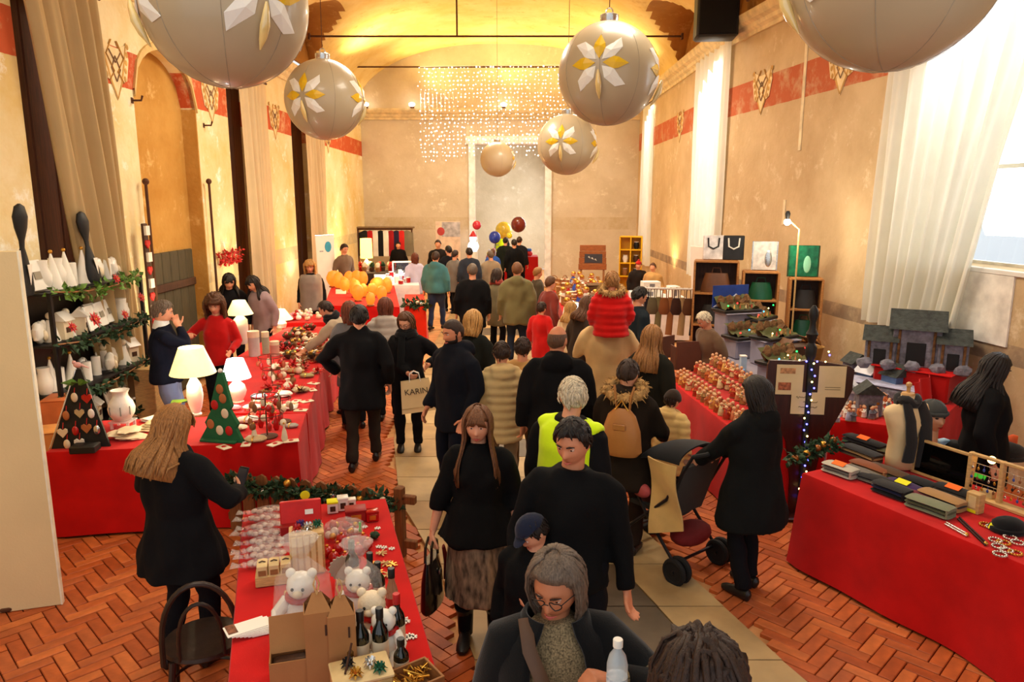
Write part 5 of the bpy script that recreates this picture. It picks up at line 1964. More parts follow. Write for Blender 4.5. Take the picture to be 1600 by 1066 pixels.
garland('dark pine garland with pale baubles lying along the picket fence', [a + d_ * (L * k_ / 10) + V((0, -.03, .46 + .03 * math.sin(k_ * 2.2))) for k_ in range(11)], 900, .06, M_pine, 'pine_garland', .075, berries=([M_cream, M_silver, M_gold], 7, .032))
# ================================================================== TABLE WITH WINE AND SWEETS, closest to the camera
draped('narrow red-draped table closest to the camera, packed with sweets, wine and soft bears', [(-1.02, 2.2), (-.12, 2.2), (-.90, 4.92), (-1.83, 4.71)], waves=2.5, amp=.016)
RZ = R(16)
TZ = .768


def tobj(name, label, cat, px, py, group=None, rz=RZ, z=TZ):
 p = at(px, py, z)
 return thing(name, label, cat, p, rz, group)


M_bisc = mat('biscuit_red', (196, 60, 40), rough=.6, var=.5, scale=22, col2=(250, 236, 214))
for i, (px, py, a, lab) in enumerate([(418, 803, .1, 'cellophane bag of red and white sweets, farthest of the row'), (414, 815, .0, 'cellophane bag of sweets, second from the far end of the row'), (418, 827, .14, 'cellophane bag of sweets, third from the far end of the row'),
                                      (412, 839, -.1, 'cellophane bag of sweets, fourth from the far end of the row'), (418, 850, .12, 'cellophane bag of sweets, middle of the row, tied with red'), (414, 862, .2, 'cellophane bag of sweets, third from the near end of the row'),
                                      (420, 872, .05, 'cellophane bag of sweets, second from the near end of the row'), (416, 884, .16, 'cellophane bag of sweets, nearest of the row by the tray')]):
 t = tobj('sweet_bag', lab, 'bag', px, py, 'bags of sweets in a row', RZ + a)
 q = MB()
 q.ball((.0, 0, .028), (.12, .045, .026), 16, 8, lambda v, d: v * (1 + .15 * NZ.noise(d * 4 + V((i, 0, 0)))))
 q.tube([(-.11, 0, .028), (-.15, 0, .03), (-.19, .01, .036)], [(.03, .016), (.022, .006), (.045, .004)], 8)
 q.obj('film', M_film, t)
 for j in range(6):
  MB().ball((-.08 + .032 * j, .012 * (-1) ** j, .026), (.024, .024, .016), 8, 6).obj('biscuit', M_bisc, t)
 MB().tube([(-.135, .02, .03), (-.135, -.02, .03)], .008, 5).obj('tie', M_redgl, t)
# tray with three small drawer boxes
t = tobj('drawer_box', 'pale wooden tray holding three tiny drawer boxes with slots', 'box', 430, 908)
MB().box((0, 0, .03), (.20, .11, .06), ch=.004).obj('tray', M_pale, t)
for j in range(3):
 x = (j - 1) * .062
 b_ = MB().box((x, 0, .085), (.055, .1, .07), ch=.004).obj('small_box', mat('bare_wood', (224, 196, 140), rough=.6), t)
 MB().box((x, -.051, .08), (.04, .004, .03)).obj('drawer_front', M_mwood, b_)
 MB().tube([(x - .018, 0, .121), (x, 0, .128), (x + .018, 0, .121)], .004, 5).obj('slot_handle', M_darkwood, b_)
# tall wooden box with gift bows
t = tobj('wooden_box', 'upright grooved pale wooden box carrying four gift bows on top', 'box', 482, 890)
MB().box((0, 0, .125), (.19, .13, .25), ch=.006).obj('box_body', M_pale, t)
for j in range(5):
 MB().box((-.07 + .035 * j, -.068, .125), (.026, .008, .22), ch=.002).obj('front_slat', mat('bare_wood', (224, 196, 140), rough=.6), t)


def bow(mb, c, r):
 c = V(c)
 for lay in range(3):
  for i in range(7):
   a = i * 2 * PI / 7 + lay * .45
   d = V((math.cos(a), math.sin(a), .2 + .5 * lay))
   mb.tube([c, c + d * r * .6 + V((0, 0, r * .35)), c + d * r * (1 - .2 * lay)], [r * .1, r * .2, r * .05], 5, flat=.35)
 return mb


for (x, y, m) in ((-.05, -.02, M_redgl), (-.03, .03, mat('bow_purple', (70, 40, 110), rough=.3)), (.01, -.01, M_silver), (.06, .01, mat('bow_green', (20, 90, 60), rough=.3))):
 bow(MB(), (x, y, .25), .035).obj('gift_bow', m, t)
# red case, boxes at the far end
t = tobj('red_case', 'open red card case standing upright behind the grooved wooden box', 'box', 472, 838)
MB().box((0, 0, .05), (.25, .12, .1), ch=.004).obj('case_tray', mat('dark_red_card', (150, 18, 18), rough=.5), t)
MB().box((.0, .03, .155), (.25, .05, .14), rx=-.25, ch=.006).obj('case_lid', mat('red_card', (206, 26, 22), rough=.5), t)
MB().box((.05, -.002, .16), (.05, .004, .03), rx=-.25).obj('paper_label', M_paper, t)
t = tobj('price_tag', 'round neon yellow price tag on a stick behind the red case', 'tag', 478, 800)
MB().tube([(0, 0, 0), (0, 0, .10)], .003, 5).obj('stick', M_pale, t)
MB().ball((0, 0, .12), (.032, .003, .032), 16, 10).obj('disc', NEON['yellow'], t)
for i, (px, py, w_, d_, h, m, lab) in enumerate([(520, 800, .07, .07, .07, M_cer, 'small white gift box with a yellow lid at the far end of the table'), (536, 796, .07, .07, .08, M_cer, 'second white gift box beside the yellow-lidded one'), (549, 790, .06, .05, .04, M_cer, 'tiny white box at the far right end of the row of gift boxes'),
                                                 (556, 812, .13, .1, .07, mat('dark_red_card', (150, 18, 18)), 'dark red gift box near the far corner of the table'), (582, 813, .08, .06, .06, M_redgl, 'glossy red candle block at the far corner of the table')]):
 t = tobj('gift_box', lab, 'box', px, py)
 MB().box((0, 0, h / 2), (w_, d_, h), ch=.004).obj('box_body', m, t)
 MB().box((0, 0, h + .006), (w_ * 1.06, d_ * 1.06, .016), ch=.003).obj('lid', NEON['yellow'] if i == 0 else m, t)
 MB().box((0, -d_ / 2 - .002, h * .5), (w_ * .5, .004, h * .5)).obj('front_window', M_darkwood if i < 3 else M_gold, t)
# glittery red parcels and straw stars
rr = random.Random(5)
t = tobj('parcel_heap', 'crinkled cellophane heap of red and gold chocolates in the middle of the table', 'sweets', 536, 838)
q = MB()
q.ball((0, 0, .05), (.13, .12, .055), 20, 10, lambda v, d: v * (1 + .35 * NZ.noise(d * 3.5)))
q.obj('film', M_film, t)
for j in range(16):
 MB().ball((rr.uniform(-.09, .09), rr.uniform(-.08, .08), .03 + .03 * rr.random()), rr.uniform(.018, .028), 8, 6).obj('chocolate', [M_redgl, M_bisc, M_gold][j % 3], t)
for i, (px, py) in enumerate([(528, 864), (545, 858), (560, 866), (522, 878), (540, 880), (556, 884), (575, 858), (534, 850), (568, 850), (512, 870)]):
 t = tobj('red_bauble', 'glossy red bauble with a gold cap in the loose heap behind the wine bottles', 'bauble', px, py, 'red baubles heaped on the table')
 MB().ball((0, 0, .032), .032, 14, 10).obj('ball', M_redgl, t)
 MB().lathe([(.009, .062), (.009, .074)], n=8).obj('bauble_cap', M_gold, t)
for i, (px, py) in enumerate([(585, 884), (602, 882), (590, 896), (606, 900), (578, 900), (596, 866), (612, 884)]):
 t = tobj('straw_star', 'little gold straw star lying on the red cloth to one side of the bottles', 'ornament', px, py, 'straw stars on the red cloth', RZ + i)
 for k_ in range(4):
  MB().box((0, 0, .004 + .003 * k_), (.07, .009, .004), rz=k_ * PI / 4).obj('straw', M_pale if i % 2 else M_gold, t)
for i, (px, py) in enumerate([(570, 824), (590, 826), (583, 838), (592, 855), (600, 856), (612, 858), (632, 968), (640, 994), (636, 998), (646, 996), (635, 972), (560, 828)]):
 t = tobj('confetti_flake', 'white snow-flake shaped confetti piece scattered on the red cloth', 'confetti', px, py, 'confetti on the red cloth', i)
 for k_ in range(3):
  MB().box((0, 0, .003), (.04, .008, .004), rz=k_ * PI / 3).obj('flake_arm', M_paper, t)
t = tobj('price_tag', 'upright neon green price tag in the middle of the narrow table', 'tag', 563, 832)
MB().box((0, 0, .035), (.016, .004, .07)).obj('card', NEON['green'], t)
MB().box((0, 0, .003), (.03, .02, .006)).obj('foot', M_pale, t)
t = tobj('pine_cone', 'dark green painted cone lying near the table edge', 'ornament', 586, 842)
MB().ball((0, 0, .025), (.03, .028, .025), 12, 8, lambda v, d: v * (1 + .15 * math.sin(9 * d.x) * math.cos(8 * d.z))).obj('cone_scales', M_pine, t)
MB().tube([(0, 0, .045), (0, 0, .065)], .004, 5).obj('loop', M_gold, t)
# straw-coloured star disc upright
t = tobj('toothed_disc', 'grey cardboard disc with toothed rim standing among the bottles', 'decoration', 536, 910)
q = MB()
q.prism([((.075 if i % 2 else .066) * math.cos(i * PI / 18), (.075 if i % 2 else .066) * math.sin(i * PI / 18)) for i in range(36)], -.004, .004, lambda v: V((v.x, v.z, .085 + v.y)))
q.obj('disc', mat('grey_card', (170, 160, 140), rough=.7), t, smooth=False)
MB().box((0, 0, .006), (.07, .05, .012)).obj('foot', M_pale, t)
# leaflets
t = tobj('leaflet_stack', 'fanned pile of printed leaflets near the table edge by the wooden chair', 'leaflets', 408, 985, rz=RZ + .15)
for j in range(7):
 e = MB().box((-.02 * j + .05, .002 * j, .003 + .0045 * j), (.19, .10, .004), rz=.03 * j).obj('leaflet', M_paper, t)
 MB().box((-.02 * j - .015, .002 * j, .0058 + .0045 * j), (.045, .085, .0012), rz=.03 * j).obj('printed_picture', mat('leaflet_print', (120, 72, 46), var=.7, scale=40), e)
t = tobj('leaflet_stack', 'second small pile of printed cards beyond the open carton', 'leaflets', 446, 972, rz=RZ - .1)
for j in range(4):
 MB().box((.02 * j, 0, .003 + .0045 * j), (.14, .10, .004), rz=.02 * j).obj('leaflet', mat('leaflet_print', (120, 72, 46), var=.7, scale=40), t)
# pale board
t = tobj('wooden_tag_board', 'thin pale wooden board lying beneath the white bear', 'board', 462, 935)
MB().box((0, 0, .006), (.12, .16, .012), ch=.003).obj('board', M_pale, t)
MB().box((0, 0, .0135), (.09, .12, .002)).obj('burnt_frame', M_mwood, t)
bow(MB(), (-.02, .05, .014), .02).obj('gold_bow', M_gold, t)


def bear(label, px, py, s, m, bag=True, rz=0, scarf_m=M_redgl):
 t = tobj('plush_toy', label, 'soft toy', px, py, rz=rz)
 q = MB()
 nf = lambda v, d: v * (1 + .06 * NZ.noise(d * 9))
 q.ball((0, 0, .09 * s), (.075 * s, .07 * s, .095 * s), 18, 12, nf)
 q.obj('body', m, t)
 q = MB()
 q.ball((0, -.01 * s, .215 * s), (.062 * s, .06 * s, .06 * s), 18, 12, nf)
 h_ = q.obj('head', m, t)
 for a in (-1, 1):
  MB().ball((a * .045 * s, 0, .265 * s), .022 * s, 10, 7).obj('ear', m, h_)
  MB().ball((a * .022 * s, -.066 * s, .225 * s), .007 * s, 8, 6).obj('eye', M_black, h_)
  MB().tube([(a * .06 * s, -.01, .15 * s), (a * .095 * s, -.05 * s, .11 * s), (a * .09 * s, -.08 * s, .085 * s)], [.03 * s, .028 * s, .022 * s], 9).obj('arm', m, t)
  MB().tube([(a * .045 * s, -.02, .04 * s), (a * .06 * s, -.09 * s, .035 * s), (a * .06 * s, -.105 * s, .05 * s)], [.036 * s, .034 * s, .026 * s], 9).obj('leg', m, t)
 MB().ball((0, -.068 * s, .205 * s), (.022 * s, .018 * s, .016 * s), 10, 7).obj('muzzle', M_cream, h_)
 MB().tube([(.062 * s * math.cos(a * PI / 8), .058 * s * math.sin(a * PI / 8), .165 * s) for a in range(17)], .014 * s, 7).obj('scarf', scarf_m, t)
 if bag:
  q = MB()
  q.lathe([(.11 * s, .002), (.125 * s, .1 * s), (.11 * s, .25 * s), (.04 * s, .33 * s), (.03 * s, .345 * s), (.08 * s, .42 * s)], n=16)
  q.xf(lambda v: v + V((.012 * NZ.noise(v * 22), .012 * NZ.noise(v * 19 + V((5, 0, 0))), .008 * NZ.noise(v * 17))))
  q.obj('cellophane_wrap', M_film, t)
 return t


bear('white snowman plush with red hat wrapped in cellophane beside the brown carriers', 476, 985, 1.15, M_cer)
bear('white bear in cellophane with red scarf between the brown carriers and bottles', 562, 968, 1.0, M_cer)
bear('large cream bear with red scarf in front of the clear glass bottle', 584, 1010, 1.05, mat('cream_plush', (236, 220, 190), rough=1, bump=1, bscale=90), False)
bear('small snow-white bear tucked behind the dark wine bottles', 602, 1028, .9, M_paper, False)


def bottle(label, px, py, m, cap_m, h=.30, r=.037, lab_m=None):
 t = tobj('wine_bottle', label, 'bottle', px, py)
 MB().lathe([(r * .9, 0), (r, .006), (r, h * .6), (r * .85, h * .67), (.016, h * .77), (.0145, h * .93), (.0165, h * .935), (.0165, h * .96), (.0145, h)], n=18).obj('glass', m, t)
 MB().lathe([(.0172, h * .84), (.0178, h * .995), (.016, h * 1.005)], n=14).obj('capsule', cap_m, t)
 MB().lathe([(r * 1.012, h * .2), (r * 1.012, h * .5)], n=18).obj('label', lab_m or M_cream, t)
 return t


M_bglass = mat('bottle_black_glass', (16, 20, 14), rough=.08, var=.1, bump=0, spec=.8)
M_bcap = mat('capsule_black', (22, 20, 20), rough=.4)
bottle('dark wine bottle with black capsule standing nearest the cream bear', 596, 1045, M_bglass, M_bcap)
bottle('dark wine bottle with black capsule next to the gold-topped bottle', 566, 1050, M_bglass, M_bcap)
bottle('slim bottle with golden capsule at the crate side of the dark bottles', 549, 1060, mat('bottle_amber', (90, 56, 18), rough=.1, spec=.8), M_gold, .24, .028)
bottle('dark wine bottle peeping behind the toothed disc', 552, 920, M_bglass, M_bcap, .28)
bottle('second dark wine bottle behind the toothed disc, closer to the table edge', 580, 935, M_bglass, M_bcap, .26)
bottle('dark bottle between the straw stars and the wrapped bear', 592, 948, M_bglass, M_bcap, .25)
bottle('clear slender bottle with black top and foil beside the confetti', 614, 975, mat('bottle_pale_glass', (150, 140, 104), rough=.08, alpha=.6, spec=.8), M_bcap, .30, .03, M_redp)
bottle('dark bottle lying closest to the table edge with red label', 622, 1020, M_bglass, M_redp, .30)
bottle('dark short bottle at the near end behind the open box', 628, 1062, M_bglass, M_bcap, .2, .034)


def carrier(label, px, py, h):
 t = tobj('bottle_carrier', label, 'bag', px, py)
 w_, d_ = .115, .10
 q = MB()
 for (x, y, sx_, sy_) in ((-w_ / 2, 0, .004, d_), (w_ / 2, 0, .004, d_), (0, -d_ / 2, w_, .004), (0, d_ / 2, w_, .004), ):
  q.box((x, y, h / 2), (sx_, sy_, h))
 q.box((0, 0, .003), (w_, d_, .006))
 q.obj('card_body', M_card, t, smooth=False)
 f = MB()
 f.add([(-w_ / 2, -d_ / 2, h), (w_ / 2, -d_ / 2, h), (.02, 0, h + .07), (-.02, 0, h + .07)], [(0, 1, 2, 3)])
 f.add([(-w_ / 2, d_ / 2, h), (w_ / 2, d_ / 2, h), (.02, 0.002, h + .07), (-.02, 0.002, h + .07)], [(3, 2, 1, 0)])
 f.obj('folded_top', M_card, t, smooth=False)
 MB().box((.03, -d_ / 2 - .003, h * .75), (.008, .004, .05)).obj('slot', M_darkwood, t)
 q = MB()
 q.tube([(0, -.003, h + .06), (-.012, -.003, h + .11), (0, -.003, h + .15), (.012, -.003, h + .11), (0, -.003, h + .06)], .004, 5)
 q.obj('cord_handle', M_pale, t)
 return t


carrier('tall brown card bottle carrier beside the snowman plush', 502, 1058, .34)
carrier('shorter brown card bottle carrier next to the tall one', 537, 1056, .32)
t = tobj('carton', 'open brown carton with dark inside and raised flap near the leaflets', 'box', 456, 1058)
q = MB()
for (x, y, sx_, sy_) in ((-.085, 0, .006, .13), (.085, 0, .006, .13), (0, -.065, .176, .006), (0, .065, .176, .006)):
 q.box((x, y, .06), (sx_, sy_, .12))
q.box((0, 0, .003), (.17, .13, .006))
q.obj('carton_body', M_card, t, smooth=False)
MB().box((0, .045, .19), (.172, .005, .16), rx=-.35).obj('carton_flap', M_card, t)
MB().box((0, 0, .05), (.15, .11, .07), ch=.01).obj('dark_contents', M_darkwood, t)
# wooden boxes at the very edge of the frame
t = tobj('wooden_box', 'pale wooden gift box tied with dark and silver bows at the frame edge', 'box', 566, 1088, rz=RZ + .1)
MB().box((0, 0, .06), (.24, .17, .12), ch=.006).obj('box_body', M_pale, t)
MB().box((0, 0, .125), (.25, .18, .016), ch=.004).obj('lid', mat('bare_wood', (224, 196, 140)), t)
for (x, y, m) in ((-.05, .03, M_black), (.04, .0, M_silver), (.07, -.05, mat('bow_green', (20, 90, 60), rough=.3)), (-.03, -.05, M_gold)):
 bow(MB(), (x, y, .133), .034).obj('gift_bow', m, t)
MB().tube([(-.07, -.02, .135), (-.03, .03, .24)], .005, 5).obj('ribbon_stick', M_darkwood, t)
t = tobj('wooden_box', 'open wooden box of gold tinsel at the corner, bottle necks rising behind', 'box', 640, 1090, rz=RZ + .35)
for (x, y, sx_, sy_) in ((-.12, 0, .01, .16), (.12, 0, .01, .16), (0, -.08, .25, .01), (0, .08, .25, .01)):
 MB().box((x, y, .05), (sx_, sy_, .1), ch=.002).obj('side_board', M_mwood, t)
MB().box((0, 0, .005), (.24, .16, .01)).obj('base_board', M_mwood, t)
q = MB()
for i in range(60):
 p_ = V((rr.uniform(-.1, .1), rr.uniform(-.06, .06), .05 + .03 * rr.random()))
 q.tube([p_, p_ + V((rr.gauss(0, .02), rr.gauss(0, .02), .02)), p_ + V((rr.gauss(0, .03), rr.gauss(0, .03), .01))], [.004, .005, .002], 4)
q.obj('tinsel', M_gold, t)['kind'] = 'stuff'

# ================================================================== WOODEN CHAIR
p = onz(322, 1075, 0)
t = thing('bentwood_chair', 'dark bentwood chair with hooped back next to the woman with the phone', 'chair', (-1.71, 3.70, 0), R(200))
M_cw = mat('chair_wood', (44, 30, 22), rough=.4, stretch=(4, 4, 1), var=.3)
MB().lathe([(.2, .43), (.215, .445), (.21, .465), (.17, .46)], n=26).obj('seat', M_cw, t)
MB().tube([(.19 * math.cos(a), -.02 + .19 * math.sin(a), .2) for a in [i * PI / 10 for i in range(21)]], .010, 6).obj('stretcher_ring', M_cw, t)
for sx_ in (-1, 1):
 MB().tube([(sx_ * .15, -.14, .44), (sx_ * .17, -.17, .22), (sx_ * .18, -.2, 0)], [.018, .016, .014], 8).obj('leg', M_cw, t)
 MB().tube([(sx_ * .15, .15, .44), (sx_ * .17, .19, .22), (sx_ * .18, .22, 0)], [.018, .016, .014], 8).obj('leg', M_cw, t)
MB().tube([(.19 * math.cos(a), .17 + .07 * math.sin(a), .44 + .47 * math.sin(a) ** .7 if math.sin(a) > 0 else .44) for a in [PI * i / 16 for i in range(17)]], .015, 8).obj('back_hoop', M_cw, t)
MB().tube([(.11 * math.cos(a), .175 + .05 * math.sin(a), .45 + .34 * math.sin(a) ** .7 if math.sin(a) > 0 else .45) for a in [PI * i / 14 for i in range(15)]], .011, 8).obj('inner_hoop', M_cw, t)

# ================================================================== THINGS PEOPLE CARRY
def place_rel(t, J, local, rz=0.0):
 w_ = J['w'](local)
 t.location = w_
 return w_


# phone of the blond woman
pw_ = J_phone['w'](J_phone[1][2] + V((-.05, .09, .05)))
t = thing('phone', 'dark phone in a flap case held by the blond woman', 'phone', pw_, R(-25))
MB().box((0, 0, 0), (.075, .012, .15), rx=-.5, ch=.004).obj('phone_body', M_black, t)
MB().box((0, -.01, 0), (.066, .004, .135), rx=-.5).obj('phone_screen', mat('phone_screen', (60, 60, 66), rough=.15), t)
# handbag of the woman in the patterned skirt
hb = J_skirt['w'](J_skirt[1][2] + V((.01, .02, -.13)))
t = thing('handbag', 'glossy black handbag with handles hanging from the hand above the skirt hem', 'bag', (hb.x, hb.y, hb.z - .38), R(80))
M_bagb = mat('bag_black_patent', (16, 15, 16), rough=.25, coat=.5, bump=.2)
q = MB()
q.tube([(0, 0, 0), (0, 0, .02), (0, 0, .2), (0, 0, .33)], [(.15, .05), (.165, .065), (.15, .055), (.11, .03)], 18)
q.obj('bag_body', M_bagb, t)
for s in (-1, 1):
 MB().tube([(-.075, s * .02, .32), (-.06, s * .02, .42), (0, s * .018, .46), (.06, s * .02, .42), (.075, s * .02, .32)], .009, 6).obj('handle', M_bagb, t)
MB().box((0, -.055, .24), (.05, .01, .03), ch=.003).obj('clasp', M_silver, t)
MB().tube([(.1, -.05, .36), (.13, -.06, .25), (.14, -.05, .12)], [.02, .035, .03], 8, flat=.4).obj('red_scarf_tied', mat('scarf_dark_red', (130, 26, 24), rough=.8), t)
# watch
# paper bag
pb = J_bag['w'](V((-.14, .33, 1.03)))
t = thing('paper_bag', 'cream paper carrier bag printed KARIN held by the woman in glasses', 'bag', (pb.x, pb.y - .02, pb.z - .40), R(8))
M_pbag = mat('cream_bag_paper', (228, 200, 146), rough=.7, var=.05, bump=.15, bscale=12)
W_, D_, H_ = .37, .09, .36
q = MB()
q.add([(-W_ / 2, -D_ / 2, 0), (W_ / 2, -D_ / 2, 0), (W_ / 2, D_ / 2, 0), (-W_ / 2, D_ / 2, 0), (-W_ / 2 + .03, -.02, H_), (W_ / 2 - .03, -.02, H_), (W_ / 2 - .03, .02, H_), (-W_ / 2 + .03, .02, H_)],
      [(3, 2, 1, 0), (0, 1, 5, 4), (1, 2, 6, 5), (2, 3, 7, 6), (3, 0, 4, 7)])
q.obj('bag_body', M_pbag, t, smooth=False)
MB().box((0, -D_ / 2 - .001, .055), (W_ * .98, .003, .006)).obj('bottom_fold', mat('bag_crease', (200, 168, 116)), t)
for s in (-1, 1):
 MB().tube([(-.06, s * .018, H_ - .02), (-.05, s * .018, H_ + .07), (0, s * .015, H_ + .10), (.05, s * .018, H_ + .07), (.06, s * .018, H_ - .02)], .005, 6).obj('handle', M_paper, t)
text('KARIN', 'printed_name', .088, mat('print_brown', (66, 48, 34), bump=0), t, (0, -.040, .235), (PI / 2 - .07, 0, 0), .0012)
t.rotation_euler.y = R(-6)
# tan rucksack
ru = J_fur['w'](V((.02, -.21, 1.02)))
t = thing('rucksack', 'tan leather rucksack with thin straps on the back of the fur-hooded woman', 'bag', ru, R(-24))
M_tan = mat('tan_leather', (176, 116, 60), rough=.5, var=.1, bump=.3)
q = MB()
q.tube([(0, 0, -.04), (0, -.0, 0), (0, 0, .16), (0, .0, .28), (0, .01, .33)], [(.13, .06), (.165, .085), (.15, .08), (.11, .05), (.06, .025)], 20)
q.obj('bag_body', M_tan, t)
for s in (-1, 1):
 MB().tube([(s * .05, .03, .31), (s * .06, .02, .42), (s * .08, .05, .50)], .010, 6).obj('strap', M_tan, t)
MB().box((0, -.07, .2), (.1, .02, .05), ch=.006).obj('flap', M_tan, t)
MB().tube([(-.05, -.01, .32), (0, -.02, .40), (.05, -.01, .32)], .007, 6).obj('carry_loop', M_gold, t)

# open jacket, strap, necklace and bottle of the woman closest to the camera
kf, bf = J_front['k'], J_front['bend']
jm = cloth('jacket_black', (14, 14, 15))
jk = MB()
tabj = [(.62, .245, .19), (.82, .235, .175), (1.0, .215, .165), (1.2, .215, .168), (1.32, .215, .158), (1.40, .19, .125), (1.45, .13, .1), (1.50, .10, .09)]


def jfn(u, v):
 k_ = v * (len(tabj) - 1)
 a = min(int(k_), len(tabj) - 2)
 f = k_ - a
 z, rx, ry = [lerp(tabj[a][i], tabj[a + 1][i], f) for i in range(3)]
 th = PI / 2 + .42 + (2 * PI - .95) * u
 return bf((rx * math.cos(th) * 1.06, ry * math.sin(th) * 1.08, z)) * kf


jk.grid(jfn, 40, 20, thick=-.012)
for s in (1, -1):
 a, e, c = J_front[s]
 cut = lerp(e, c, .86)
 jk.tube([(a + V((-s * .08, 0, .03))) * kf, a * kf, (a + (e - a) * .5) * kf, e * kf, cut * kf], [.075 * kf, .093 * kf, .09 * kf, .08 * kf, .062 * kf], 14)
jk.obj('open_jacket', jm, w_front, angle=None)
st = MB()
st.tube([bf((.12, .04, 1.50)) * kf, bf((.115, .135, 1.43)) * kf, bf((.06, .19, 1.30)) * kf, bf((-.03, .205, 1.12)) * kf, bf((-.1, .19, .95)) * kf], [(.024, .005)] * 5, 8, up=(0, 1, 0))
st.obj('bag_strap', mat('strap_brown', (84, 56, 34), rough=.5), w_front)
bk = MB()
c0 = bf((.035, .205, 1.24)) * kf
for (x0, z0_, x1, z1_) in ((-.035, -.022, .035, -.022), (-.035, .022, .035, .022), (-.035, -.022, -.035, .022), (.035, -.022, .035, .022)):
 bk.tube([c0 + V((x0, .012, z0_)), c0 + V((x1, .012, z1_))], .005, 6)
bk.obj('strap_buckle', M_gold, w_front)
nc = MB()
nc.tube([bf((-.16, .16, 1.27)) * kf, bf((-.04, .20, 1.20)) * kf, bf((.06, .20, 1.18)) * kf], .003, 5)
nc.obj('necklace', M_gold, w_front)
bp_ = J_front['w'](J_front[-1][2] + V((.0, .06, .05)))
t = thing('water_bottle', 'half-full plastic water bottle with white cap held by the grey-haired woman', 'bottle', (bp_.x + .0, bp_.y - .02, bp_.z - .10), R(10))
M_pet = mat('clear_plastic', (226, 236, 240), rough=.06, alpha=.45, bump=0, spec=.9, var=.02)
MB().lathe([(.030, 0), (.033, .008), (.032, .05), (.033, .12), (.033, .165), (.026, .195), (.013, .215), (.013, .232)], n=24).obj('bottle_body', M_pet, t)
MB().lathe([(.028, .004), (.030, .01), (.030, .10), (.0, .10)], n=20).obj('water', mat('water', (190, 214, 220), rough=.05, alpha=.5, bump=0, spec=.9), t)
MB().lathe([(.0335, .06), (.0335, .125)], n=24).obj('label', mat('label_blue', (110, 170, 210), rough=.4, var=.5, scale=30, col2=(236, 242, 246)), t)
MB().lathe([(.0155, .225), (.0155, .248), (.014, .25)], n=18).obj('cap', M_paper, t)

# ================================================================== PUSHCHAIR
p = onz(1085, 850, 0)
t = thing('pushchair', 'dark folding pushchair with a cream blanket and red trim, pushed by the woman in black', 'pushchair', (1.24, 5.55, 0), R(38))
M_fr = mat('pushchair_frame', (40, 38, 40), rough=.35, metal=.5)
M_tyre = mat('tyre_rubber', (18, 17, 17), rough=.8)
M_seat = cloth('pushchair_fabric', (52, 48, 42))
for s in (-1, 1):
 MB().tube([(s * .24, -.42, 1.02), (s * .25, -.2, .62), (s * .25, .32, .14)], .013, 8).obj('side_tube', M_fr, t)
 MB().tube([(s * .25, -.32, .12), (s * .25, .0, .45), (s * .22, .16, .62)], .013, 8).obj('cross_tube', M_fr, t)
 MB().tube([(s * .24, -.42, 1.02), (s * .2, -.5, 1.05), (s * .14, -.52, 1.06)], .017, 8).obj('handle', M_tyre, t)
 for yy in (-.34, .36):
  for o_ in (-.035, .035):
   q = MB()
   q.tube([(s * .26 + o_, yy + .085 * math.cos(a * PI / 10), .10 + .085 * math.sin(a * PI / 10)) for a in range(21)], .022, 8)
   q.lathe([(.07, -.014), (.07, .014)], n=16)
   q.v[-32:] = [(s * .26 + o_ + v[2], yy + v[0], .10 + v[1]) for v in q.v[-32:]]
   q.obj('wheel', M_tyre, t)
  MB().tube([(s * .20, yy, .10), (s * .32, yy, .10)], .012, 8).obj('axle', M_fr, t)
MB().tube([(-.25, .28, .18), (.25, .28, .18)], .012, 8).obj('front_bar', M_fr, t)
MB().tube([(-.25, -.3, .14), (.25, -.3, .14)], .012, 8).obj('rear_bar', M_fr, t)
q = MB()
q.grid(lambda u, v: V(((u - .5) * .42, lerp(.2, -.18, v), .44 + .02 * math.cos(u * 2 * PI))), 8, 6, thick=.03)
q.grid(lambda u, v: V(((u - .5) * .42, -.18 - .16 * v, .44 + .46 * v - .0)), 8, 8, thick=.03)
q.obj('seat', M_seat, t)
q = MB()
q.grid(lambda u, v: V((.24 * math.cos(PI * u), -.30 + .42 * math.sin(v * 1.3), .86 + .10 * math.sin(PI * u) * (.6 + .4 * math.cos(v * 2)) + .06 * math.cos(v * 1.6))), 14, 8, thick=.012)
q.obj('hood', cloth('pushchair_hood', (22, 22, 24)), t)
q = MB()
q.grid(lambda u, v: V((-.27 - .03 * math.sin(v * 5 + u * 3), lerp(-.30, -.02, u) - .06 * v, .92 - .5 * v - .1 * u * v)), 8, 10, thick=.012)
q.obj('cream_cloth', cloth('cloth_cream', (206, 168, 104)), t)
q = MB()
q.ball((0, -.25, .30), (.2, .13, .09), 14, 8)
q.obj('basket', mat('basket_red', (120, 24, 24), rough=.8), t)
q = MB()
q.ball((0, .12, .52), (.18, .18, .09), 14, 8, lambda v, d: v * (1 + .12 * NZ.noise(d * 3)))
q.obj('blanket', cloth('blanket_plaid', (120, 60, 50), var=.5), t)
MB().ball((-.25, .05, .62), (.05, .09, .06), 12, 8).obj('toy_bag', mat('toy_bag', (150, 60, 60), var=.6), t)
MB().box((0, .34, .13), (.36, .12, .02), ch=.006).obj('footrest', M_tyre, t)
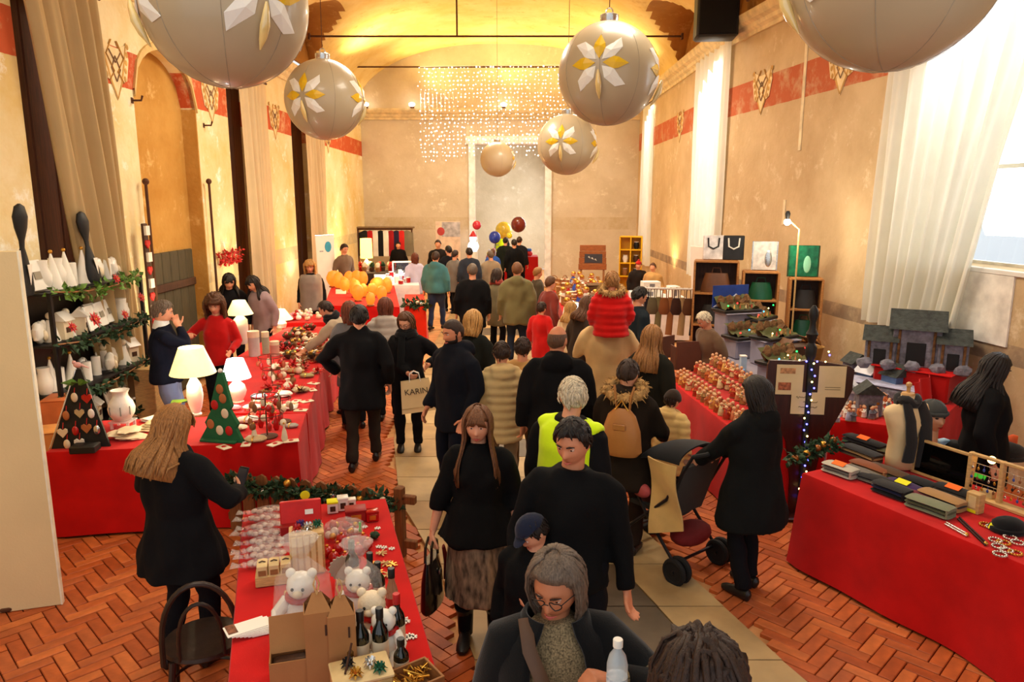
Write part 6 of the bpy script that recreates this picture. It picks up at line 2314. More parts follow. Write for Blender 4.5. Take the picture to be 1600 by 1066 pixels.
# ================================================================== SCARF AND JEWELLERY TABLE
U = V((.44, -.9, 0)).normalized()
W = V((.9, .44, 0)).normalized()
SA = math.atan2(U.y, U.x)
draped('red-draped table of scarves and jewellery with a mannequin bust, below the big window', [(2.26, 5.42), (3.64, 2.6), (4.5, 3.02), (3.12, 5.84)], waves=2.0, amp=.03, flare=.05)
sc_cols = {'charcoal': (40, 38, 38), 'grey': (112, 106, 96), 'pale grey': (188, 180, 160), 'brown': (88, 62, 40), 'camel': (168, 128, 80), 'navy': (26, 28, 56), 'purple': (60, 34, 84), 'burgundy': (110, 18, 34), 'olive': (84, 84, 56), 'sage': (124, 128, 100), 'black': (20, 19, 20), 'rust': (132, 74, 44), 'teal': (26, 74, 66)}


def scarf_fold(label, px, py, col, n=1, L=.30, w_=.11, rz=0, tagc=None, h=.028):
 p = at(px, py)
 t = thing('folded_scarf', label, 'scarf', p, SA + rz)
 for j in range(n):
  m = cloth('scarf_%s' % (col[j % len(col)].replace(' ', '_')), sc_cols[col[j % len(col)]], bscale=120)
  q = MB()
  z = h * (j + .5)
  q.tube([(-L / 2, 0, z), (-L / 2 + .02, 0, z), (0, .004 * math.sin(j * 2), z + .003), (L / 2 - .02, 0, z), (L / 2, 0, z)], [(w_ * .4, h * .2), (w_ * .5, h * .5), (w_ * .52, h * .52), (w_ * .5, h * .5), (w_ * .4, h * .2)], 10, up=(0, 0, 1))
  q.obj('fold', m, t)
 MB().box((L * .46, 0, h * n * .5), (.012, w_ * .9, h * n * .7)).obj('fringe', cloth('scarf_%s' % (col[0].replace(' ', '_')), sc_cols[col[0]], bscale=120), t)
 if tagc:
  MB().box((0, -.02, h * n + .012), (.10, .055, .004), rx=.35).obj('price_tag', NEON[tagc], t)
 return t


for (px, py, col, n, L, rz, tc_, lab) in [
  (1312, 742, ['pale grey', 'grey', 'pale grey'], 3, .26, .1, 'orange', 'pale grey folded scarves with an orange price tag at the far table corner'),
  (1345, 745, ['charcoal', 'grey'], 2, .30, .0, None, 'charcoal and grey folded scarves second along the table edge'),
  (1360, 736, ['camel', 'rust'], 2, .32, .05, None, 'camel and rust scarves lying behind the charcoal ones'),
  (1345, 716, ['brown', 'camel', 'charcoal'], 3, .34, -.05, None, 'brown and camel scarf stack behind the pale grey scarves'),
  (1350, 700, ['black', 'charcoal', 'black'], 3, .38, .0, 'orange', 'black scarf stack with orange tag farthest from the table edge'),
  (1372, 757, ['grey', 'charcoal'], 2, .30, .08, None, 'grey folded scarf pair third along the table edge'),
  (1385, 742, ['olive', 'brown'], 2, .32, .0, None, 'olive and brown scarves behind the grey pair'),
  (1392, 774, ['black', 'navy', 'charcoal'], 3, .26, .05, None, 'black and navy scarf stack in the middle of the table edge'),
  (1412, 766, ['navy', 'purple'], 2, .28, .0, 'yellow', 'navy and purple scarves with a yellow price tag'),
  (1430, 782, ['burgundy', 'burgundy'], 2, .24, .1, None, 'burgundy folded scarf on the table edge beyond the navy ones'),
  (1440, 762, ['teal', 'black'], 2, .26, -.05, None, 'teal scarf by the foot of the mirror'),
  (1452, 800, ['sage', 'olive', 'sage'], 3, .30, .1, None, 'sage green scarf stack closest to the jewellery on the table edge'),
  (1470, 790, ['camel', 'charcoal', 'camel'], 3, .30, .0, None, 'camel striped scarf stack behind the sage green ones'),
  (1490, 780, ['charcoal', 'grey', 'black'], 3, .28, .05, 'orange', 'charcoal scarf stack with orange tag beside the earring frame'),
  (1400, 715, ['brown', 'olive'], 2, .3, .3, 'red', 'brown crumpled shawl with a round red tag before the mannequin bust')]:
 scarf_fold(lab, px, py, col, n, L, .13, rz, tc_)
# mirror
p = at(1470, 752)
t = thing('mirror', 'dark standing mirror in a pale wooden frame among the scarves', 'mirror', p, SA)
M_mirr = mat('dark_mirror', (40, 38, 36), rough=.06, metal=.9, bump=0)
MB().box((0, 0, .135), (.42, .012, .23), rx=-.12, ch=.003).obj('mirror_glass', M_mirr, t)
for x in (-.22, .22):
 MB().box((x, 0, .135), (.025, .03, .27), rx=-.12, ch=.004).obj('frame_side', M_pale, t)
for z in (.012, .262):
 MB().box((0, -.02 if z < .1 else .02, z), (.46, .03, .022), rx=-.12, ch=.004).obj('frame_rail', M_pale, t)
# earring frame
p = at(1560, 790)
t = thing('earring_stand', 'pale wooden earring frame hung with rows of small earrings, gold lights behind', 'display stand', p, SA)
for x in (-.22, .0, .22):
 MB().box((x, 0, .16), (.024, .05, .32), ch=.004).obj('frame_post', M_pale, t)
MB().box((0, 0, .012), (.48, .10, .024), ch=.004).obj('frame_base', M_pale, t)
MB().box((0, 0, .31), (.47, .03, .022), ch=.004).obj('frame_top', M_pale, t)
rr = random.Random(3)
ems = [M_silver, M_gold, mat('bead_blue', (60, 80, 150), rough=.2), mat('bead_brown', (130, 80, 50), rough=.3), M_black]
for r_, z in enumerate((.25, .18, .11)):
 MB().tube([(-.22, 0, z), (.22, 0, z)], .003, 5).obj('wire', M_silver, t)
 for i in range(11):
  x = -.2 + .04 * i
  q = MB()
  q.tube([(x, -.006, z), (x, -.008, z - .025)], .0018, 4)
  q.ball((x, -.008, z - .035), (.009, .006, .013), 7, 5)
  q.obj('earring', ems[(i + r_ * 2) % 5], t)
MB().box((-.1, .03, .02), (.09, .05, .10), ch=.004).obj('wood_block', mat('bare_wood', (224, 196, 140)), t)
MB().ball((-.12, .07, .28), .028, 10, 8).obj('gold_lamp', M_ledw, t)
p = at(1522, 800)
t = thing('wooden_box', 'small upright pale wooden earring box at the left foot of the earring frame', 'box', p, SA)
MB().box((0, 0, .07), (.09, .07, .14), ch=.004).obj('box_body', M_pale, t)
MB().box((-.0, -.036, .08), (.05, .004, .08)).obj('front_recess', mat('bare_wood', (224, 196, 140)), t)
MB().box((0, -.037, .015), (.06, .003, .02)).obj('yellow_label', NEON['yellow'], t)
# hat, bracelets, necklaces, tags
p = at(1575, 830)
t = thing('hat', 'black knitted hat lying by the earring frame', 'hat', p)
MB().ball((0, 0, .04), (.10, .08, .055), 18, 10, lambda v, d: v * (1 + .1 * NZ.noise(d * 5))).obj('hat_crown', cloth('knit_black', (18, 18, 20)), t)
MB().tube([(.1 * math.cos(a * PI / 10), .08 * math.sin(a * PI / 10), .018) for a in range(21)], .018, 8).obj('rib', cloth('knit_black', (18, 18, 20)), t)
for i, (px, py) in enumerate([(1555, 846), (1568, 850), (1578, 842), (1560, 856), (1586, 866), (1572, 862), (1590, 850), (1540, 822), (1550, 826), (1562, 868)]):
 p = at(px, py)
 t = thing('bracelet', 'silver bead bracelet lying on the red cloth before the earring frame', 'bracelet', p, 0, 'bracelets on the red cloth')
 q = MB()
 for a in range(14):
  q.ball((.034 * math.cos(a * PI / 7), .034 * math.sin(a * PI / 7), .008), .0082, 6, 5)
 q.obj('beads', [M_silver, M_gold, M_silver][i % 3], t)
 MB().box((.034, 0, .008), (.014, .012, .012), ch=.002).obj('clasp', M_silver, t)
for i, (x0, y0_, x1, y1_, lab) in enumerate([(1498, 812, 1540, 852, 'long dark necklace stretched out on the red cloth'), (1478, 820, 1510, 838, 'beaded grey bracelet string stretched near the sage scarves')]):
 a, b = at(x0, y0_), at(x1, y1_)
 t = thing('necklace', lab, 'necklace', a)
 q = MB()
 n_ = 26
 for k_ in range(n_):
  f = k_ / (n_ - 1)
  for s in (-1, 1):
   q.ball((b - a) * f + V((.012 * s, .012 * s, .008)), .0075, 6, 5)
 q.obj('beads', [mat('bead_dark', (60, 36, 34), rough=.3), M_silver][i], t)
 MB().ball((b - a) + V((0, 0, .01)), .014, 8, 6).obj('pendant', M_gold, t)
for i, (px, py, c, lab) in enumerate([(1556, 832, 'yellow', 'yellow price tag beside the bracelets'), (1525, 696, 'green', 'neon green price tag before the dark-haired stallholder'), (1530, 750, 'green', 'small green round tag inside the earring frame')]):
 p = at(px, py, .80 if i == 1 else .765)
 t = thing('price_tag', lab, 'tag', (p.x, p.y, .765), SA)
 MB().box((0, 0, .03), (.09, .004, .04), rx=-.7).obj('card', NEON[c], t)
 MB().box((0, .01, .008), (.05, .02, .016)).obj('foot', M_pale, t)
# dark display hats and bags at the back of the table
for i, (px, py, m, lab) in enumerate([(1490, 712, (24, 22, 22), 'black woollen beret heaped behind the mirror'), (1530, 715, (60, 46, 30), 'brown fur hat behind the earring frame'), (1575, 716, (46, 40, 34), 'dark taupe hat at the back of the jewellery table')]):
 p = at(px, py)
 t = thing('hat', lab, 'hat', p)
 m_ = cloth('hat_%d' % i, m)
 MB().ball((0, 0, .06), (.13, .12, .07), 18, 10, lambda v, d: v * (1 + .12 * NZ.noise(d * 3 + V((i, 0, 0))))).obj('hat_crown', m_, t)
 MB().tube([(.12 * math.cos(a * PI / 10), .11 * math.sin(a * PI / 10), .02) for a in range(21)], .02, 8).obj('hat_band', m_, t)
p = at(1578, 700)
t = thing('paper_ornament', 'crumpled orange-red paper flower at the back of the jewellery table', 'ornament', p)
MB().ball((0, 0, .06), (.06, .05, .06), 10, 7, lambda v, d: v * (1 + .5 * NZ.noise(d * 4))).obj('paper', mat('orange_paper', (220, 90, 40)), t)
MB().tube([(0, 0, 0), (0, 0, .04)], .01, 6).obj('stem', M_pine, t)
# mannequin bust with a scarf
p = at(1412, 735)
t = thing('mannequin_bust', 'cream mannequin bust with a knobbed neck, wearing a long black scarf', 'mannequin', (p.x, p.y + .05, .765), R(200))
M_man = mat('mannequin_cream', (226, 196, 146), rough=.6, var=.06)
q = MB()
q.tube([(0, 0, .02), (0, 0, .12), (0, 0, .25), (0, .01, .38), (0, 0, .47), (0, 0, .51), (0, 0, .535), (0, .0, .60)], [(.13, .10), (.135, .1), (.12, .09), (.175, .11), (.22, .085), (.205, .07), (.07, .055), (.05, .047)], 24, up=(0, 1, 0))
q.obj('torso', M_man, t, angle=None)
MB().lathe([(.052, .60), (.045, .615), (.014, .62), (.014, .66), (.022, .67), (.02, .69), (.008, .70)], n=16).obj('neck_knob', mat('mannequin_wood', (196, 150, 92), rough=.4), t)
q = MB()
q.tube([(.07 * math.cos(a * PI / 9), .065 * math.sin(a * PI / 9), .555 + .02 * math.sin(a)) for a in range(19)], .035, 9)
q.tube([(.07, .06, .55), (.07, .11, .42), (.06, .13, .25), (.07, .12, .10)], [.04, .05, .055, .06], 9, flat=.5)
q.tube([(-.07, .06, .55), (-.09, .11, .42), (-.08, .13, .25), (-.07, .13, .05)], [.04, .055, .06, .065], 9, flat=.5)
q.obj('scarf', cloth('scarf_charcoal', (30, 28, 26), bscale=120), t)
# mannequin head with grey beanie
p = at(1447, 716)
t = thing('mannequin', 'mannequin head with red lips wearing a dark grey knitted beanie', 'mannequin', (p.x + .02, p.y, .765 + .05), R(190))
q = MB()
q.ball((0, 0, .30), 1, 40, 34, lambda v, d: headshape(d))
q.tube([(0, -.01, -.05), (0, -.01, .05), (0, -.012, .24)], [.085, .06, .055], 16)
q.obj('head', mat('mannequin_skin', (224, 160, 116), rough=.4), t, angle=None)
for s in (-1, 1):
 MB().ball((s * .032, .079, .3125), (.014, .012, .007), 10, 7).obj('painted_eye', M_black, t)
MB().tube([(-.022, .088, .238), (0, .100, .236), (.022, .088, .238)], [.002, .007, .002], 7).obj('painted_lips', M_redgl, t)
q = MB()
q.ball((0, -.01, .345), (.10, .118, .10), 26, 16, lambda v, d: v * (1 + .03 * math.sin(20 * math.atan2(d.y, d.x))) if d.z > -.2 else V((v.x, v.y, -.02)))
q.tube([(.096 * math.cos(a * PI / 12), -.01 + .114 * math.sin(a * PI / 12), .345) for a in range(25)], .016, 8)
q.obj('beanie', cloth('beanie_grey', (64, 66, 64), bscale=90), t)
p = at(1470, 712)
t = thing('snow_globe_box', 'small blue, white and red gift packet beside the mannequin head', 'box', (p.x, p.y, .765), .4)
MB().box((0, 0, .07), (.11, .06, .14), ch=.006).obj('packet_body', mat('packet_blue', (170, 206, 226), var=.3), t)
MB().box((.05, 0, .06), (.06, .062, .10), ch=.006).obj('red_face', M_redp, t)
for i in range(9):
 z = i
a, b = V((2.22, 5.62, .80)), V((2.75, 5.95, .84))
garland('green garland with bronze baubles at the far end of the scarf table', [a.lerp(b, k_ / 5) + V((0, 0, .02 * math.sin(k_ * 3))) for k_ in range(6)], 260, .06, M_pine, 'pine_garland', .06, berries=([mat('bronze_ball', (150, 90, 40), rough=.25, metal=.6), M_gold], 5, .03))

# ================================================================== DARK HEADBOARD SIGN WITH PAPERS AND FAIRY LIGHTS
t = thing('sign_board', 'dark brown shaped wooden board with turned finial and three pinned papers', 'sign', (2.62, 6.32, 0), R(-6))
M_hb = mat('dark_mahogany', (58, 22, 14), rough=.35, stretch=(6, 6, .8), var=.3)
q = MB()
poly = [(-.36, 1.42), (-.345, 1.46), (-.1, 1.455), (0, 1.47), (.1, 1.455), (.33, 1.42), (.375, 1.39), (.37, 1.20), (.28, .98), (.16, .72), (.1, .35), (.1, .0), (-.1, .0), (-.1, .35), (-.16, .72), (-.28, .92), (-.365, 1.1)]
q.prism(poly, -.02, .02, lambda v: V((v.x, v.z, v.y)))
q.obj('board', M_hb, t, smooth=False, fix=True)
MB().lathe([(.035, 1.40), (.03, 1.47), (.045, 1.5), (.05, 1.58), (.028, 1.62), (.04, 1.66), (.052, 1.70), (.03, 1.74), (.024, 1.80), (.04, 1.86), (.036, 1.91), (.012, 1.95)], n=18).obj('finial', M_black, t)
MB().box((0, -.03, .75), (.05, .025, 1.4), ch=.006).obj('post', M_black, t)
MB().box((0, .0, .02), (.4, .3, .04), ch=.01).obj('base', M_hb, t)
M_note = mat('cream_note', (226, 200, 150), rough=.8, var=.05)
M_ink = mat('ink_brown', (120, 96, 60), bump=0)
for (x, z, w_, h_, lab) in ((-.17, 1.29, .23, .27, 0), (.19, 1.28, .23, .28, 1), (.0, 1.08, .29, .20, 2)):
 e = MB().box((x, -.028 - .003 * (lab == 2), z), (w_, .004, h_)).obj('pinned_paper', M_note, t)
 yy = -.0315 - .003 * (lab == 2)
 if lab == 0:
  MB().box((x - .02, yy, z + .08), (.13, .002, .05)).obj('printed_picture', mat('print_tan', (196, 140, 92), var=.4, scale=40), e)
  MB().box((x - .04, yy, z - .06), (.11, .002, .07)).obj('printed_picture', mat('print_rust', (170, 96, 60), var=.6, scale=40), e)
 elif lab == 1:
  for k_ in range(2):
   MB().box((x + .01, yy, z - .05 - .02 * k_), (.13, .002, .004)).obj('written_line', M_ink, e)
 else:
  for k_, (w2, x2) in enumerate(((.13, -.04), (.12, .02), (.16, .0))):
   q = MB()
   zz = z + .055 - .045 * k_
   q.tube([(x + x2 + w2 * (i / 14 - .5), yy, zz + .012 * math.sin(i * 2.4) * (.5 + .5 * math.sin(i * .9 + k_))) for i in range(15)], .0028, 4)
   q.obj('handwriting', M_ink, e)
wr_ = MB()
fl_pts = [V((.02 * math.sin(z * 9), -.065, 1.45 - z)) for z in [i * .055 for i in range(25)]]
wr_.tube(fl_pts, .003, 4)
t2 = thing('fairy_lights', 'string of blue and warm fairy lights hanging down the dark sign board', 'string lights', (2.62, 6.32, 0), R(-6))
wr_.obj('wire', M_pine, t2)
for i, pt in enumerate(fl_pts):
 MB().ball(pt + V((.012 * (-1) ** i, -.008, 0)), .0085, 8, 6).obj('bulb', M_ledb if i % 3 else M_ledw, t2)
for i, (x, z) in enumerate([(-.1, 1.47), (-.04, 1.46), (.12, 1.46), (.15, 1.52), (.14, 1.55), (.05, 1.46)]):
 MB().ball((x, -.035, z), .008, 8, 6).obj('bulb', M_ledb if i % 2 else M_ledw, t2)

# ================================================================== FIGURINE TABLE
F0, F1 = at(1040, 590, .76), at(1160, 684, .76)
off = V((.78, .12, 0))
draped('red-draped table packed with little terracotta nativity figures on red steps', [F0, F1, F1 + off, F0 + off], waves=2.5)
for k_ in range(2):
 t = thing('display_step', 'red cloth-covered step among the figures, %s' % ('front one' if k_ == 0 else 'rear one'), 'step', (F0 + F1) / 2 + off * (.42 + .3 * k_) + V((0, 0, .005)), math.atan2((F1 - F0).y, (F1 - F0).x))
 L = (F1 - F0).length * .92
 MB().box((0, 0, .035 + .045 * k_), (L, .24, .07 + .09 * k_), ch=.012).obj('riser_box', M_mwood, t)
 MB().box((0, 0, .0745 + .09 * k_), (L + .01, .25, .006), ch=.003).obj('step_cloth', REDD, t)
fm = [mat('terracotta_%d' % i, c, rough=.3, var=.4, scale=40) for i, c in enumerate([(196, 108, 56), (226, 168, 88), (170, 84, 44), (236, 204, 150), (180, 56, 38), (214, 140, 96), (160, 120, 70)])]


def fig_parts(i):
 m1, m2 = fm[i % 7], fm[(i * 3 + 2) % 7]
 q = MB().lathe([(.022, 0), (.024, .006), (.018, .045), (.012, .064)], n=9)
 h = MB().ball((0, 0, .077), .0125, 8, 6)
 a = MB().tube([(-.017, 0, .055), (-.02, -.016, .042), (0, -.022, .045), (.02, -.016, .042), (.017, 0, .055)], .0055, 5)
 b = MB().lathe([(.024, 0), (.024, .006), (.02, .007)], n=9)
 return [('robe', q, m1), ('head', h, mat('figure_skin', (222, 168, 124))), ('arms', a, m2), ('base', b, fm[6])]


def fig_proto(i, lab, grp, loc, sc=1.0):
 t = thing('figurine', lab, 'figurine', loc, rnd.uniform(-1, 1), grp)
 for n_, mb, m in fig_parts(i):
  mb.xf(lambda v: v * sc)
  mb.obj(n_, m, t)
 return t


protos_f = []
cnt = 0
for r_ in range(11):
 for c_ in range(17):
  v_, u_ = (r_ + .5) / 11, (c_ + .5 + .3 * math.sin(r_ * 2)) / 17.4
  if rnd.random() < .12:
   continue
  zz = .762
  if .30 < v_ < .545:
   zz = .765 + .083
  elif .60 < v_ < .845:
   zz = .765 + .173
  if min(abs(v_ - x) for x in (.30, .545, .60, .845)) < .022:
   continue
  loc = F0.lerp(F1, u_ * .94 + .03) + off * (.04 + .9 * v_)
  loc.z = zz
  if len(protos_f) < 7:
   protos_f.append(fig_proto(len(protos_f), 'tiny painted terracotta figure in the crowd on the red steps', 'terracotta figures on the red steps', loc, 1.5))
  else:
   dup(protos_f[cnt % 7], loc, rnd.uniform(-2, 2))
  cnt += 1

# brown display boards and cases beyond the figures
for i, (px, py, w_, h_, rz, lab) in enumerate([(1075, 578, .32, .36, .1, 'plain brown board standing upright beyond the figurines'), (1040, 560, .34, .30, .7, 'dark brown display case lid tilted behind the fair-haired woman')]):
 p = at(px, py, .77)
 t = thing('display_case', lab, 'display case', (p.x, p.y, .77), rz)
 MB().box((0, 0, h_ / 2), (w_, .02, h_), ch=.004).obj('back_board', mat('brown_card', (92, 50, 32), rough=.7, var=.1), t)
 MB().box((0, .12, .02), (w_, .24, .04), ch=.004).obj('case_floor', mat('brown_card', (92, 50, 32)), t)
 for s in (-1, 1):
  MB().box((s * w_ / 2, .1, h_ * .4), (.014, .2, h_ * .8), ch=.003).obj('side_board', mat('brown_card', (92, 50, 32)), t)
# small goods beyond: toaster-like silver dish, white jar, cartons
for i, (px, py, nm, lab, parts) in enumerate([
  (1098, 566, 'serving_dish', 'rounded silver lidded dish beyond the figures', [('dish', MB().lathe([(.10, 0), (.12, .03), (.11, .08), (.05, .12)], n=20, sx=1.2), M_silver), ('knob', MB().ball((0, 0, .125), .016, 8, 6), M_black)]),
  (1126, 562, 'jar', 'white tapered jar beside the silver dish', [('jar_body', MB().lathe([(.035, 0), (.045, .1), (.055, .15)], n=16), M_cer), ('lid', MB().lathe([(.056, .15), (.05, .165)], n=16), M_cream)]),
  (1132, 588, 'soft_toy_duck', 'yellow and white cushion toy by the white jar', [('body', MB().ball((0, 0, .04), (.1, .07, .045), 14, 8), mat('yellow_plush', (226, 196, 110))), ('wing', MB().ball((.05, -.03, .05), (.05, .04, .03), 10, 6), M_cer)]),
  (1150, 596, 'carton', 'white and blue striped carton beside the lavender cloth', [('carton_body', MB().box((0, 0, .08), (.10, .08, .16), ch=.003), M_paper), ('blue_panel', MB().box((.058, 0, .08), (.06, .082, .162), ch=.003), mat('carton_blue', (90, 150, 206)))]),
  (1160, 582, 'carton', 'tall pale blue carton behind the striped one', [('carton_body', MB().box((0, 0, .11), (.07, .07, .22), ch=.003), mat('carton_pale_blue', (180, 204, 226))), ('lid', MB().box((0, 0, .222), (.074, .074, .012)), M_paper)]),
  (1110, 590, 'wooden_board', 'pale flat board propped in front of the white jar', [('board', MB().box((0, 0, .03), (.2, .1, .012), rx=.4), M_pale), ('prop', MB().box((0, .03, .02), (.04, .03, .04)), M_mwood)])]):
 p = at(px, py, .82)
 t = thing(nm, lab, nm.split('_')[0] if nm not in ('soft_toy_duck', 'wooden_board', 'serving_dish') else {'soft_toy_duck': 'soft toy', 'wooden_board': 'board', 'serving_dish': 'dish'}[nm], (p.x, p.y, .80))
 for n_, mb, m in parts:
  mb.obj(n_, m, t)

# ================================================================== LAVENDER TABLE AND DIORAMAS
LAV = cloth('lavender_cloth', (150, 144, 160), bump=.5)
draped('table under a lavender-grey cloth stepped up with mossy nativity scenes', [(2.9, 7.6), (3.5, 7.6), (3.65, 10.2), (2.82, 10.2)], z=.80, m=LAV, waves=3, amp=.03)
M_cork = mat('cork_bark', (112, 78, 46), rough=.95, var=.5, scale=18, bump=1, bscale=30, bdist=.02)
M_moss = mat('moss', (74, 88, 40), rough=.95, var=.5, scale=30, bump=1, bscale=60, bdist=.01)
M_tray = mat('black_tray', (34, 30, 28), rough=.5)
dio = [(1240, 520, 9.0, .62, 'diorama with deep blue painted sky and snowy peak', 'sky'), (1135, 470, 10.2, .5, 'mossy diorama under a green bulb', 'm'), (1185, 510, 8.6, .62, 'long mossy tray scene with a blue light', 'm'),
       (1215, 495, 9.4, .60, 'tray scene with green huts, highest of the lavender steps', 'm'), (1155, 545, 7.9, .55, 'front tray scene of bark and tiny glittering lights', 'm'), (1170, 470, 10.0, .5, 'tray scene with a red bulb among bark cliffs', 'm')]
lv = [1.30, 1.34, 1.08, 1.26, .84, 1.24]
px_pos = [(3.05, 9.9, 1.36), (3.1, 9.55, 1.06), (3.15, 8.35, .98), (3.3, 9.1, 1.14), (3.12, 7.9, .80), (3.35, 9.95, 1.24)]
for i in range(6):
 x, y, z = px_pos[i]
 lab, kind = dio[i][4], dio[i][5]
 # the step it stands on
 if z > .82:
  s_ = thing('display_step', 'lavender-covered block under the %s' % lab, 'step', (x, y, .803), .3)
  MB().box((0, 0, (z - .803) / 2), (.5, .3, z - .803), ch=.02).obj('block', LAV, s_)
  MB().box((0, -.02, z - .803 - .01), (.54, .34, .016), ch=.006).obj('step_cloth', LAV, s_)
  z += .0
 t = thing('diorama', lab + ' on the lavender table', 'diorama', (x, y, z), .3 + .1 * i)
 MB().box((0, 0, .02), (.58, .34, .04), ch=.006).obj('tray', M_tray, t)
 q = MB()
 q.grid(lambda u, v: V(((u - .5) * .54, (v - .5) * .30, .045 + .10 * max(0, NZ.noise(V((u * 4 + i * 5, v * 3, 0)))) + .14 * v * v)), 16, 10)
 q.obj('moss_ground', M_moss, t)
 if kind == 'sky':
  q = MB()
  q.box((0, .16, .18), (.56, .012, .32))
  q.obj('painted_sky', mat('sky_blue_paint', (30, 60, 140), var=.3), t)
  q = MB()
  q.prism([(-.27, 0), (-.12, .10), (-.05, .07), (.08, .17), (.18, .08), (.27, .02)], 0, .012, lambda v: V((v.x, .14 + v.z, .05 + v.y)))
  q.obj('snow_peak', mat('peak_white', (216, 216, 226), var=.3), t, fix=True)
 for j in range(4):
  xx = -.2 + .13 * j
  q = MB()
  q.ball((xx, .07, .12), (.06, .05, .09), 10, 8, lambda v, d: v * (1 + .4 * NZ.noise(d * 2.5 + V((i, j, 0)))))
  q.obj('bark_cliff', M_cork, t)
 hq = MB().box((.1, -.03, .09), (.09, .07, .07))
 hu = hq.obj('hut', M_pale, t)
 MB().prism([(-.06, 0), (.06, 0), (0, .05)], -.045, .045, lambda v: V((.1 + v.x, -.03 + v.z, .125 + v.y))).obj('hut_roof', M_cork, hu, smooth=False, fix=True)
 for j in range(5):
  q = MB()
  q.lathe([(.012, 0), (.008, .035), (.004, .04)], (-.2 + .09 * j, -.11, .055), 7)
  q.ball((-.2 + .09 * j, -.11, .1), .007, 6, 5)
  q.obj('tiny_figure', fm[(i + j) % 7], t)
 for j, m in enumerate([M_ledg, M_ledr, M_ledb, M_ledw][: 2 + i % 3]):
  MB().ball((-.22 + .14 * j, -.13, .10 + .03 * j), .0095, 8, 6).obj('bulb', [M_ledg, M_ledr, mat('led_cyan', (80, 200, 255), emit=(40, 170, 255), es=9, bump=0), M_ledw][(i + j) % 4], t)

# ================================================================== CRATE SHELVES WITH BAGS AND GLASS PICTURES
M_craft = mat('crate_wood', (176, 118, 62), rough=.6, stretch=(3, 3, 12), var=.25)
for i, (x, y, z0_, w_, h_, lab) in enumerate([(3.05, 11.0, 1.0, .62, .95, 'open pine crate stood on end holding dark bags, nearest the clothes rail'), (3.62, 10.7, 1.0, .48, .82, 'open pine crate in the middle with leather goods'), (4.14, 10.35, .9, .42, .86, 'open pine crate with dark green glass, nearest the big window')]):
 t = thing('crate', lab, 'crate', (x, y, 0), -.25)
 for s in (-1, 1):
  MB().box((s * w_ / 2, 0, z0_ / 2 + h_ / 2), (.03, .32, z0_ + h_), ch=.004).obj('side_board', M_craft, t)
 for z in (z0_, z0_ + h_ / 2, z0_ + h_):
  MB().box((0, 0, z), (w_, .32, .028), ch=.004).obj('shelf_board', M_craft, t)
 MB().box((0, .15, z0_ / 2 + h_ / 2), (w_, .012, z0_ + h_)).obj('back_board', M_darkwood, t)
 for j in range(2):
  m = [mat('bag_dark', (40, 36, 34), rough=.6), mat('bag_brown', (110, 66, 36), rough=.5), mat('bottle_green', (20, 80, 50), rough=.3)][(i + j) % 3]
  e = thing('shopping_bag', '%s bag inside the crate, %s tier, %s' % (['dark', 'brown', 'green'][(i + j) % 3], ['lower', 'upper'][j], ['by the clothes rail', 'middle crate', 'crate by the window'][i]), 'bag', (x, y - .03, z0_ + .015 + j * h_ / 2), -.25)
  q = MB()
  q.tube([(0, 0, 0), (0, 0, .1), (0, 0, h_ * .3)], [(w_ * .36, .1), (w_ * .34, .09), (w_ * .26, .04)], 14)
  q.obj('bag_body', m, e)
  MB().tube([(-.07, 0, h_ * .29), (-.05, 0, h_ * .38), (.05, 0, h_ * .38), (.07, 0, h_ * .29)], .008, 6).obj('handle', m, e)
for i, (x, y, z, c1, lab) in enumerate([(3.0, 11.05, 1.97, (230, 220, 214), 'white tote bag with a dark handle standing on the crates'), (3.28, 10.98, 1.97, (28, 26, 26), 'black and white printed tote bag on the crates'), (3.66, 10.72, 1.84, (206, 196, 186), 'pale grey printed panel on the middle crate'), (4.1, 10.4, 1.78, (24, 104, 66), 'emerald green glass picture on the last crate')]):
 t = thing('tote_bag' if i < 2 else 'glass_picture', lab, 'bag' if i < 2 else 'picture', (x, y - .02, z), -.2)
 w_, h_ = (.30, .36) if i < 2 else ((.34, .42) if i == 2 else (.40, .44))
 m = mat('tote_%d' % i, c1, rough=.5 if i < 3 else .2, var=.3 if i != 3 else .5, scale=12)
 MB().box((0, 0, h_ / 2), (w_, .05 if i < 2 else .02, h_), ch=.01).obj('bag_body' if i < 2 else 'pane', m, t)
 if i < 2:
  MB().tube([(-.08, -.03, h_ * .9), (-.07, -.03, h_ * .55), (0, -.035, h_ * .45), (.07, -.03, h_ * .55), (.08, -.03, h_ * .9)], .012, 6).obj('handle', M_black if i == 0 else M_cer, t)
 else:
  for s in (-1, 1):
   MB().box((s * w_ / 2, 0, h_ / 2), (.02, .03, h_), ch=.003).obj('frame_side', M_silver if i == 2 else M_pine, t)
  MB().ball((.05, -.012, h_ * .4), (.05, .008, .12), 10, 8).obj('painted_shape', M_silver if i == 2 else mat('mint_paint', (150, 220, 180)), t)
# lamp on a pole
t = thing('clip_lamp', 'bright bare bulb on a slim pale pole above the crates', 'lamp', (3.92, 10.15, 0))
MB().tube([(0, 0, 0), (0, 0, 2.45), (-.12, 0, 2.55)], .012, 8).obj('pole', M_pale, t)
MB().lathe([(.16, 0), (.16, .02), (.03, .03)], n=20).obj('base', M_iron, t)
MB().ball((-.17, 0, 2.55), .045, 14, 10).obj('bulb', mat('bulb_hot', (255, 250, 240), emit=(255, 244, 226), es=25, bump=0), t)
MB().lathe([(.02, 2.58), (.035, 2.66), (.02, 2.7)], (-.17, 0, 0), 12).obj('socket', M_black, t)
lamp('lamp_light', 'POINT', (3.75, 10.05, 2.48), 30, (1, .9, .7), .05)
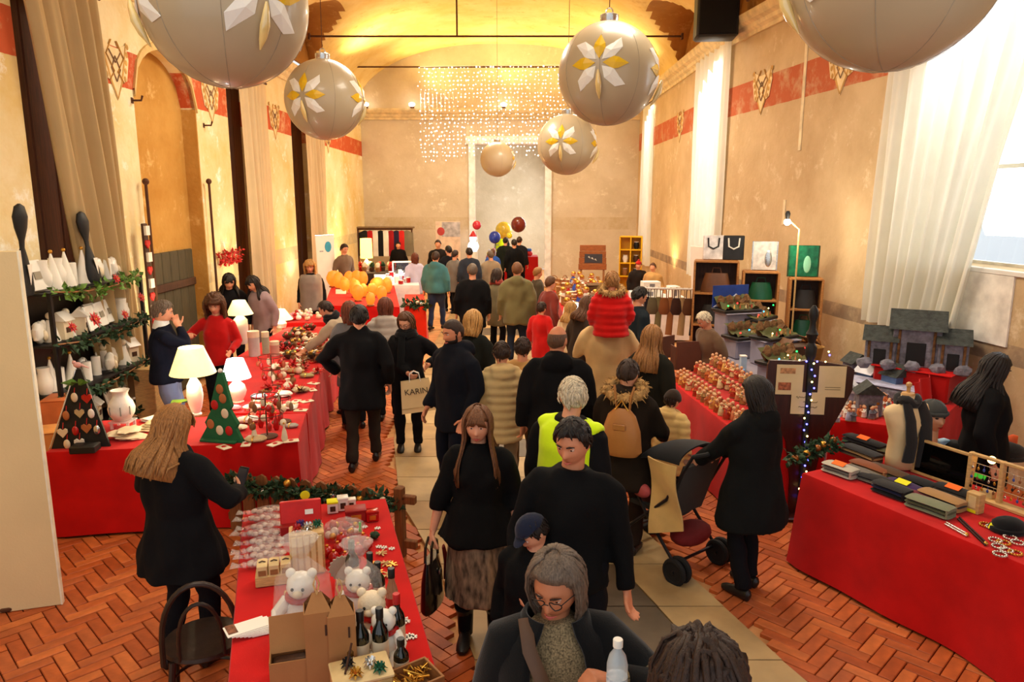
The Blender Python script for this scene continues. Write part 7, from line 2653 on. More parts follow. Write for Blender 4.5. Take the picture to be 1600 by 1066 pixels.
# clothes rail with bags and scarves
a, b = ony(1005, 450, 11.8), ony(1092, 448, 11.6)
t = thing('clothes_rail', 'white clothes rail hung with leather bags and striped scarves', 'rail', (a.x, a.y, 0), math.atan2(b.y - a.y, b.x - a.x))
L, zr = (b - a).length, a.z
MB().tube([(0, 0, zr), (L, 0, zr)], .018, 8).obj('rail', M_paper, t)
for x in (.02, L - .02):
 MB().tube([(x, 0, 0), (x, 0, zr)], .014, 8).obj('upright', M_silver, t)
 MB().box((x, 0, .02), (.05, .4, .03), ch=.006).obj('foot', M_silver, t)
hn = ['black', 'olive-grey', 'sand', 'rust brown', 'tan', 'dark brown', 'beige', 'chestnut', 'charcoal']
hx = [(30, 28, 34), (96, 84, 60), (120, 108, 70), (128, 76, 40), (150, 98, 56), (60, 36, 28), (170, 140, 96), (90, 56, 34)]
for i in range(9):
 x = .06 + i * (L - .12) / 8
 e = thing('hanging_bag' if i % 2 else 'hanging_scarf', '%s %s hanging from the white clothes rail' % (hn[i], ['patterned scarf', 'leather bag'][i % 2]), 'bag' if i % 2 else 'scarf', t.location + V((math.cos(t.rotation_euler.z) * x, math.sin(t.rotation_euler.z) * x, 0)), t.rotation_euler.z, 'goods on the clothes rail')
 m = cloth('rail_%d' % (i % 8), hx[i % 8], bscale=60)
 MB().tube([(0, .0, zr + .02), (-.03, 0, zr - .03), (-.035, 0, zr - .17)], .008, 5).obj('loop', m, e)
 MB().tube([(0, .0, zr + .02), (.03, 0, zr - .03), (.035, 0, zr - .17)], .008, 5).obj('loop', m, e)
 q = MB()
 if i % 2:
  q.tube([(0, 0, zr - .15), (0, 0, zr - .2), (0, 0, zr - .36), (0, 0, zr - .42)], [(.05, .03), (.08, .05), (.1, .06), (.06, .04)], 14)
 else:
  q.tube([(0, 0, zr - .14), (.01, 0, zr - .4), (-.01, 0, zr - .75)], [(.04, .03), (.05, .02), (.055, .02)], 10)
 q.obj('body', m, e)

# ================================================================== SNOWY VILLAGE ON THE RED TABLE UNDER THE BIG WINDOW
draped('red-draped table with a snowy nativity village and a large dark stable', [(3.1, 6.85), (3.85, 6.5), (4.95, 7.75), (3.95, 8.65)], waves=3)
t = thing('display_step', 'high red-draped block carrying the large dark stable', 'step', (4.45, 7.82, .765), .75)
MB().box((0, 0, .15), (.62, .75, .30), ch=.02).obj('block', REDD, t)
MB().box((0, 0, .303), (.66, .80, .014), ch=.005).obj('step_cloth', RED, t)
t = thing('step_cloth', 'bright red cloth drop at the side of the snowy village', 'cloth', (4.2, 7.3, .765), .75)
del t['category']
t['category'] = 'cloth'
MB().grid(lambda u, v: V(((u - .5) * .55, -.05 * v - .02 * math.sin(u * 12), .29 * (1 - v) + .005)), 14, 6, thick=.006).obj('cloth_panel', RED, t)
# big stable with slate roofs
M_slate = mat('slate_roof', (58, 62, 58), rough=.8, var=.45, scale=20, bump=1, bscale=40, bdist=.01)
M_stone = mat('toy_stone', (120, 118, 128), rough=.9, var=.4, scale=22, bump=1, bscale=40, bdist=.01)
t = thing('toy_stable', 'large dark model stable with slate roofs, highest of the snowy village', 'model', (4.40, 7.86, 1.075), R(-28))
for (x, y, w_, d_, h_, rh_) in ((-.30, 0, .26, .28, .22, .12), (0, .05, .40, .34, .34, .16), (.30, -.02, .24, .30, .24, .12)):
 e = MB().box((x, y, h_ / 2), (w_, d_, h_), ch=.006).obj('stone_wall', M_stone, t)
 q = MB()
 q.prism([(-d_ * .65, 0), (d_ * .65, 0), (0, rh_)], -w_ * .6, w_ * .6, lambda v: V((x + v.z, y + v.x, h_ + v.y)))
 q.obj('slate_roof', M_slate, t, smooth=False, fix=True)
 MB().box((x, y - d_ / 2 - .003, h_ * .35), (w_ * .4, .008, h_ * .6), ch=.003).obj('doorway', M_black, e)
 for s in (-1, 1):
  MB().box((x + s * w_ * .36, y - d_ / 2 - .006, h_ * .5), (.024, .02, h_), ch=.004).obj('beam', M_cork, e)
for j in range(5):
 q = MB()
 q.ball((-.42 + .2 * j, -.26, .03), (.07, .05, .05), 8, 6, lambda v, d: v * (1 + .4 * NZ.noise(d * 2 + V((j, 0, 0)))))
 q.obj('rock', M_stone, t)
t.scale = (1.15, 1.15, 1.2)
M_snow = mat('snowy_blue', (176, 178, 204), rough=.8, var=.25, scale=18)
tr_ = thing('display_step', 'grey rocky terrace carrying the rear row of snowy houses', 'step', (3.95, 7.75, .765), .75)
MB().box((0, 0, .07), (.30, .95, .14), ch=.03).obj('block', M_stone, tr_)
MB().box((0, 0, .142), (.31, .96, .012), ch=.004).obj('snow_layer', M_snow, tr_)
vz_ = [(1310, 612, 'pale blue snowy house by the dark sign board'), (1335, 590, 'grey snowy tower behind the pale blue house'), (1360, 600, 'blue-grey snowy cottage in the middle of the village'), (1385, 590, 'snowy cottage beside the white card'), (1375, 570, 'small grey chapel below the stable'), (1400, 612, 'blue box-shaped hut beside the mannequin shoulder'), (1330, 632, 'low snowy stable near the front edge'), (1355, 642, 'white snowy hut row nearest the red cloth edge'), (1450, 600, 'snowy cottage seen past the mannequin bust'), (1470, 588, 'snowy church by the red cloth drop')]
for i, (px, py, lab) in enumerate(vz_):
 p = at(px, py, .80)
 t = thing('toy_house', lab, 'model', (p.x, p.y, .767), rnd.uniform(-.5, .5))
 w_, h_ = .19 + .03 * (i % 3), .17 + .05 * (i % 2)
 e = MB().box((0, 0, h_ / 2), (w_, w_ * .8, h_), ch=.004).obj('house_wall', [M_snow, M_stone, mat('toy_blue', (96, 124, 170), var=.3)][i % 3], t)
 MB().prism([(-w_ * .62, 0), (w_ * .62, 0), (0, w_ * .5)], -w_ * .5, w_ * .5, lambda v: V((v.x, v.z, h_ + v.y))).obj('snowy_roof', [mat('snow', (232, 232, 240), rough=.8), M_slate][i % 2], t, smooth=False, fix=True)
 MB().box((0, -w_ * .4 - .002, h_ * .4), (.03, .006, .045)).obj('door', M_ledw if i == 0 else M_darkwood, e)
 MB().box((w_ * .3, -w_ * .4 - .002, h_ * .6), (.025, .006, .025)).obj('window_opening', M_gold, e)
rr = random.Random(9)
pv = None
for i in range(110):
 px = rr.uniform(1306, 1420)
 py = rr.uniform(606, 662) - (px - 1300) * .08
 p = at(px, py, .77)
 if i < 6:
  t = thing('figurine', 'tiny silvery-blue figure standing among the snowy houses', 'figurine', (p.x, p.y, .766), 0, 'silvery figures of the snowy village')
  for n_, mb, m in fig_parts(i):
   mb.xf(lambda v: v * 1.35)
   mb.obj(n_, [M_snow, M_cer, M_stone, M_silver, fm[0], M_cer][i] if n_ in ('robe', 'arms') else m, t)
  pv = (pv or []) + [t]
 else:
  dup(pv[i % 6], (p.x, p.y, .766), rr.uniform(-2, 2))
for i in range(24):
 px, py = rr.uniform(1440, 1475), rr.uniform(575, 610)
 p = at(px, py, .9)
 dup(pv[i % 6], (p.x, p.y, .766), rr.uniform(-2, 2))
for i, (px, py, lab) in enumerate([(1407, 556, 'white price card before the dark stable'), (1385, 572, 'white folded card between stable and snowy cottages'), (1352, 612, 'small white card leaning on a snowy cottage'), (1306, 640, 'white card near the dark sign board')]):
 p = at(px, py, .92)
 t = thing('price_card', lab, 'card', (p.x, p.y, .767), .5)
 MB().box((0, 0, .10), (.10, .004, .07), rx=-.4).obj('card', M_paper, t)
 MB().tube([(0, .01, 0), (0, .01, .08)], .004, 5).obj('card_pin', M_pale, t)
for i, (px, py, lab) in enumerate([(1358, 640, 'red cloth-wrapped block among the snowy huts'), (1330, 568, 'red square of cloth behind the grey tower')]):
 p = at(px, py, .8)
 t = thing('display_step', lab, 'step', (p.x, p.y, .766), .5)
 MB().box((0, 0, .05), (.15, .12, .10), ch=.01).obj('block', RED, t)
 MB().box((0, 0, .103), (.16, .13, .006), ch=.002).obj('step_cloth', REDD, t)
# wicker bucket and boxes on the wall side behind the sign
for i, (x, y, z, nm, lab) in enumerate([(3.75, 9.1, .0, 'bucket', 'tall wicker tub in the amber glow of the wall lamp'), (3.5, 8.9, .0, 'carton', 'dark brown open carton beside the wicker tub')]):
 t = thing(nm, lab, 'tub' if i == 0 else 'box', (x, y, 0), .3)
 if i == 0:
  MB().lathe([(.12, .7), (.17, 1.02), (.18, 1.04), (.16, 1.03), (.11, .72)], n=20).obj('wicker_wall', mat('wicker', (170, 124, 60), bump=1, bscale=60), t)
  MB().lathe([(.2, 0), (.2, .70)], n=20).obj('plinth', M_darkwood, t)
  MB().tube([(.17 * math.cos(a), .0, 1.03 + .14 * math.sin(a)) for a in [PI * k_ / 8 for k_ in range(9)]], .012, 6).obj('handle', M_craft, t)
 else:
  MB().box((0, 0, .55), (.34, .3, 1.1), ch=.008).obj('box_body', M_darkwood, t)
  for s in (-1, 1):
   MB().box((s * .2, 0, 1.14), (.14, .28, .008), ry=s * .6).obj('flap', mat('flap_brown', (104, 66, 38)), t)
# ================================================================== HANGING CHRISTMAS BALLS
M_ballw = mat('ball_pearl', (186, 168, 136), rough=.35, var=.03, scale=2, bump=.05, coat=.2)
M_seam = mat('ball_seam', (162, 150, 128), rough=.4)
M_petw = mat('petal_white', (244, 240, 228), rough=.4, var=.03)
M_pety = mat('petal_yellow', (232, 186, 30), rough=.35, var=.08)
BR = .43


def ball(px, py, Y, stars, lab, seam=0.0):
 c = ony(px, py, Y)
 t = thing('christmas_ball', lab, 'ornament', c)
 MB().ball((0, 0, 0), BR, 56, 36).obj('sphere', M_ballw, t)
 for k_ in range(4):
  a = k_ * PI / 4 + seam
  q = MB()
  q.tube([(BR * 1.0005 * math.cos(a) * math.cos(b), BR * 1.0005 * math.sin(a) * math.cos(b), BR * 1.0005 * math.sin(b)) for b in [2 * PI * j / 40 for j in range(41)]], .0022, 4, cap=False)
  q.obj('seam', M_seam, t)
 MB().lathe([(.075, BR * .972), (.08, BR + .01), (.08, BR + .05), (.06, BR + .06)], n=18).obj('collar', M_silver, t)
 MB().tube([(.03 * math.cos(a), 0, BR + .08 + .03 * math.sin(a)) for a in [2 * PI * j / 12 for j in range(13)]], .006, 5).obj('ring', M_silver, t)
 zt = max(.6, vz(c.x) - c.z - .01)
 MB().tube([(0, 0, BR + .1), (.01, 0, (BR + zt) / 2), (0, 0, zt)], .004, 4).obj('wire', M_iron, t)
 for (az, el) in stars:
  f = V((math.sin(az) * math.cos(el), -math.cos(az) * math.cos(el), math.sin(el)))
  r = V((math.cos(az), math.sin(az), 0))
  u = r.cross(f) * -1
  u = f.cross(r) * -1 if u.z < 0 else u

  def on(x, y, h):
   d = (f * math.sqrt(max(0, 1 - (x * x + y * y))) + r * x + u * y).normalized()
   return d * (BR * (1.004 + h))
  for i in range(8):
   a = i * PI / 4
   yel = i % 2 == 0
   if i == 6:
    q = MB()
    q.lathe([(.004, -.075), (.02, -.045), (.026, -.01), (.016, .03), (.006, .055)], n=12)
    q.xf(lambda v: on(0, -.34 + v.z / BR * 1.6, .03) + f * (.02 + v.y) + r * v.x)
    q.obj('jewel', mat('jewel_amber', (236, 206, 130), rough=.08, spec=1, coat=1), t)
    continue
   prof = [(.07, 0), (.26, .115), (.36, .10), (.54, .0), (.36, -.10), (.26, -.115)] if yel else [(.08, 0), (.26, .12), (.60, .07), (.50, -.09), (.26, -.12)]
   q = MB()
   ring = []
   for h in (.004, .012):
    ring.append([on(x * math.cos(a) - y * math.sin(a), x * math.sin(a) + y * math.cos(a), h) for x, y in prof])
   n = len(prof)
   mid = on(.30 * math.cos(a), .30 * math.sin(a), .035)
   q.add(ring[0] + ring[1] + [mid], [(j, (j + 1) % n, n + (j + 1) % n, n + j) for j in range(n)] + [(n + j, n + (j + 1) % n, 2 * n) for j in range(n)])
   q.obj('yellow_petal' if yel else 'white_petal', M_pety if yel else M_petw, t, smooth=False, fix=True)
 return t


ball(352, 6, 4.2, [(.78, -.02), (-1.0, .05), (2.5, 0)], 'huge pearl Christmas ball, second nearest, above the yellow wall', .3)
ball(507, 156, 8.5, [(-.30, .0), (1.5, 0)], 'mid-sized pearl Christmas ball alone below the shaded lunette', .5)
ball(950, 116, 6.7, [(-.30, .06), (1.4, 0)], 'large pearl Christmas ball with star, right of the curtain of lights', .5)
ball(886, 226, 11.0, [(-.28, .05), (1.4, 0)], 'smaller pearl Christmas ball hanging just under the large one with star', .45)
ball(1396, -58, 3.3, [(-1.6, .0), (1.8, 0)], 'huge pearl Christmas ball cut by the frame top, before the big bright window', .2)
ball(777, 249, 19.0, [(1.6, .05)], 'small distant Christmas ball seen through the curtain of lights', .3)

# ================================================================== CURTAIN OF WHITE LIGHTS
A0, A1 = ony(656, 104, 22.35), ony(880, 101, 22.35)
zb0, zb1 = ony(656, 257, 22.35).z, ony(840, 256, 22.35).z
t = thing('light_curtain', 'curtain of hundreds of white fairy lights hung from a tie rod in mid-air', 'string lights', A0)
NS = 36
rr = random.Random(21)
MB().tube([(0, 0, 0), ((A1 - A0).x, 0, A1.z - A0.z)], .014, 6).obj('header_cable', M_paper, t)
for i in range(NS):
 f = i / (NS - 1)
 x, z0_ = (A1 - A0).x * f, (A1.z - A0.z) * f
 q = MB()
 ln_ = (A0.z - lerp(zb0, zb1, f)) * rr.uniform(.94, 1.0)
 if f > .84:
  ln_ *= .62 + .2 * rr.random()
 nb_ = int(ln_ / .118)
 q.mi = 1
 q.tube([(x, 0, z0_), (x, .0, z0_ - ln_)], .003, 3)
 q.mi = 0
 for j in range(nb_):
  if rr.random() < .08:
   continue
  q.ball((x + rr.gauss(0, .024), rr.gauss(0, .02), z0_ - .05 - (j + rr.uniform(-.2, .2)) * .118), rr.choice((.010, .015, .021)), 6, 4)
 q.obj('light_strand', [M_led, M_silver], t)

# lamps on the end-wall cornice
for px, py, lab in ((644, 168, 'small bright spotlight on the end-wall cornice, clear of the light curtain'), (787, 168, 'small bright spotlight on the end-wall cornice behind the light curtain'), (497, 165, 'faint round spotlight at the corner of the end-wall cornice')):
 p = ony(px, py, 24.2)
 p.x = max(p.x, -4.6)
 t = thing('spotlight', lab, 'spotlight', (p.x, p.y, 5.69))
 MB().box((0, 0, .03), (.12, .14, .06), ch=.01).obj('lamp_base', M_iron, t)
 MB().ball((0, -.07, .10), (.10, .05, .06), 12, 8).obj('bulb', mat('bulb_hot', (255, 250, 240), emit=(255, 244, 226), es=25, bump=0), t)

# ================================================================== FAR STALLS, YELLOW-WALL SIDE
draped('red counter of felt toys in front of the blond stallholder', [(-3.95, 12.5), (-3.2, 12.6), (-3.3, 13.5), (-4.2, 13.45)], waves=3)
rr = random.Random(31)
for i in range(16):
 p = V((rr.uniform(-3.95, -3.4), rr.uniform(12.65, 13.35), 0))
 m = [M_redgl, M_cream, mat('pink_cloth', (226, 150, 160)), M_paper][i % 4]
 t = thing('felt_toy', 'little red, pink or cream felt toy on the red counter of the blond stallholder', 'toy', (p.x, p.y, .766), i, 'felt toys on the red counter')
 MB().ball((0, 0, .045), (.06, .05, .045), 9, 6).obj('toy_body', m, t)
 MB().ball((.03, 0, .10), .032, 8, 6).obj('toy_head', m, t)
p = at(533, 468)
t = thing('price_card', 'white card standing at the edge of the glowing lantern stall', 'card', (p.x, p.y, .78))
MB().box((0, 0, .1), (.22, .01, .2), rx=-.3).obj('card', M_paper, t)
MB().box((0, .03, .01), (.12, .08, .02)).obj('card_foot', M_pale, t)
draped('red-covered stall of glowing amber salt lanterns', [(-3.55, 13.8), (-2.1, 13.6), (-2.75, 17.1), (-4.2, 17.1)], z=.88, waves=3)
for i, (cx, cy) in enumerate([(340, 480), (385, 485), (440, 470), (485, 445), (520, 420), (555, 410), (590, 450), (630, 470), (480, 530), (545, 510), (580, 590), (620, 560), (675, 625), (690, 560), (705, 520), (760, 590), (800, 530), (560, 560), (640, 440), (735, 540), (435, 500), (520, 475)]):
 p = onz(440 + cx / 4.847, 340 + cy / 4.847 + 8, .90)
 p.y = min(p.y, 16.9)
 p.x = lerp(p.x, p.x, 0) if p.x > -4.1 else -4.05
 t = thing('salt_lantern', 'glowing amber salt lantern in the bright cluster on the red stall', 'lantern', (p.x, p.y, .885), i, 'glowing salt lanterns')
 s = rr.uniform(1.05, 1.55)
 MB().lathe([(.07, 0), (.08, .02), (.07, .03)], n=12).obj('wooden_base', M_mwood, t)
 MB().ball((0, 0, .13 * s), (.085 * s, .08 * s, .115 * s), 12, 9, lambda v, d: v * (1 + .15 * NZ.noise(d * 2.5 + V((i, 0, 0))))).obj('salt_crystal', M_glow, t)
lamp('lantern_glow', 'POINT', (-2.9, 15.0, 1.45), 60, (1, .6, .2), .3)
draped('white-covered counter lit by bright cool lamps with small pale goods', [(-3.2, 17.4), (-2.2, 17.4), (-2.6, 20.0), (-3.75, 20.0)], z=.85, m=cloth('white_cloth', (236, 234, 236)), waves=3)
lamp('counter_light', 'SPOT', (-3.0, 18.6, 2.3), 160, (.9, .92, 1), .1, target=(-3.0, 18.8, .8), spot=90)
for i in range(22):
 p = V((0, rr.uniform(17.5, 19.7), 0))
 p.x = rr.uniform(-3.0, -2.4) - (p.y - 17.4) * .17
 k_ = i % 3
 t = thing('trinket_box', 'tiny pale trinket box on the brightly lit white counter', 'box', (p.x, p.y, .856), i * .5, 'trinkets on the white counter')
 h_ = rr.uniform(.06, .16)
 MB().box((0, 0, h_ / 2), (.1, .08, h_), ch=.006).obj('box_body', [M_paper, mat('lilac_box', (196, 190, 226)), M_redgl, M_silver][i % 4], t)
 MB().box((0, 0, h_ + .008), (.105, .085, .016), ch=.004).obj('lid', M_paper, t)
p = V((-2.95, 19.8, .856))
t = thing('glass_case', 'white-edged glass display case at the back of the lit counter', 'display case', (p.x, p.y, .86), .2)
for (x, z, w_, h_) in ((-.25, .18, .03, .36), (.25, .18, .03, .36), (0, .35, .5, .03), (0, .015, .5, .03)):
 MB().box((x, 0, z), (w_, .2, h_), ch=.004).obj('case_frame', M_paper, t)
MB().box((0, .09, .18), (.47, .01, .3)).obj('case_back', M_glass, t)
draped('narrow table with bright orange-red cloth in the aisle beside the white counter', [(-2.12, 14.5), (-1.72, 14.5), (-1.98, 16.4), (-2.4, 16.4)], m=cloth('orange_red_cloth', (222, 44, 16)), waves=4)
garland('evergreen garland with pale baubles on the orange-red table', [V((-2.12, 14.55, .80)).lerp(V((-1.72, 14.55, .80)), k_ / 4) for k_ in range(5)], 200, .09, M_pine, 'pine_garland', .1, berries=([M_cream, M_silver], 5, .04))
garland('red tinsel swag pinned on the yellow wall behind the two bending women', [(LX + .05, 12.1 + .32 * k_ / 3, 2.0 - .22 * math.sin((k_ % 3) * PI / 3)) for k_ in range(10)], 420, .05, M_redp, 'tinsel_garland', .04)
# rail of knitwear and warm lamp at the end wall
a = ony(558, 372, 23.3)
t = thing('garment_rail', 'grey rail of red, black and white knitwear near the end wall', 'rail', (a.x, 23.3, 0))
zr = 1.95
MB().tube([(0, 0, zr), (1.75, 0, zr)], .035, 8).obj('rail', M_iron, t)
for x in (.03, 1.72):
 MB().tube([(x, 0, 0), (x, 0, zr)], .025, 8).obj('upright', M_iron, t)
MB().box((.88, .1, zr + .04), (1.8, .35, .05), ch=.01).obj('top_board', mat('grey_brown_board', (120, 96, 70)), t)
for i, c in enumerate([(30, 28, 28), (176, 30, 30), (226, 220, 210), (20, 20, 22), (230, 226, 216), (150, 24, 30), (40, 34, 60), (196, 40, 36), (120, 110, 90)]):
 e = thing('knitted_garment', '%s knitted garment on the grey rail' % ['black', 'red', 'white', 'second black', 'cream', 'dark red', 'navy', 'bright red', 'khaki'][i], 'garment', (a.x + .25 + i * .165, 23.3, 0))
 q = MB()
 q.tube([(0, 0, zr - .05), (0, 0, zr - .12), (0, 0, zr - .5), (0, 0, zr - .85)], [(.03, .03), (.05, .2), (.06, .21), (.065, .23)], 10, up=(1, 0, 0))
 q.obj('knit_body', cloth('knit_%d' % i, c, bscale=60), e)
 MB().tube([(0, 0, zr - .06), (0, 0, zr + .03), (.02, 0, zr + .045)], .008, 5).obj('hanger_hook', M_silver, e)
p = ony(573, 410, 20.8)
lamp_t('square-shaded yellow lamp glowing on the far counter before the garment rail', (p.x, 20.8, .86), .35, .1, .55, .17, .16, mat('lamp_shade_yellow', (255, 226, 120), emit=(255, 206, 90), es=5), 40, (1, .8, .4))
draped('dark far counter crowded with small goods under the square yellow lamp', [(-4.5, 20.2), (-2.9, 20.2), (-2.9, 21.2), (-4.5, 21.2)], z=.86, m=cloth('dark_cloth', (60, 46, 38)), waves=3)
for i in range(14):
 x, y = rr.uniform(-4.3, -3.05), rr.uniform(20.3, 21.0)
 t = thing('potted_trinket', 'small dark and red trinket on the far counter under the yellow lamp', 'trinket', (x, y, .866), i, 'trinkets on the far counter')
 MB().lathe([(.05, 0), (.07, .12), (.05, .14)], n=10).obj('pot', [M_darkwood, M_redgl, M_mwood][i % 3], t)
 MB().ball((0, 0, .19), (.07, .07, .08), 8, 6, lambda v, d: v * (1 + .4 * NZ.noise(d * 3))).obj('filling', [M_pine, M_redp, M_cream][i % 3], t)
# banner and posters
p = ony(497, 432, 18.8)
t = thing('banner', 'tall white roll-up banner with a blue emblem, before the farthest cream drape', 'banner', (-4.55, 18.0, 0), R(58))
MB().box((0, 0, 1.02), (.62, .01, 1.96)).obj('banner_sheet', M_paper, t)
MB().box((0, 0, .03), (.66, .2, .06), ch=.01).obj('banner_foot', M_silver, t)
MB().tube([(-.31, 0, 2.0), (.31, 0, 2.0)], .014, 6).obj('top_bar', M_silver, t)
MB().ball((.1, -.008, 1.72), (.11, .004, .13), 16, 10).obj('blue_emblem', mat('emblem_teal', (60, 160, 190), bump=0), t)
MB().box((-.12, -.007, 1.62), (.12, .003, .03)).obj('printed_line', mat('print_grey', (170, 170, 176), bump=0), t)
p = ony(700, 372, 23.6)
t = thing('poster_board', 'pale poster board with a red disc and grey photograph by the portal', 'poster', (p.x, 23.6, 0), 0)
w_ = .78
MB().box((0, 0, 1.42), (w_, .03, 1.5), ch=.004).obj('board', mat('poster_pink', (226, 200, 178), bump=0), t)
MB().box((.1, -.017, 1.92), (.58, .004, .46)).obj('grey_photo', mat('photo_grey', (176, 172, 176), var=.4, scale=6), t)
MB().ball((-.22, -.022, 1.86), (.12, .005, .13), 18, 10).obj('red_disc', mat('disc_red', (176, 60, 60), bump=0), t)
for s in (-1, 1):
 MB().box((s * .3, .05, .35), (.04, .04, .7)).obj('leg', M_iron, t)

# ================================================================== INNER ROOM BEHIND THE PORTAL
draped('colourful stall inside the far portal', [(-.9, 25.6), (.9, 25.6), (.9, 26.5), (-.9, 26.5)], z=.9, m=REDD, waves=3)
for i in range(26):
 x, y = rr.uniform(-.8, .8), rr.uniform(25.7, 26.4)
 c_ = [(200, 40, 40), (240, 210, 60), (60, 110, 200), (230, 230, 230), (240, 120, 150), (90, 180, 90)][i % 6]
 t = thing('toy', 'small bright toy piled on the stall inside the portal', 'toy', (x, y, .906), i, 'toys on the portal stall')
 MB().ball((0, 0, .09), (.09, .08, .09), 9, 7).obj('toy_body', mat('toy_%d' % (i % 6), c_, rough=.5), t)
 MB().ball((0, 0, .21), .06, 8, 6).obj('toy_head', mat('toy_%d' % ((i + 2) % 6), [(200, 40, 40), (240, 210, 60), (60, 110, 200), (230, 230, 230), (240, 120, 150), (90, 180, 90)][(i + 2) % 6]), t)
for i, (px, py, Y, r, c, lab) in enumerate([(810, 351, 25.0, .25, (120, 40, 30), 'dark red foil balloon, biggest at the portal'), (773, 371, 25.2, .20, (40, 60, 160), 'blue foil balloon at the portal'), (787, 360, 27.0, .30, (240, 200, 60), 'yellow balloon behind the vested person'), (796, 368, 25.0, .1, (240, 220, 40), 'little yellow balloon among the portal stall goods'), (745, 352, 24.0, .14, (200, 50, 70), 'red and white balloon by the near jamb of the portal')]):
 p = ony(px, py, Y)
 t = thing('balloon', lab, 'balloon', p)
 MB().ball((0, 0, 0), (r, r * .7, r * 1.05), 18, 12).obj('balloon_skin', mat('balloon_%d' % i, c, rough=.2, coat=.4), t)
 MB().tube([(0, 0, -r), (.03, 0, -r - .3), (0, 0, .92 - p.z)], .006, 4).obj('string', M_paper, t)
t = thing('snowman_lamp', 'white lit figure with red cap at the near jamb of the portal', 'decoration', (-1.25, 23.9, 0))
p0_ = 1.2
MB().lathe([(.16, 0), (.14, p0_)], n=16).obj('plinth', M_paper, t)
MB().ball((0, 0, p0_ + .17), .18, 14, 10).obj('lit_body', mat('lit_white', (255, 255, 255), emit=(240, 244, 255), es=2.5, bump=0), t)
MB().ball((0, 0, p0_ + .42), .12, 12, 8).obj('lit_head', mat('lit_white', (255, 255, 255)), t)
MB().lathe([(.13, p0_ + .48), (.02, p0_ + .66)], n=12).obj('red_cap', M_redp, t)

# ================================================================== LONG STALL OF GLASS AND TOYS, MIDDLE OF THE HALL
draped('long red stall crowded with jars, baskets and toys in the middle of the hall', [(.95, 12.6), (1.75, 12.6), (2.35, 18.8), (1.0, 18.8)], waves=3)
kinds = []
def k_jar(t, i): MB().lathe([(.05, 0), (.06, .02), (.06, .12), (.04, .15), (.045, .17)], n=12).obj('jar_body', [M_cream, M_silver, mat('clear_plastic', (226, 236, 240))][i % 3], t); MB().lathe([(.048, .165), (.048, .19)], n=12).obj('lid', M_gold, t)
def k_basket(t, i): MB().lathe([(.10, 0), (.13, .10), (.12, .10), (.09, .02)], n=14).obj('basket_wall', mat('wicker', (170, 124, 60)), t); MB().tube([(.12 * math.cos(a), 0, .10 + .12 * math.sin(a)) for a in [PI * j / 8 for j in range(9)]], .010, 5).obj('handle', M_mwood, t); MB().ball((0, 0, .10), (.09, .09, .05), 9, 6).obj('filling', [M_cream, M_redp, M_bisc][i % 3], t)
def k_doll(t, i): MB().lathe([(.09, 0), (.07, .12), (.03, .2)], n=12).obj('dress', [M_paper, M_redp, mat('doll_blue', (50, 80, 170))][i % 3], t); MB().ball((0, 0, .25), .06, 10, 7).obj('doll_head', mat('figure_skin', (222, 168, 124)), t); MB().ball((0, .01, .275), (.064, .064, .05), 10, 7).obj('doll_hair', M_gold, t)
def k_box(t, i): MB().box((0, 0, .08), (.2, .14, .16), ch=.008).obj('box_body', [M_card, M_mwood, M_redgl][i % 3], t); MB().box((0, 0, .165), (.21, .15, .02), ch=.004).obj('lid', [M_mwood, M_cream, M_redp][i % 3], t)
KN = [('jar', k_jar, 'jar with a gilt lid'), ('basket', k_basket, 'handled wicker basket with filling'), ('doll', k_doll, 'small standing doll in a flared dress'), ('goods_box', k_box, 'lidded box')]
made = {}
for i in range(84):
 y = 12.8 + 5.8 * ((i // 6) + .5) / 14
 f = ((i % 6) + .5 + rr.uniform(-.25, .25)) / 6
 x = lerp(.98, lerp(1.75, 2.3, (y - 12.6) / 6.2), f)
 n_, fn, lb = KN[rr.randrange(4)]
 key = (n_, i % 3)
 if key in made:
  dup(made[key], (x, y, .766), rr.uniform(-3, 3))
 else:
  t = thing(n_, '%s of the %s sort on the long middle stall' % (lb, ['palest', 'red', 'darkest'][i % 3]), n_.split('_')[-1], (x, y, .766), rr.uniform(-3, 3), '%ss of the %s sort on the middle stall' % (n_.replace('_', ' '), ['palest', 'red', 'darkest'][i % 3]))
  fn(t, i)
  made[key] = t
# things on and behind that stall
p = ony(926, 402, 18.4)
t = thing('chalkboard_sign', 'brown wooden board with a small black panel chalked in white, standing on the middle stall', 'sign', (p.x, 18.4, .766), R(-4))
s_ = p.z - .766
for x in (-.28, .28):
 MB().box((x, .02, s_ * .5), (.05, .03, s_), ch=.004).obj('leg', M_mwood, t)
for j in range(4):
 MB().box((0, 0, s_ - .24 + .155 * j), (.70 - .02 * j, .03, .15), ch=.006).obj('plank', mat('sign_wood', (150, 84, 36), rough=.5, stretch=(2, 2, 12), var=.3), t)
MB().box((.02, -.02, s_ - .03), (.44, .012, .22), ch=.003).obj('black_panel', mat('slate_panel', (56, 56, 62)), t)
for j in range(3):
 MB().tube([(-.09 + .08 * j + .03 * math.sin(k_ * 1.9), -.03, s_ - .0 - .03 * j + .028 * math.cos(k_ * 2.3)) for k_ in range(7)], .010, 5, flat=.5).obj('chalk_writing', M_paper, t)
t = thing('shelf_unit', 'yellow upright shelf unit with small pots in its niches by the far window', 'shelf', (3.15, 19.6, 0), R(-12))
M_yel = mat('yellow_paint', (236, 182, 16), rough=.4, var=.05)
for x in (-.28, .0, .28):
 MB().box((x, 0, .95), (.03, .36, 1.9), ch=.004).obj('side_board', M_yel, t)
for z in (.02, .45, .85, 1.2, 1.55, 1.89):
 MB().box((0, 0, z), (.58, .36, .03), ch=.004).obj('shelf_board', M_yel, t)
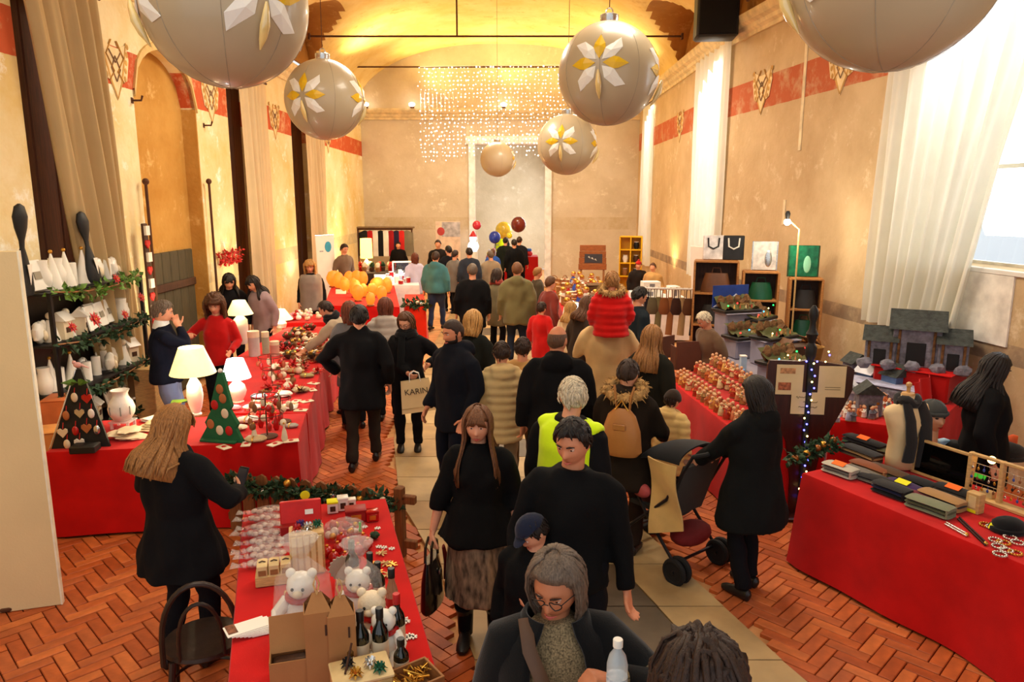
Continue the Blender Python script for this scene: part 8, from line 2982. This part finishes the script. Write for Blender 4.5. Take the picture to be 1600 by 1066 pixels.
MB().box((0, .175, .95), (.58, .012, 1.9)).obj('back_board', M_yel, t)
for i, (x, z) in enumerate([(.14, 1.565), (.14, 1.215), (-.14, 1.215), (-.14, .865), (.14, .865)]):
 v = V((3.15, 19.6, z)) + V((x * math.cos(R(-12)), x * math.sin(R(-12)), 0))
 e = thing('pot', '%s pot standing in a niche of the yellow shelf unit' % ['dark upper', 'dark middle', 'white', 'brown', 'black lower'][i], 'pot', v)
 MB().lathe([(.05, 0), (.08, .1), (.06, .18)], n=12).obj('pot_body', [M_black, M_darkwood, M_cer, M_mwood, M_black][i], e)
 MB().lathe([(.064, .18), (.066, .195)], n=12).obj('rim', M_cer, e)
for i, (px, py, Y, w_, h_, m, lab) in enumerate([(934, 452, 15.9, .46, .26, mat('brown_basket', (96, 66, 36), bump=1, bscale=50), 'wide brown wicker hamper on the middle stall'), (940, 470, 14.6, .44, .2, mat('brown_basket', (96, 66, 36)), 'second brown hamper, closer to us on the middle stall')]):
 p = ony(px, py, Y)
 t = thing('hamper', lab, 'hamper', (p.x, Y, .766), .1)
 MB().box((0, 0, h_ / 2), (w_, .36, h_), ch=.02).obj('hamper_body', m, t)
 MB().box((0, 0, h_ + .015), (w_ + .03, .38, .03), ch=.01).obj('lid', m, t)
draped('pale table carrying white boxes and cardboard beside the yellow shelf', [(2.62, 14.8), (3.6, 14.8), (3.6, 16.4), (2.62, 16.4)], z=.85, m=cloth('white_cloth', (236, 234, 236)), waves=3)
for i, (x, y, z, w_, h_, m, lab) in enumerate([(2.85, 15.2, .857, .42, .17, M_paper, 'white carton, lowest of the stack beside the hats'), (2.87, 15.2, 1.03, .36, .16, M_paper, 'white carton resting on another white carton'), (3.3, 15.0, .857, .2, .26, M_paper, 'upright white packet with grey window on the pale table'), (3.42, 15.8, .857, .25, .14, M_card, 'brown carton at the back of the pale table')]):
 t = thing('carton', lab, 'box', (x, y, z), .1 * i)
 MB().box((0, 0, h_ / 2), (w_, .26, h_), ch=.006).obj('carton_body', m, t)
 MB().box((0, -.132, h_ * .5), (w_ * .3, .004, h_ * .5)).obj('carton_label', mat('label_grey', (130, 130, 136)), t)
t = thing('leaning_panel', 'big white sheet panel leaning near the parted window curtain', 'panel', (3.62, 13.6, 0), R(-62))
MB().box((0, 0, 1.0), (.8, .02, 2.0), rx=.08, ch=.004).obj('panel_sheet', M_paper, t)
MB().box((.42, 0, 1.0), (.05, .03, 2.0), rx=.08, ch=.004).obj('red_edge', M_redp, t)
MB().box((0, .0, .02), (.8, .16, .04), ch=.006).obj('panel_foot', M_mwood, t)
p = ony(905, 476, 11.7)
t = thing('dome_lamp', 'small glowing white dome lamp in front of the middle stall', 'lamp', (1.15, 12.75, .766))
MB().ball((0, 0, .16), (.17, .15, .15), 18, 10).obj('lit_dome', mat('lit_white', (255, 255, 255)), t)
MB().lathe([(.10, 0), (.09, .05)], n=16).obj('base', M_paper, t)
